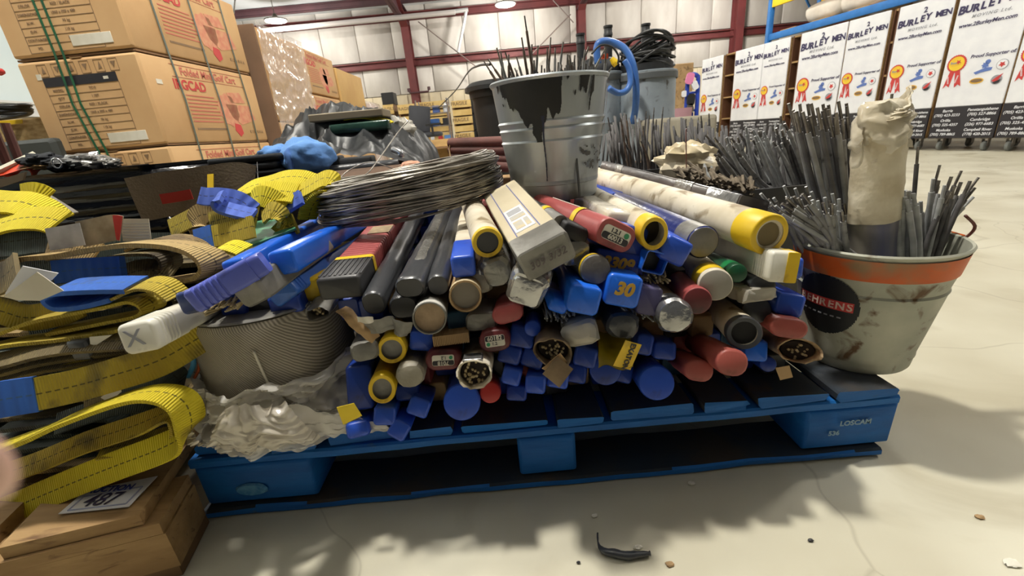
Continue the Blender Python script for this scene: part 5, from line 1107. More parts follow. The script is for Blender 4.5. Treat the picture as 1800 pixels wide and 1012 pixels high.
def inb(px, py, Y, lim): 
    b = P(px, py, Y); v = V((b.x-bx, b.y-by)); 
    if v.length > lim: v = v*lim/v.length
    return V((bx+v.x, by+v.y, b.z))
for (tx, ty, mx) in tall:
    Y = by+R.uniform(-.06, .05); rim = inb(mx, 150, Y, .10); tp = P(tx, ty, Y+R.uniform(-.02, .02)); d = (rim-tp).normalized()
    rod(tp+d*(tp.z-.56)/max(.2, abs(d.z)), tp, 'b' if R.random() < .6 else 'g', .0026, 'taller brown-grey welding rod rising well above the rest in the galvanised bucket', 'tall rods in the galvanised bucket')
for k in range(62):
    a = R.uniform(0, 6.28); q = .098*math.sqrt(R.random()); ex_, ey_ = bx+q*math.cos(a), by+q*math.sin(a)
    if R.random() < .55 and ex_ < bx: ex_ = bx+abs(ex_-bx)
    tz = bt+R.uniform(.012, .04); lean = V((R.uniform(-.04, .04)+(ex_-bx)*.4, R.uniform(-.03, .03), 0))
    rod(V((ex_, ey_, .56)), V((ex_, ey_, tz))+lean*.3, R.choice('bbgd'), .0027, LB, GB)

# right pail
px_, py_, pz_ = .648, .718, TOP+.001; ph_ = .228
pa = thing('dirty_pail', 'grimy pale metal pail with an orange band, holding grey rods at the right', 'pail', loc=(px_, py_, pz_))
rp = lambda z: .083+(z/ph_)*.038
pr = [(0, .006), (.078, .004), (.082, 0), (.0845, .004), (.0855, .012), (rp(.02), .02), (rp(.022)+.0015, .024), (rp(.028), .03)]
for z in (.66, .80): pr += [(rp(z*ph_)-.0005, ph_*z-.004), (rp(z*ph_)+.0016, ph_*z), (rp(z*ph_)-.0005, ph_*z+.004)]
pr += [(rp(ph_)-.001, ph_-.007), (rp(ph_)+.002, ph_-.006), (rp(ph_)+.0035, ph_-.002), (rp(ph_)+.001, ph_+.001), (rp(ph_)-.002, ph_-.001), (rp(ph_)-.004, ph_-.012), (.082, .02), (0, .02)]
obj('pail_wall', mesh(*lathe(pr, 64), smooth=30), galvd, pa)
obj('orange_band', mesh(*[lathe([(rp(z)+.0024, z) for z in (ph_*.80, ph_*.85, ph_*.9, ph_*.955)], 64)][0], smooth=60), orange, pa, 'worn orange painted band')
la = math.atan2(-.62, -.78)-.40
lbl = patch(rp, la-.46, la+.56, ph_*.30, ph_*.80, lambda u, v: (u-.5)**2+(v-.5)**2 < .25, nu=60, nv=60, off=.0022)
obj('round_label', lbl, M('label_black', (20, 24, 30), rough=.55), pa, 'round black maker label with red bar')
obj('label_bar', patch(rp, la-.40, la+.48, ph_*.53, ph_*.61, lambda u, v: True, off=.0027, nu=30, nv=3), pred, pa, 'red label bar')
for i, ch in enumerate('BEHRENS'):
    a = la-.34+i*.128; r_ = rp(ph_*.57)+.0033
    text(ch, .019, M('label_cream', (220, 196, 180), rough=.6), pa, Matrix.Translation((r_*math.cos(a), r_*math.sin(a), ph_*.57)) @ Matrix.Rotation(a+PI/2, 4, 'Z') @ Matrix.Rotation(PI/2, 4, 'X'), bold=.02)
sk = rp(0)
for a in (la-.3+k_*.1 for k_ in range(7)):
    r_ = rp(ph_*.47)+.0033; obj('small_print', join([xf(boxd(-.003, .003, -.0002, .0002, -.0012, .0012), Matrix.Translation((r_*math.cos(a), r_*math.sin(a), ph_*.47)) @ Matrix.Rotation(a+PI/2, 4, 'Z'))]), pgrey, pa)
ha = -.16
hx, hy = (rp(ph_)+.002)*math.cos(ha), (rp(ph_)+.002)*math.sin(ha)
obj('handle_lug', mesh(*xf(boxd(-.001, .003, -.014, .014, -.04, .012, .001), Matrix.Translation((hx, hy, ph_-.01)) @ Matrix.Rotation(ha, 4, 'Z') @ Matrix.Rotation(.2, 4, 'Y')), smooth=40), orange, pa)
obj('wire_handle', mesh(*wire([(hx, hy, ph_-.002), (hx+.01, hy, ph_-.01), (hx+.022, hy-.002, ph_-.004), (hx+.026, hy-.004, ph_+.012), (hx+.004, hy-.004, ph_+.032)], .0024, 6, k=4), smooth=180), rust, pa)
def rodspot(tx, ty, bpx, bpy, Y, kind, r, lab, grp, length=None):
    a = P(bpx, bpy, Y); b = P(tx, ty, Y+R.uniform(-.01, .015)); return a, b
G1 = ('grey rod in the tight bunch at the left inside the dirty pail', 'left bunch in the dirty pail')
G2 = ('tall dark grey rod standing above the left bunch in the dirty pail', 'tall rods in the dirty pail')
G3 = ('pale grey rod in the bunch at the right inside the dirty pail', 'right bunch in the dirty pail')
G4 = ('grey rod leaning out over the right rim of the dirty pail', 'leaning rods in the dirty pail')
def pin(v, lim=.112):
    q = V((v.x-px_, v.y-py_)); 
    if q.length > lim: q = q*lim/q.length
    return V((px_+q.x, py_+q.y, v.z))
def prod(tx, ty, mx, my, Y, kind, r, g, low=.19):
    m_ = pin(P(mx, my, Y)); tp = P(tx, ty, m_.y+R.uniform(-.004, .006)); d = (m_-tp).normalized(); L_ = min((tp.z-low)/max(.3, -d.z), (tp-m_).length+.10)
    rod(tp+d*L_, tp, kind, r, *g)
for k in range(46):
    mx = R.uniform(1392, 1500); Y = R.uniform(.655, .75); tx = mx-6-(1500-mx)*.26+R.uniform(-5, 5); prod(tx, 352+R.uniform(-12, 26)-(1400-min(mx, 1400)), mx, 440, Y, R.choice('gpg'), .0042, G1)
for k in range(32):
    mx = R.uniform(1452, 1512); Y = R.uniform(.73, .82); tx = 1388+(mx-1452)*1.7+R.uniform(-8, 8); prod(tx, 186+R.uniform(-8, 30), mx, 430, Y, R.choice('gdg'), .0042, G2)
for k in range(10): prod(1330+k*11+R.uniform(-4, 4), 335+R.uniform(-14, 14)+(0 if k > 3 else 10), 1398+k*7, 440, .74, R.choice('gp'), .0042, G1)
for k in range(16):
    mx = R.uniform(1578, 1622); prod(mx+R.uniform(-4, 4), 338+R.uniform(-4, 20), mx, 440, R.uniform(.66, .76), 'p', .0046, G3)
for k in range(22):
    mx = R.uniform(1622, 1672); tx = 1640+(mx-1622)*1.5+R.uniform(-5, 5); prod(tx, 335+R.uniform(-25, 25), mx, 430, R.uniform(.68, .76), R.choice('pgd'), .0042, G4)
for tx, ty, mx in ((1614, 258, 1600), (1652, 290, 1640), (1720, 312, 1665), (1714, 330, 1668), (1690, 300, 1660), (1568, 165, 1530), (1520, 200, 1505), (1545, 182, 1520)):
    prod(tx, ty, mx, 430, .74, 'd', .0034, ('single dark rod sticking up highest around the wrapped bundle in the dirty pail', 'single dark rods in the dirty pail'))
# wrapped bundle in the pail
wbm = thing('wrapped_bundle', 'upright rod bundle with a crumpled beige paper and film top in the dirty pail', 'bundle')
c0 = pin(P(1540, 440, .70), .07); c1 = P(1536, 385, c0.y); c2 = P(1548, 200, c0.y); rw = 48*S(1540, 400, c0.y)*.74
ax = (c2-c1).normalized(); fm = frame(c1-ax*.16, ax, 0, V((0, -1, 0)))
def bl(u0, u1, fr, amt, sd, mt, nm, lb, ns=14):
    secs = [(u0+(u1-u0)*k/ns, circ(rw*fr(k/ns), 30)) for k in range(ns+1)]
    o = obj(nm, mesh(*crumple(loft(secs), amt, 34, sd), smooth=70), mt, wbm, lb); o.matrix_local = fm
bl(.02, .165, lambda u: .98, .0012, 3, M('striped_tape', (70, 78, 130), (164, 156, 134), scale=16, rough=.3, stretch=(1, .15, .2)), 'tape_wrap', 'blue and grey film around the lower half')
bl(.16, .30, lambda u: 1.06-.06*u, .003, 5, bagm2 if 'bagm2' in globals() else M('beige_paper_film', (230, 220, 196), (204, 190, 160), scale=22, rough=.4, bump=.5, bscale=50, g=(120, 100, 72), gamt=.35), 'paper_wrap', 'beige paper around the upper half')
bl(.272, .345, lambda u: 1.08+.45*u-.95*u*u, .016, 7, M('dirty_film', (232, 224, 204), (206, 194, 168), scale=20, rough=.18, bump=.6, bscale=40, film=.88), 'film_top', 'crumpled film top')
v1, f1 = sheet(14, 8, lambda u, v: V((-rw*(.6+1.1*u), -rw*.5+.01*math.sin(u*6), .275+.03*v*(1-.4*u)+.015*math.sin(u*5)))); v1 = crumple((v1, f1), .005, 40, 9)[0]; n0 = len(v1)
o = obj('film_flap', mesh([(q[0], q[2], -q[1]) for q in v1]+[(q[0], q[2], -q[1]+.0012) for q in v1], f1+[tuple(reversed([z+n0 for z in f])) for f in f1], smooth=60), MATS['dirty_film'], wbm); o.matrix_local = fm
def peak(u, v):
    a = -.9+u*2.9; h = (.012+.028*math.sin(min(1., u*1.15)*PI)**2)*(1+.3*noise.noise(V((u*5, 1, 2)))); rr_ = rw*(1.08-.35*v+.12*noise.noise(V((u*6, v*4, 3))))
    return V((rr_*math.cos(a)*(1-.1*v)+.014*v, .322+h*v, rr_*math.sin(a)*.9+.008*noise.noise(V((u*9, v*7, 5)))))
v1, f1 = sheet(26, 12, peak); o = obj('film_peak', mesh(v1, f1, 50), MATS['dirty_film'], wbm, 'crumpled film standing up at the top'); o.matrix_local = fm
# middle and far tubs of rods behind the long tubes
def tub(x0, x1, y0, y1, z1, lab, mt):
    t = thing('rod_tub', lab, 'tub', loc=(x0, y0, 0)); W, L_ = x1-x0, y1-y0
    for nm, b in (('tub_side', (0, .012, 0, L_, 0, z1)), ('tub_side', (W-.012, W, 0, L_, 0, z1)), ('tub_end', (.012, W-.012, 0, .012, 0, z1)), ('tub_end', (.012, W-.012, L_-.012, L_, 0, z1)), ('tub_floor', (.012, W-.012, .012, L_-.012, 0, .03))): obj(nm, mesh(*boxd(*b)), mt, t)
    obj('rod_fill', mesh(*crumple(boxd(.02, W-.02, .02, L_-.02, .031, z1-.03, .004), .004, 30, 2)), rodd, t, 'tightly packed rods')['kind'] = 'stuff'
    return t
tub(.40, .80, 1.02, 1.38, .42, 'dark low tub of leaning grey rods behind the longest cream tube', bdull)
tub(.36, .98, 1.66, 2.0, .42, 'far dark tub of thin brown rods behind the bucket', bdull)
GM = ('grey rod leaning left in the fan of rods behind the longest cream tube', 'fan of rods in the middle tub')
GF = ('thin dark brown rod in the far brush of rods right of the bucket', 'far brush of rods')
for k in range(64):
    u = R.random(); Y = R.uniform(1.08, 1.3); bxp = 1290+u*150; tx = 1238+u*190+R.uniform(-16, 16); ty = 262-22*math.sin(u*3)+R.uniform(-22, 30)-(22 if u > .6 else 0)
    b = P(bxp, 385, Y); b = V((min(max(b.x, .425), .775), min(max(b.y, 1.05), 1.35), .40)); rod(b, P(tx, ty, b.y+R.uniform(-.03, .04)), R.choice('ggdp'), .0046, *GM)
st = []
for k in range(130):   # the countless thin far rods, past the individual ones
    u = R.random(); Y = R.uniform(1.7, 1.95); tx = 1062+u*190+R.uniform(-6, 6); b = P(tx+R.uniform(-8, 30)*(1-u), 318, Y); b.z = .40; b.x = min(max(b.x, .39), .95); b.y = Y
    tp = P(tx, 228+R.uniform(-24, 30)-6*math.sin(u*9), Y); 
    if k < 28: rod(b, tp, R.choice('bdd'), .0042, *GF)
    else: st.append(wire([b, tp], .0042, 5, k=0))
for tx, ty in ((1136, 195), (1150, 189), (1166, 188), (1142, 203), (1178, 206), (1228, 206)):
    b = P(tx-4, 300, 1.8); b.z = .4; rod(b, P(tx, ty, 1.8), 'd', .003, 'thin dark rod rising above the far brush of rods', 'tall thin rods in the far brush')
for k in range(90):
    u = R.random(); Y = R.uniform(1.3, 1.5); b = P(1230+u*130, 330, Y); b.z = .40; st.append(wire([b, P(1205+u*190+R.uniform(-14, 14), 238+R.uniform(-18, 20), Y)], .0042, 5, k=0))
o = solo('rod_mass', join(st, 180), rodd, 'dense mass of thin dark rods filling the far tubs between the single rods', 'rods'); o['kind'] = 'stuff'
# lumps of rod ends lying on the middle tub
lv = []
for k in range(110):
    u = R.random(); q = P(1205+u*130+R.uniform(-8, 8), 306+u*34+R.uniform(-9, 9), R.uniform(1.0, 1.12)); d = V((R.uniform(-.4, .4), R.uniform(.6, 1), R.uniform(-.2, .5))).normalized(); lv.append(wire([q, q+d*.05], .0042, 6, k=0))
solo('short_rod_ends', join(lv, 60), M('clay_rod_ends', (120, 108, 90), (84, 74, 60), scale=40, rough=.85), 'heap of short clay-brown rod ends along the back of the long black box', 'rods')['kind'] = 'stuff'
for i, (tx, ty, bx_, by_) in enumerate(((1222, 292, 1240, 320), (1238, 288, 1256, 322), (1250, 292, 1262, 326))):
    rod(P(bx_, by_, 1.1), P(tx, ty, 1.13), 'p', .0048, 'tan short rod standing in front of the crumpled white plastic bag', 'tan rods by the crumpled bag')
lw([P(1207, 318, 1.1), P(1206, 240, 1.12), P(1207, 226, 1.12)], .0014, rust, 'thin rusty upright wire in front of the crumpled white bag')
def blob(c, rx, ry, rz, amt, sc_, seed, n=28, m=18):
    vs = []; fs = []
    for j in range(m+1):
        th_ = PI*j/m
        for i in range(n):
            a = 2*PI*i/n; v = V((math.sin(th_)*math.cos(a), math.sin(th_)*math.sin(a), math.cos(th_))); k_ = 1+amt*(noise.noise(v*sc_+V((seed, 0, 0)))+.5*noise.noise(v*sc_*2.3+V((0, seed, 0))))
            vs.append((c.x+rx*v.x*k_, c.y+ry*v.y*k_, c.z+rz*v.z*k_))
    for j in range(m):
        for i in range(n): a = j*n+i; b = j*n+(i+1) % n; fs.append((a, a+n, b+n, b))
    return vs, fs
c = P(1208, 286, 1.22)
solo('crumpled_bag', mesh(*blob(c, .082, .06, .052, .35, 2.2, 4), smooth=35), M('dirty_white_bag', (222, 210, 184), (192, 176, 140), scale=16, rough=.35, bump=.4, bscale=30), 'crumpled off-white plastic bag lying between the two rod clusters', 'bag')

# brown pipes behind the bucket
for i, (a, b, lab) in enumerate((((792, 252), (905, 272), 'topmost reddish-brown pipe behind the wire coil'), ((793, 264), (905, 296), 'second reddish-brown pipe behind the wire coil'), ((795, 275), (905, 318), 'third reddish-brown pipe behind the wire coil'), ((796, 284), (900, 338), 'lowest reddish-brown pipe behind the wire coil'))):
    p1 = P(a[0], a[1], 1.62); p2 = P(b[0], b[1], 1.45); p2.z = p1.z-.01-.005*i; d = (p2-p1).normalized()
    vf = loft([(0, circ(.013, 20)), (0, circ(.018, 20)), (.36, circ(.018, 20)), (.36, circ(.013, 20))]); solo('steel_pipe', mesh(*xf(vf, frame(p1, d)), smooth=40), rust, lab, 'pipe')
hose([P(794, 248, 1.6), P(790, 262, 1.6), P(793, 280, 1.58), P(796, 290, 1.56)], .003, kraft, 'frayed twine tying the reddish-brown pipes', 5, 'twine')
t = thing('pipe_trestle', 'low wooden trestle under the reddish-brown pipes, behind the pile', 'trestle', loc=(-.12, 1.5, 0))
for x_ in (0, .3): obj('leg', mesh(*boxd(x_, x_+.05, 0, .05, 0, .42, .002)), wood, t)
obj('top_rail', mesh(*boxd(-.05, .4, 0, .12, .4205, .455, .002)), wood, t)

# ------------------------------------------------------------------ mesh spool with clear bag
sx, sy, sr = -.432, .715, .128
sp = thing('mesh_spool', 'drum-shaped spool covered in grey diagonal mesh at the front left of the pile', 'spool', loc=(sx, sy, TOP+.002))
mm_ = M('grey_mesh_wrap', (186, 178, 162), (166, 158, 142), scale=8, rough=.55)
nt = mm_.node_tree; tcn = nt.nodes.new('ShaderNodeTexCoord'); mpn = nt.nodes.new('ShaderNodeMapping'); mpn.inputs['Rotation'].default_value = (0, .6, .3); wv = nt.nodes.new('ShaderNodeTexWave'); wv.inputs['Scale'].default_value = 100; wv.inputs['Distortion'].default_value = .4
nt.links.new(tcn.outputs['Object'], mpn.inputs[0]); nt.links.new(mpn.outputs[0], wv.inputs[0])
mx = nt.nodes.new('ShaderNodeMix'); mx.data_type = 'RGBA'; bs = nt.nodes['Principled BSDF']; old_ = bs.inputs['Base Color'].links[0].from_socket; nt.links.new(wv.outputs[1], mx.inputs[0]); mx.inputs[6].default_value = lin((120, 113, 100)); nt.links.new(old_, mx.inputs[7]); nt.links.new(mx.outputs[2], bs.inputs['Base Color'])
bpn = nt.nodes.new('ShaderNodeBump'); bpn.inputs['Strength'].default_value = .5; bpn.inputs['Distance'].default_value = .001; nt.links.new(wv.outputs[1], bpn.inputs['Height']); nt.links.new(bpn.outputs[0], bs.inputs['Normal'])
obj('drum', mesh(*crumple(lathe([(0, .0), (sr, 0), (sr*1.01, .03), (sr*1.0, .07), (sr*.985, .12), (sr*.985, .212), (sr*.95, .221), (sr*.4, .220), (sr*.38, .12), (0, .12)], 60), .003, 14, 2), smooth=50), mm_, sp)
obj('flange', mesh(*lathe([(sr*.3, .2225), (sr*.95, .223), (sr*.97, .2245), (sr*.95, .227), (sr*.3, .227)], 60), smooth=40), gtape, sp)
obj('mesh_seam', mesh(*wire([(sr*math.cos(a_)*1.015, sr*math.sin(a_)*1.015, z_) for a_, z_ in ((-1.32, .18), (-1.28, .12), (-1.2, .06), (-1.16, .01))], .002, 6), smooth=180), paper, sp)
# bag: draped cone of clear milky plastic with a foil-crimped mouth
bg = thing('plastic_bag', 'crumpled clear plastic bag slumped around the foot of the mesh spool', 'bag', loc=(sx, sy, TOP+.003))
def bagfn(u, v):
    a = -PI*.98+u*PI*1.1
    r = sr*(1.10+.10*(1-v)+.04*math.sin(v*7)) + .014*noise.noise(V((u*9, v*4, 2)))+.012*noise.noise(V((u*22, v*11, 7)))+.03*abs(noise.noise(V((u*8, v*3.5, 4))))+.02*abs(noise.noise(V((u*15+v*3, v*7, 14))))-.012
    z = .004+.118*v*(1+.15*noise.noise(V((u*7, 0, 3)))+(.18 if u < .2 else 0))
    return V((r*math.cos(a), r*math.sin(a), z))
v1, f1 = sheet(110, 44, bagfn); obj('bag_film', mesh(v1, f1, 40), M('milky_film_a', (250, 248, 242), (234, 230, 220), scale=9, rough=.12, bump=.35, bscale=26, film=.72, spec=1., coat=1), bg, 'clear film')
def bagflap(u, v):   # the fan of film spreading right over the blue tubes
    x_ = .02+u*.19; return V((x_, -sr*1.16+.03*u+.01*math.sin(u*4)-.012*v*u, .012+.085*v*(1-.75*u)+.01*noise.noise(V((u*5, v*4, 1)))+.006*noise.noise(V((u*15, v*11, 6)))))
v1, f1 = sheet(50, 24, bagflap); obj('film_flap', mesh(v1, f1, 180), MATS['milky_film_a'], bg)
for k_, (a0, z0, ln, tw) in enumerate(((-1.62, .03, .075, .5), (-1.2, .02, .085, -.4), (-2.2, .04, .06, .2))):
    def crimp(u, v):
        a = a0+(u-.5)*.42+tw*(v-.3)*.5; r = sr*1.16+.016+.016*math.sin(v*PI)+.0022*math.sin(v*44)*u**3+.014*abs(noise.noise(V((u*4, v*5, k_)))); return V((r*math.cos(a), r*math.sin(a), z0+ln*v+.008*math.sin(u*6)))
    v1, f1 = sheet(16, 90, crimp); obj('crimped_strip', mesh(v1, f1, 180), M('crimped_film', (240, 232, 216), (214, 204, 184), scale=20, rough=.18, film=.7, spec=1., coat=1), bg, 'crimped film strip')
solo('yellow_tag', mesh(*crumple(plate([(592, 716), (622, 708), (637, 730), (604, 746)], Y=.548, th=.0008), .0012, 40, 8)), M('tag_yellow', (238, 208, 30), rough=.5), 'bright yellow plastic tag at the right tip of the clear bag', 'tag')
# ------------------------------------------------------------------ wooden pallet with lot tag, left
t = thing('wooden_pallet', 'raw wooden pallet at the lower left carrying the slings and the lot tag', 'pallet')
zt = .128
fr = PZ(245, 903, zt); bk_ = PZ(300, 822, zt); dirv = (bk_-fr); dirv.z = 0; dirv.normalize(); left = V((-dirv.y, dirv.x, 0))
def wpl(a, l, w_, z0, z1, name, sd, mt=wood):   # a = front right corner, going back along dirv, left along left
    o = obj(name, mesh(*crumple(([tuple(q) for q in [a+left*(w_ if i & 1 else 0)+dirv*(l if i & 2 else 0)+V((0, 0, (z1 if i & 4 else z0)-a.z)) for i in range(8)]], [(0, 2, 3, 1), (4, 5, 7, 6), (0, 1, 5, 4), (2, 6, 7, 3), (0, 4, 6, 2), (1, 3, 7, 5)]), .002, 20, sd)), mt, t)
wpl(fr, 1.0, .17, zt-.02, zt, 'deck_board', 1)
for k in range(4): wpl(fr+left*(.20+k*.2), 1.0, .16, zt-.02, zt, 'deck_board', 3+k)
f2 = PZ(268, 930, .10)
for k, dd in enumerate((0, .42, .86)):
    wpl(f2+dirv*dd+left*-.01, .10, .95, .088, .107, 'stringer_board', 10+k)
    for j, ll_ in enumerate((0, .43, .85)): wpl(f2+dirv*dd+left*(ll_-.012), .10, .26 if j == 0 and k == 0 else .12, .02, .0875, 'block', 20+j+3*k)
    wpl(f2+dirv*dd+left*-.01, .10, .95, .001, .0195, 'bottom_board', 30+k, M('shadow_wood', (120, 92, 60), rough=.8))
tg = thing('lot_tag', 'white paper lot tag numbered 487 lying on the wooden pallet', 'tag')
zc = zt+.0035
cs = [PZ(x_, y_, zc) for x_, y_ in ((102, 903), (226, 890), (277, 836), (150, 862))]
def slab(ps, th): return [tuple(p) for p in ps]+[tuple(p-V((0, 0, th))) for p in ps], [(0, 1, 2, 3), (7, 6, 5, 4)]+[(i, i+4, (i+1) % 4+4, (i+1) % 4) for i in range(4)]
obj('card', mesh(*slab(cs, .001)), M('tag_white', (236, 236, 244), rough=.35), tg)
xd = (cs[1]-cs[0]).normalized(); yd = V((-xd.y, xd.x, 0)); ctr = (cs[0]+cs[1]+cs[2]+cs[3])/4; wl_ = (cs[1]-cs[0]).length
sh = (cs[3]-cs[0]); skew = sh.dot(xd)/max(1e-4, sh.dot(yd))
mt_ = Matrix(((xd.x, (yd+xd*skew).x, 0, 0), (xd.y, (yd+xd*skew).y, 0, 0), (0, 0, 1, 0), (0, 0, 0, 1)))
mt_.translation = ctr+V((0, 0, .0012))-sh*.17-xd*.004
text('487', .034, pnavy, tg, mt_, bold=.005, shear=.12, th=.0002)
def ln(p, q, mt, w_=.0012): 
    d = (q-p).normalized(); n_ = V((-d.y, d.x, 0))*w_; obj('border_line', mesh(*slab([p-n_+V((0, 0, .0008)), q-n_+V((0, 0, .0008)), q+n_+V((0, 0, .0008)), p+n_+V((0, 0, .0008))], .0006)), mt, tg)
ctl = lambda u, v: cs[0].lerp(cs[1], u).lerp(cs[3].lerp(cs[2], u), v)
for a_, b_ in (((.1, .1), (.92, .1)), ((.92, .1), (.92, .66)), ((.92, .66), (.1, .66)), ((.1, .66), (.1, .1))): ln(ctl(*a_), ctl(*b_), M('tag_border', (170, 176, 210), rough=.5))
m5 = mt_.copy(); m5.translation = ctl(.42, .8)+V((0, 0, .001)); text('AUCTION', .016, M('tag_blue', (50, 70, 170), rough=.5), tg, m5, bold=.03, th=.0002)

# ------------------------------------------------------------------ slings on the left
def sling(pts, Y, wd, width, mt, lab, th=.005, name='web_sling', k=6, sleeves=(), group=None, Ys=None):
    ps = [P(x_, y_, (Ys[i] if Ys else Y)) for i, (x_, y_) in enumerate(pts)]
    if not sleeves: return solo(name, ribbon(ps, wd, width, th, k), mt, lab, 'sling', group)
    t = thing(name, lab, 'sling', loc=ps[0]); o = obj('strap', ribbon([p-ps[0] for p in ps], wd, width, th, k), mt, t)
    for (i0, i1, sm_, ln_) in sleeves:
        obj('sleeve', ribbon([p-ps[0] for p in ps[i0:i1+1]], wd[i0:i1+1] if isinstance(wd, list) else wd, width*1.08, th*1.7, k), sm_, t, ln_)
    return t
BK = (0, 1, -.05)      # strap lying flat: width runs away from the viewer
UPW = (0, .35, 1)     # strap standing on edge: width runs upward
# nearest bright loop
sling([(-40, 800), (60, 765), (130, 733), (230, 697), (285, 692), (322, 708), (334, 742), (322, 768), (280, 790), (200, 820), (110, 856), (10, 898), (-60, 925)], .535, [V(q) for q in ((0, 1, -.05),)*4+((.1, 1, -.05), (.3, 1, .0), (.4, .9, .3), (.2, .7, .6), (0, .5, .8), (0, .45, .9), (0, .45, .9), (0, .45, .9), (0, .45, .9))], .044, ywel, 'brightest yellow web sling looped over nearest the viewer, above the lot tag', th=.0055)
sling([(-30, 845), (60, 815), (150, 778), (240, 748), (300, 725), (316, 735), (306, 760), (250, 778), (180, 790)], .555, [V(q) for q in ((0, .6, .6),)*4+((.2, .8, .3), (.3, .8, .3), (.2, .8, .4), (0, .8, .4), (0, .8, .4))], .034, yold, 'worn yellow sling strand nested inside the nearest bright loop')
sling([(-20, 872), (80, 838), (180, 806), (250, 782), (300, 762), (308, 778), (280, 795)], .575, (0, .7, .5), .04, bweb, 'dirty brown sling strand lowest inside the nearest bright loop')
sling([(-30, 790), (60, 815), (130, 800), (210, 772), (262, 756)], .60, (0, .6, .7), .03, gweb, 'dark grey-green strap in the shade inside the nearest bright loop')
sling([(100, 745), (200, 712), (260, 705), (296, 720), (290, 745)], .60, (0, .6, .7), .035, gweb, 'dark strap curled in the hollow of the nearest bright loop')
# wide yellow strap with blue sleeve
sling([(-60, 715), (0, 702), (66, 692), (140, 676), (210, 656), (280, 633), (345, 596), (372, 580)], .0, [V(q) for q in ((0, .3, 1),)*8], .047, M('x', (1, 1, 1)) if 0 else yold, 'wide yellow strap with dashed stitching and a dark blue sleeve, below the white tube', Ys=[.52, .53, .54, .55, .555, .57, .6, .62], sleeves=((0, 2, blsl, 'dark blue sleeve'),))
sling([(-60, 668), (20, 660), (90, 645), (170, 622), (230, 604)], .60, BK, .04, yold, 'thin folded edge of yellow strap above the blue-sleeved one')
# grey-green coiled strap at right of it
sling([(205, 690), (250, 668), (290, 655), (312, 668), (316, 700), (300, 712), (262, 706), (232, 712)], .60, [V(q) for q in ((0, .6, .8),)*8], .036, gweb, 'grey-green strap rolled up right behind the nearest bright loop')
sling([(150, 706), (200, 690), (262, 676), (296, 668)], .61, (0, .5, .8), .03, bweb, 'brown strap end between the rolled grey-green strap and the wide yellow one')
solo('paper_label', mesh(*crumple(plate([(178, 698), (210, 673), (214, 688), (192, 706)], Y=.585, th=.0008), .001, 40, 3)), paper, 'small cream sewn label beside the rolled grey-green strap', 'label')
hose([P(316, 610, .62), P(334, 618, .62), P(340, 640, .62), P(330, 662, .62)], .004, M('cyan_cord', (70, 150, 200), rough=.5), 'light blue cord loop beside the spool', 8, 'cord')
hose([P(324, 606, .625), P(346, 622, .625), P(350, 645, .625), P(342, 664, .625)], .0025, M('orange_cord', (196, 96, 50), rough=.6), 'orange cord loop beside the spool', 6, 'cord')
# brown woven bundle
for i, (dy, mt, lab) in enumerate(((0, bweb, 'upper strand of the dusty brown strap bundle left of the white tube'), (13, bweb, 'middle strand of the dusty brown strap bundle left of the white tube'), (26, bweb, 'lower strand of the dusty brown strap bundle left of the white tube'))):
    sling([(-60, 645+dy), (10, 632+dy), (70, 616+dy), (130, 606+dy), (190, 602+dy*.7), (230, 600+dy*.4)], .58+.005*i, (0, .9, .5), .03, mt, lab, th=.006)
solo('black_tape', mesh(*crumple(xf(boxd(-.015, .015, -.004, .022, -.016, .016, .003), frame(P(143, 615, .575), (0, 1, 0))), .002, 40, 2), smooth=40), bwrap, 'black tape wrapped round the dusty brown strap bundle', 'tape')
solo('paper_label', mesh(*crumple(plate([(158, 592), (198, 588), (170, 606), (160, 604)], Y=.575, th=.0008), .001, 40, 5)), paper, 'small folded paper label above the black tape', 'label')
sling([(-60, 620), (30, 600), (120, 590), (200, 578), (250, 566), (262, 556)], .60, BK, .04, yold, 'yellow strap edge above the dusty brown bundle')
sling([(-60, 590), (0, 585), (70, 560), (140, 545), (200, 533), (245, 524), (268, 534), (258, 548), (200, 560), (100, 580)], .61, [V(q) for q in ((0, .9, 0),)*5+((.3, .9, 0), (.4, .9, 0), (.2, .9, 0), (0, .9, 0), (0, .9, 0))], .036, yold, 'worn yellow sling loop above the yellow strap edge, with dark hollow')
sling([(60, 600), (120, 580), (190, 566), (240, 560)], .64, (0, .3, 1), .04, gweb, 'dark green strap inside the hollow of the worn yellow loop')
sling([(-60, 535), (0, 545), (50, 558), (110, 548), (140, 534)], .62, [V(q) for q in ((0, .3, 1),)*5], .04, yold, 'broad yellow strap bulging at the left edge under the cream tag')
# blue sleeved loop
sling([(240, 500), (200, 500), (150, 502), (112, 506), (104, 518), (124, 530), (170, 526), (215, 515), (240, 504), (262, 498), (290, 503), (312, 520)], .60, [V(q) for q in ((0, 1, .1),)*12], .045, yold, 'blue-sleeved yellow sling eye folded flat in front of the big brown loop', th=.004, sleeves=((0, 7, blsl, 'worn blue sleeve'),))
sling([(98, 478), (140, 474), (180, 472), (217, 470)], .66, (0, .25, 1), .036, blsl, 'flat royal blue sleeve behind the cream tag', th=.01)
for i, (pts, lab, Y, mt) in enumerate((([(10, 515), (40, 466), (104, 480), (92, 492), (20, 524)], 'white torn tag behind the cream tag at the left', .575, white), ([(8, 520), (66, 478), (112, 510), (72, 528), (30, 527)], 'cream card tag lying over the blue sleeve at the left', .565, paper))):
    solo('card_tag', mesh(*crumple(plate(pts, Y=Y, th=.001), .0012, 30, i)), mt, lab, 'tag')
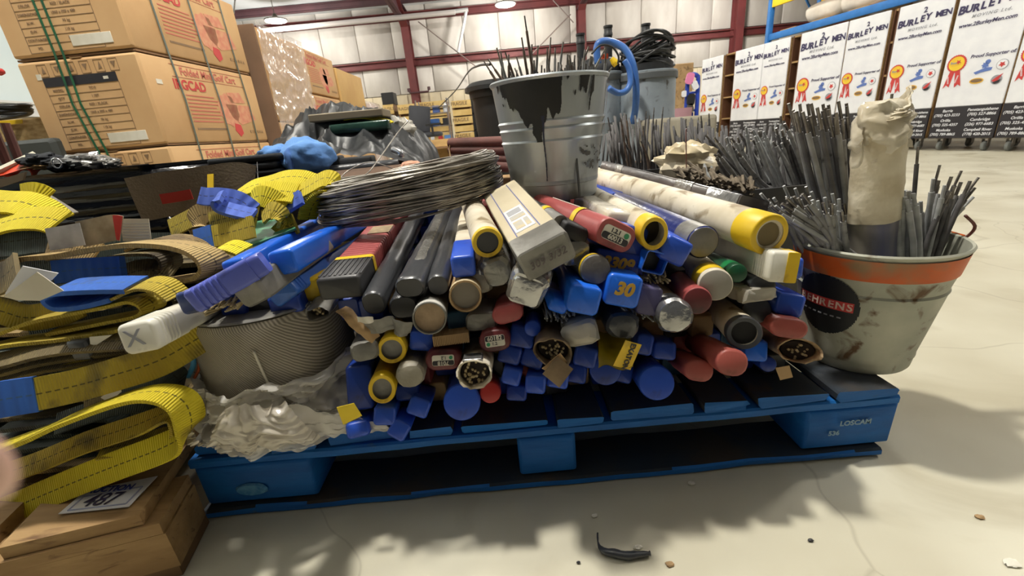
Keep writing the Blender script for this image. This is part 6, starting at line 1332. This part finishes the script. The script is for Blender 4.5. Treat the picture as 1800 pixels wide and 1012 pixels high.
# big brown loop with dark hollow
sling([(-60, 480), (0, 463), (60, 452), (120, 447), (180, 436), (250, 428), (320, 432), (360, 446), (378, 466), (360, 484), (318, 490), (270, 498)], .66, [V(q) for q in ((0, 1, -.12),)*6+((.1, 1, -.12), (.2, 1, -.1), (.4, .9, 0), (.2, 1, -.1), (.1, 1, -.1), (0, 1, -.1))], .05, tanw, 'big dusty tan sling loop with a dark hollow in the middle of the sling pile', th=.007)
sling([(170, 462), (220, 447), (280, 444), (300, 456), (292, 474), (240, 482)], .72, (0, 1, -.1), .05, bweb, 'brown inner sling loop seen inside the big dusty tan loop')
sling([(240, 436), (290, 418), (340, 424), (372, 440), (384, 458)], .74, [V(q) for q in ((0, 1, -.05),)*5], .05, tanw, 'tan sling strand curving behind the big dusty tan loop')
sling([(210, 488), (240, 478), (270, 476), (300, 488)], .70, (0, .5, .8), .04, bweb, 'grey-brown strap end lying in the dark hollow')
sling([(-60, 500), (0, 490), (20, 478), (30, 465)], .62, (0, .5, .8), .05, bweb, 'brown strap at the far left under the big tan loop')
# labels on top
sling([(84, 421), (110, 417), (145, 411)], .70, (0, .25, 1), .036, M('shiny_label', (188, 188, 190), (150, 150, 152), scale=20, rough=.25), 'shiny crinkled grey label left on top of the slings', th=.001, name='sewn_label')
sling([(140, 412), (170, 406), (200, 400), (214, 402)], .71, (0, .2, 1), .042, M('dirty_label', (190, 178, 156), (150, 138, 116), scale=30, rough=.8), 'dirty cream label with a red stripe on top of the slings', th=.0015, name='sewn_label')
sling([(202, 400), (207, 400), (212, 401)], .706, (0, .2, 1), .04, pred, 'red stripe end of the dirty cream label', th=.002, name='label_stripe')
sling([(214, 404), (238, 404), (264, 404)], .72, (0, .2, 1), .037, paper, 'white printed grid label at the right end of the label row', th=.001, name='sewn_label')
for k in range(6): obj('grid_line', ribbon([P(216, 393+k*5, .716), P(262, 393+k*5, .716)], (0, 0, 1), .0008, .0004, 1), pgrey, None); tag(bpy.context.scene.collection.objects[-1], 'printed grid line on the white label', 'print', 'grid lines on the white label')
# yellow top left
sling([(-60, 350), (0, 355), (40, 357), (75, 370), (100, 388)], .80, [V(q) for q in ((0, .9, .5),)*5], .06, ywel, 'yellow sling strand on top at the far left, upper one')
sling([(-60, 410), (0, 395), (40, 385), (80, 384), (104, 390)], .76, [V(q) for q in ((0, .9, .6),)*5], .055, ywel, 'yellow sling strand on top at the far left, lower one')
sling([(40, 346), (62, 343), (80, 352)], .86, (0, .4, 1), .05, ywel, 'yellow sling end standing before the dark wrapped stack')
sling([(-40, 430), (20, 425), (60, 420), (84, 418)], .74, (0, .5, 1), .05, gweb, 'dark green strap in the hollow under the far left yellow strands')
sling([(84, 438), (120, 436), (150, 440), (170, 446)], .72, (0, .6, .8), .04, tanw, 'tan strap bulging under the shiny grey label')
# the cluster at the right
sling([(416, 345), (440, 330), (470, 322), (500, 313), (530, 313), (552, 320)], .90, [V(q) for q in ((0, .9, .5),)*6], .05, ywel, 'bright yellow strap arching at the top of the sling cluster')
sling([(520, 342), (545, 328), (572, 314), (588, 322), (566, 340), (548, 360), (540, 385)], .86, [V(q) for q in ((0, .8, .6),)*4+((.4, .9, 0), (.5, .8, 0), (.5, .8, .2))], .045, ywel, 'yellow strap folding down beside the left end of the wire coil')
sling([(444, 350), (462, 338), (490, 337), (520, 340)], .84, [V(q) for q in ((.2, .8, .8), (0, .8, .7), (0, .8, .6), (0, .8, .6))], .05, ywel, 'folded yellow strap in the middle of the sling cluster')
sling([(440, 368), (448, 350), (462, 345), (480, 352), (500, 365)], .82, (.3, .5, .9), .04, ywel, 'yellow knot of strap in the middle of the sling cluster')
sling([(446, 370), (420, 352), (390, 346), (366, 346), (352, 344)], .80, (0, .5, 1), .032, blu2, 'periwinkle blue sleeved sling eye pointing left, upper half', th=.008)
sling([(446, 378), (410, 370), (388, 362), (382, 350), (392, 345)], .78, [V(q) for q in ((0, .9, .5),)*5], .03, blu2, 'periwinkle blue sleeved sling eye pointing left, lower half', th=.007)
sling([(370, 392), (395, 385), (430, 380), (452, 382)], .80, (0, .5, 1), .04, yold, 'yellow strap end left below the blue sling eye')
sling([(346, 425), (376, 416), (402, 410), (446, 398)], .76, (0, .5, 1), .04, yold, 'yellow strap end with a flat blue tip in front of the cluster', sleeves=((0, 1, blsl, 'flat blue tip'),), th=.006)
sling([(462, 382), (478, 370), (494, 380), (490, 395)], .80, (.3, .6, .8), .035, yold, 'small yellow strap curl right of the dark knot')
sling([(490, 388), (505, 398), (520, 392)], .82, (0, .4, 1), .04, yold, 'yellow strap end low at the right of the cluster')
sling([(498, 372), (512, 358), (530, 346)], .83, (.5, .4, .8), .03, blu2, 'short periwinkle blue sleeve beside the wire coil', th=.008)
sling([(345, 410), (342, 390), (356, 378), (380, 380), (376, 396), (356, 400), (352, 388), (366, 384)], .84, [V(q) for q in ((0, .3, 1),)*8], .045, tanw, 'rolled-up dusty yellow strap left of the cluster')
sling([(300, 402), (320, 392), (344, 380)], .90, (0, .5, 1), .04, yold, 'yellow strap behind the rolled-up dusty strap')
sling([(372, 445), (400, 432), (430, 440)], .72, [V(q) for q in ((0, 1, .1),)*3], .05, ywel, 'yellow strap lying flat beside the long blue tube')
gx = P(470, 405, .85); solo('green_sheet', mesh(*crumple(plate([(420, 440), (520, 400), (500, 378), (400, 400)], Y=[.74, .8, .95, .9], th=.004), .002, 12, 1)), M('green_plastic_sheet', (60, 130, 90), (50, 110, 80), scale=20, rough=.6), 'green plastic sheet under the yellow and blue slings', 'sheet')
sling([(-60, 470), (60, 462), (180, 458), (300, 455)], .80, (0, .3, 1), .1, gweb, 'dark strap mass behind the big tan loop')
# brown wide sling with red patch
t = thing('wide_sling', 'very wide grey-brown webbing sling with a red patch, standing behind the label row', 'sling', loc=P(340, 395, 1.0))
ps = [P(236, 352, 1.0), P(290, 342, 1.02), P(340, 334, 1.04), P(390, 326, 1.06), P(424, 322, 1.08), P(446, 326, 1.1)]; o3 = P(340, 395, 1.0)
obj('strap', ribbon([p-o3 for p in ps], [V((-.1, .1, 1)), V((0, .1, 1)), V((0, .1, 1)), V((0, .15, 1)), V((.0, .2, 1)), V((.1, .25, 1))], .098, .008, 6), brd, t)
obj('red_patch', ribbon([P(283, 350, .992)-o3, P(310, 346, .998)-o3, P(337, 341, 1.003)-o3], (0, .1, 1), .022, .002, 4), M('dull_red_patch', (170, 44, 34), rough=.7), t, 'dull red patch')
obj('yellow_tie', ribbon([P(370, 306, 1.04)-o3, P(370, 340, 1.02)-o3, P(368, 376, 1.0)-o3], (1, 0, 0), .014, .002, 4), ytape, t, 'yellow tie strap')
# dark body of folded slings below everything, each a strap of its own
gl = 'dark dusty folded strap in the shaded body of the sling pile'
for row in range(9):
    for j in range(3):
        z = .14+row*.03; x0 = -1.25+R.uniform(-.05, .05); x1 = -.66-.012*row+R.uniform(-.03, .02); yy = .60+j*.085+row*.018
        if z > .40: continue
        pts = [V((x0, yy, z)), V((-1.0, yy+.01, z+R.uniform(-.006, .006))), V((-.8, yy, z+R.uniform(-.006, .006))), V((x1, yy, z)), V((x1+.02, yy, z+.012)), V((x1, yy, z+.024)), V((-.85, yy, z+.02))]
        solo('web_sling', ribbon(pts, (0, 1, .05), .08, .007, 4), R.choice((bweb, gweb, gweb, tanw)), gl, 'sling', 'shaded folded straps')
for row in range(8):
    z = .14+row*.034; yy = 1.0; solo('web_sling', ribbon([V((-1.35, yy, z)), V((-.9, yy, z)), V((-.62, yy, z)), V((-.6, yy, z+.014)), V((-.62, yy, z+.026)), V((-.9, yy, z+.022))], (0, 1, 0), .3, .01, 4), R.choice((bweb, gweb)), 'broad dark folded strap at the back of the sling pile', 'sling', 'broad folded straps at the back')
# dark wrapped stack
a = P(-60, 340, 1.25); b = P(282, 300, 1.25)
t = thing('black_wrapped_stack', 'low stack bound in glossy black stretch film behind the slings', 'stack', loc=(-1.9, 1.22, .0)); zt_ = P(230, 292, 1.25).z
def bwf(u, v):
    return V((u*1.0, 0, v*(zt_)))
secs = []
n = 60
vs = []; fs = []
prof = [(0, 0)]
Wd, Dp = abs(-1.9-P(278, 300, 1.25).x), .5
def ringz(z, k):
    o_ = .006*noise.noise(V((0, 0, z*60)))+.005*math.sin(z*190); return [(x_*(1)+0, y_) for x_, y_ in rr(Wd+2*o_, Dp+2*o_, .03, 3)]
nz_ = 46
for k in range(nz_+1):
    z = zt_*k/nz_
    for x_, y_ in ringz(z, k): q = noise.noise(V((x_*4, y_*4, z*40)))*.005; vs.append((x_+Wd/2, y_+Dp/2+q, z))
rn = len(ringz(0, 0))
for k in range(nz_):
    for i in range(rn): a_ = k*rn+i; b_ = k*rn+(i+1) % rn; fs.append((a_, b_, b_+rn, a_+rn))
fs.append(tuple(range(nz_*rn, (nz_+1)*rn)))
obj('film_wrap', mesh(vs, fs, 50), M('glossy_black_film', (16, 22, 34), (10, 14, 22), rough=.12, bump=.3, bscale=14, stretch=(1, 1, 6)), t)
zz = zt_
# things lying on the dark stack
def on(px, py, Y): return P(px, py, Y)
solo('slotted_bar', join([xf(boxd(-.006, .006, 0, .27, -.0015, .0015, .0006), Matrix.Identity(4))]), M('bar_metal', (150, 146, 140), rough=.35, metal=.6), 'flat grey metal bar leaning down across the black wrapped stack', 'bar', mw=frame(P(132, 374, .97), P(36, 314, 1.14)-P(132, 374, .97)))
solo('brown_plate', mesh(*plate([(0, 316), (48, 302), (44, 316), (0, 330)], Y=1.18, th=.006)), M('dull_plate', (120, 106, 92), rough=.6), 'dull brown plate at the left edge on the black wrapped stack', 'plate')
solo('timber_slat', mesh(*wire([P(-20, 308, 1.3), P(62, 270, 1.36)], .008, 4, k=0)), M('pale_slat_m', (222, 218, 196), rough=.6), 'pale slat sticking up at the left edge behind the black wrapped stack', 'slat')
for i, (a_, b_, lab, mt, r_) in enumerate((((38, 292), (8, 216), 'rusty brown lever bar leaning left of the cartons', rust, .012), ((12, 288), (-12, 230), 'second rusty lever bar cut off by the left edge', rust, .014))):
    solo('lever_bar', mesh(*wire([P(*a_, 1.5), P(*b_, 1.5)], r_, 8, k=0)), mt, lab, 'bar')
for i, (pts, lab) in enumerate((([(0, 305), (30, 296), (52, 290), (62, 300), (58, 312)], 'orange-red strap lying on the black wrapped stack'), ([(-10, 300), (10, 302), (30, 305)], 'orange-red strap end at the left edge'))):
    solo('red_strap', ribbon([P(x_, y_, 1.32) for x_, y_ in pts], (0, .8, .6), .035, .004, 5), M('orange_red_strap', (222, 74, 40), rough=.6), lab, 'strap')
solo('metal_ring', mesh(*wire([P(100, 287, 1.3)+V((.013*math.cos(a_), 0, .013*math.sin(a_))) for a_ in [k*PI/5 for k in range(10)]], .003, 6, True, 3), smooth=180), chrome, 'small steel ring on the black wrapped stack', 'ring')
for i, (px, py, sx_, sz_, mt, lab) in enumerate(((150, 284, .06, .022, foil, 'crumpled clear packet on the black wrapped stack, right one'), (120, 290, .04, .02, black, 'black tool lump on the black wrapped stack'), (178, 288, .04, .018, dfoil, 'crinkled grey packet on the black wrapped stack by the cartons'), (76, 282, .05, .02, darkcl, 'dark lump of gear behind the steel ring'), (85, 292, .05, .01, wood, 'short brown wooden piece behind the steel ring'))):
    solo('loose_part', mesh(*blob(P(px, py, 1.35), sx_, .05, sz_, .4, 2.5, i*3+1), smooth=35), mt, lab, 'part')
# OSB bin and dark bin further left
q0 = P(-40, 245, 2.0); q1 = P(105, 200, 2.6)
osb = M('osb_board', (208, 180, 128), (178, 146, 92), scale=22, rough=.8, stretch=(1, 1, 3))
solo('osb_crate', mesh(*boxd(-4.2, -2.75, 2.9, 3.6, .0, P(60, 206, 2.9).z, .01)), osb, 'flake-board crate left of the carton stack', 'crate')
solo('sheeted_block', mesh(*crumple(boxd(-3.6, P(98, 262, 2.45).x, 2.45, 2.52, .0, P(70, 243, 2.45).z, .02), .006, 8, 3)), M('dark_green_sheet', (52, 56, 54), rough=.6), 'dark green-grey sheeted block below the flake-board crate', 'block')
solo('yellow_marks', mesh(*crumple(plate([(0, 212), (40, 210), (40, 217), (0, 220)], Y=2.89, th=.003), .004, 20)), ytape, 'yellow strap scrap on the flake-board crate', 'strap')
solo('black_coil', join([wire([P(6, 195, 2.9)+V((.12*math.cos(a_)*(1+.05*j), .1*math.sin(a_), -.02+.012*j+.015*math.cos(a_+j))) for a_ in [k*PI/5 for k in range(10)]], .012, 6, True, 3) for j in range(5)], 180), rubber, 'black cable coil on the flake-board crate at the left edge', 'cable')
solo('hammer', mesh(*blob(P(-2, 126, 2.2), .02, .02, .014, .2, 2, 3), smooth=60), redp, 'small red knob at the left edge', 'knob')
q = P(-2, 126, 2.2); solo('tool_shaft', mesh(*wire([V((q.x-.03, 2.2, q.z-.01)), V((q.x-.3, 2.2, .8)), V((q.x-.4, 2.2, .01))], .008, 6, k=0)), rust, 'thin shaft below the small red knob, off the left edge', 'shaft')

# ------------------------------------------------------------------ tarp heap and cloths
a = P(430, 305, 1.75); 
solo('low_stack', mesh(*boxd(-1.35, -.36, 1.78, 2.6, 0, P(600, 306, 1.8).z-.02, .01)), kraft, 'brown carton base under the black tarp heap', 'box')
def tarpfn(u, v):
    x_ = -1.08+u*.76; yb = 1.72+v*.7; env = (math.sin(min(1, u*1.0)*PI)**.45)*(.35+.65*math.sin(min(1, v*1.25)*PI*.62))
    zb = P(600, 306, 1.8).z-.02
    h_ = .2*env*(1+.25*noise.noise(V((u*4, v*3, 1))))+.075*env*(1-2*abs(noise.noise(V((u*5+v*3, v*6, 9)))))+.03*(1-2*abs(noise.noise(V((u*13, v*11, 4)))))*env
    return V((x_+.03*noise.noise(V((u*6, v*6, 2))), yb+.03*noise.noise(V((u*6, v*6, 8))), zb+.004+h_))
v1, f1 = sheet(80, 50, tarpfn); n0 = len(v1)
solo('black_tarp', mesh(v1, f1, 28), tarp, 'heap of crumpled black tarpaulin behind the wire coil', 'tarp')
# board, green sheet, yellow strap on the tarp
p1, p2 = P(552, 216, 1.95), P(680, 214, 1.95)
solo('grey_board', mesh(*boxd(p1.x, p2.x, 1.9, 2.05, p1.z-.0, p1.z+.03, .004)), M('grey_wood', (150, 138, 116), (130, 118, 98), scale=4, rough=.8), 'grey weathered board on top of the black tarp heap', 'board')
solo('green_packet', mesh(*crumple(boxd(P(577, 222, 1.88).x, P(682, 222, 1.88).x, 1.885, 1.94, P(630, 232, 1.88).z, P(630, 214, 1.88).z, .006), .004, 20, 2), smooth=50), M('green_film', (44, 74, 64), (30, 54, 48), rough=.2, bump=.6, bscale=20), 'dark green film-wrapped slab below the grey board', 'packet')
solo('yellow_strap', ribbon([P(606, 208, 1.94), P(640, 205, 1.94), P(676, 212, 1.94), P(686, 216, 1.93)], (0, 1, .4), .04, .004, 4), ywel, 'yellow strap lying on the grey board', 'strap')
solo('clear_wrap_end', mesh(*blob(P(702, 226, 2.05), .06, .06, .045, .5, 2.6, 6), smooth=40), film, 'crumpled clear film at the right of the grey board', 'film')
solo('pinkish_carton', mesh(*boxd(P(700, 290, 2.0).x, P(725, 290, 2.0).x, 2.0, 2.2, 0, P(712, 262, 2.0).z, .008)), M('pink_card', (196, 158, 130), rough=.8), 'pinkish carton corner under the right end of the tarp', 'box')
# folded cloths
def fold(p, w_, d_, h_, n_, mt, lab, sd, name='folded_cloth'):
    t = thing(name, lab, 'cloth', loc=p); hh = h_/n_
    for k in range(n_):
        vf = loft([(-d_/2, rr(w_*.9, hh*.6, hh*.3)), (-d_/2+.01, rr(w_, hh*.95, hh*.45)), (0, rr(w_*(1+.02*k % 2), hh, hh*.48)), (d_/2-.01, rr(w_, hh*.95, hh*.45)), (d_/2, rr(w_*.9, hh*.6, hh*.3))])
        vf = xf(vf, Matrix.Translation((R.uniform(-.008, .008), 0, hh*(k+.5))))
        obj('fold', mesh(*crumple(vf, .004, 16, sd+k), smooth=180), mt, t)
    return t
fold(P(462, 308, 1.5), .22, .22, .066, 3, darkcl, 'folded black cloth stack left of the light blue cloth', 3)
t = thing('folded_cloth', 'thick light blue folded cloth bulging in front of the black tarp', 'cloth', loc=P(528, 300, 1.5)); o3 = P(528, 300, 1.5)
def lump(c, rx, rz, ry, sd, crease=0.):
    v1, f1 = blob(c-o3, rx, ry, rz, .22, 1.6, sd, 40, 24)
    return mesh([tuple(V(v)-V((0, 0, crease*math.exp(-((v[0]-(c-o3).x-rx*.1)/.012)**2)))) for v in v1], f1, 180)
obj('outer_fold', lump(P(538, 278, 1.5), .085, .062, .09, 4), ltblue, t)
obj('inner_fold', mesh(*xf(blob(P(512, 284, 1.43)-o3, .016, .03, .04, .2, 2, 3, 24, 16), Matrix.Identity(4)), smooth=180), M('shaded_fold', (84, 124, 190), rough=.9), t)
solo('blue_cloth', mesh(*blob(P(487, 272, 1.49), .05, .07, .03, .3, 1.8, 8), smooth=180), ltblue, 'small light blue cloth roll left of the thick folded one', 'cloth')
solo('black_pipe', mesh(*wire([P(400, 322, 1.38), P(560, 303, 1.5), P(700, 288, 1.6)], .018, 14, k=3), smooth=180), bwrap, 'long glossy black pipe lying before the cloths and tarp', 'pipe')
solo('dark_board', mesh(*plate([(436, 326), (716, 296), (720, 306), (440, 340)], Y=[1.36, 1.58, 1.55, 1.34], th=.02)), M('brown_board', (92, 66, 44), rough=.7), 'dark brown board under the long black pipe', 'board')
for i, (px, lab) in enumerate(((575, 'small black box with a brass catch before the tarp'), (630, 'dark ribbed tool lying before the tarp'))):
    q = P(px, 293, 1.62); solo('black_case', mesh(*crumple(boxd(-.06, .06, -.03, .03, 0, .035, .006), .003, 30, i), smooth=40), black, lab, 'case', mw=Matrix.Translation(q))
hose([P(690, 262, 1.7), P(704, 268, 1.68), P(706, 276, 1.68)], .012, chrome, 'short silver fitting at the edge of the tarp', 8, 'fitting')
solo('skin_cap', mesh(*blob(P(722, 290, 1.3), .03, .03, .012, .15, 2, 2), smooth=180), M('copper_tone', (206, 150, 120), rough=.5), 'small coppery disc showing just above the wire coil', 'disc')
# support under cloth group
solo('support_block', mesh(*boxd(-1.15, -.42, 1.34, 1.76, 0, .475, .01)), bdull, 'dark base block under the cloths and the long black pipe', 'block')

# ------------------------------------------------------------------ floor debris
dz = PZ(1100, 972, .006)
t = thing('twisted_black_scrap', 'twisted black plastic scrap lying on the floor in front of the pallet', 'scrap', loc=PZ(1100, 972, 0))
pts = [PZ(x_, y_, .006)-PZ(1100, 972, 0) for x_, y_ in ((1050, 936), (1052, 955), (1062, 968), (1080, 972), (1100, 976), (1125, 974), (1143, 972))]
obj('scrap_body', mesh(*crumple(wire(pts, lambda u: .0012+.0052*max(0, math.sin(max(0, u-.15)*3.6))**.8 if u < .97 else .004, 8), .0012, 120, 2), smooth=60), bwrap, t)
for i, (px, py, s_, mt, lab) in enumerate(((1216, 849, .006, paper, 'small white chip on the floor in the shade of the pallet'), (1045, 906, .005, paper, 'small clear chip on the floor above the black scrap'), (1122, 961, .006, paper, 'white sliver on the floor beside the black scrap'), (1178, 991, .006, kraft, 'cream chip on the floor right of the black scrap'), (1425, 949, .004, bdull, 'dark speck on the bright floor at the right'), (1778, 989, .010, paper, 'white paper scrap on the floor at the right bottom corner'), (1722, 908, .006, kraft, 'thin tan splinter on the floor at the right'), (1017, 988, .003, bdull, 'dark speck on the floor left of the black scrap'))):
    q = PZ(px, py, .002); solo('floor_chip', mesh(*blob(q, s_, s_*.7, .002, .5, 3, i, 12, 8), smooth=30), mt, lab, 'chip')

# ------------------------------------------------------------------ the photographer's hand at the left edge
def hand():
    bm = bmesh.new(); sk = bm.verts.layers.skin.verify()
    def vtx(p, r): v_ = bm.verts.new(p); v_[sk].radius = (r, r); return v_
    tip = P(150, 770, .04)
    # local axes: x towards the frame along the finger, z up
    fx_ = Rc; fz = Uc; fy = Fw
    def q(a, b, c): return tip+fx_*a+fy*b+fz*c
    palm = vtx(q(-.13, -.055, -.02), .026); palm2 = vtx(q(-.105, -.045, .01), .018); palm3 = vtx(q(-.105, -.045, -.03), .018); wrist = vtx(q(-.165, -.085, -.05), .024); arm = vtx(q(-.21, -.14, -.10), .028)
    for a, b in ((palm, palm2), (palm, palm3), (palm, wrist), (wrist, arm)): bm.edges.new((a, b))
    def chain(root, pts):
        last = root
        for p, r in pts:
            v_ = vtx(p, r); bm.edges.new((last, v_)); last = v_
    chain(palm2, [(q(-.075, -.03, .016), .0095), (q(-.045, -.012, .012), .009), (q(-.022, -.003, .002), .0112), (q(-.007, 0, 0), .0105)])
    chain(palm, [(q(-.085, -.05, -.012), .0095), (q(-.06, -.05, -.02), .009), (q(-.05, -.062, -.03), .0085)])
    chain(palm3, [(q(-.08, -.05, -.04), .009), (q(-.06, -.055, -.05), .0085), (q(-.055, -.07, -.052), .008)])
    chain(palm3, [(q(-.085, -.048, -.062), .008), (q(-.07, -.055, -.07), .0075), (q(-.066, -.066, -.07), .007)])
    chain(palm, [(q(-.12, -.03, .03), .012), (q(-.10, -.035, .048), .0105), (q(-.08, -.045, .055), .0095)])
    me = bpy.data.meshes.new('hand'); bm.to_mesh(me); bm.free()
    o = bpy.data.objects.new('hand_tmp', me); COL.objects.link(o)
    sm_ = o.modifiers.new('s', 'SKIN'); sm_.use_smooth_shade = True; sb = o.modifiers.new('b', 'SUBSURF'); sb.levels = 2; sb.render_levels = 2
    bpy.context.view_layer.update(); me2 = bpy.data.meshes.new_from_object(o.evaluated_get(bpy.context.evaluated_depsgraph_get())); bpy.data.objects.remove(o)
    me2.materials.clear(); h = solo('hand', me2, skin, "photographer's blurred fingertip reaching in at the left edge", 'hand')
    n_ = obj('fingernail', mesh(*blob(q(-.004, -.0085, .0005), .006, .0015, .005, 0, 1, 0, 16, 10), smooth=180), M('nail', (232, 190, 176), rough=.25), h)
hand()
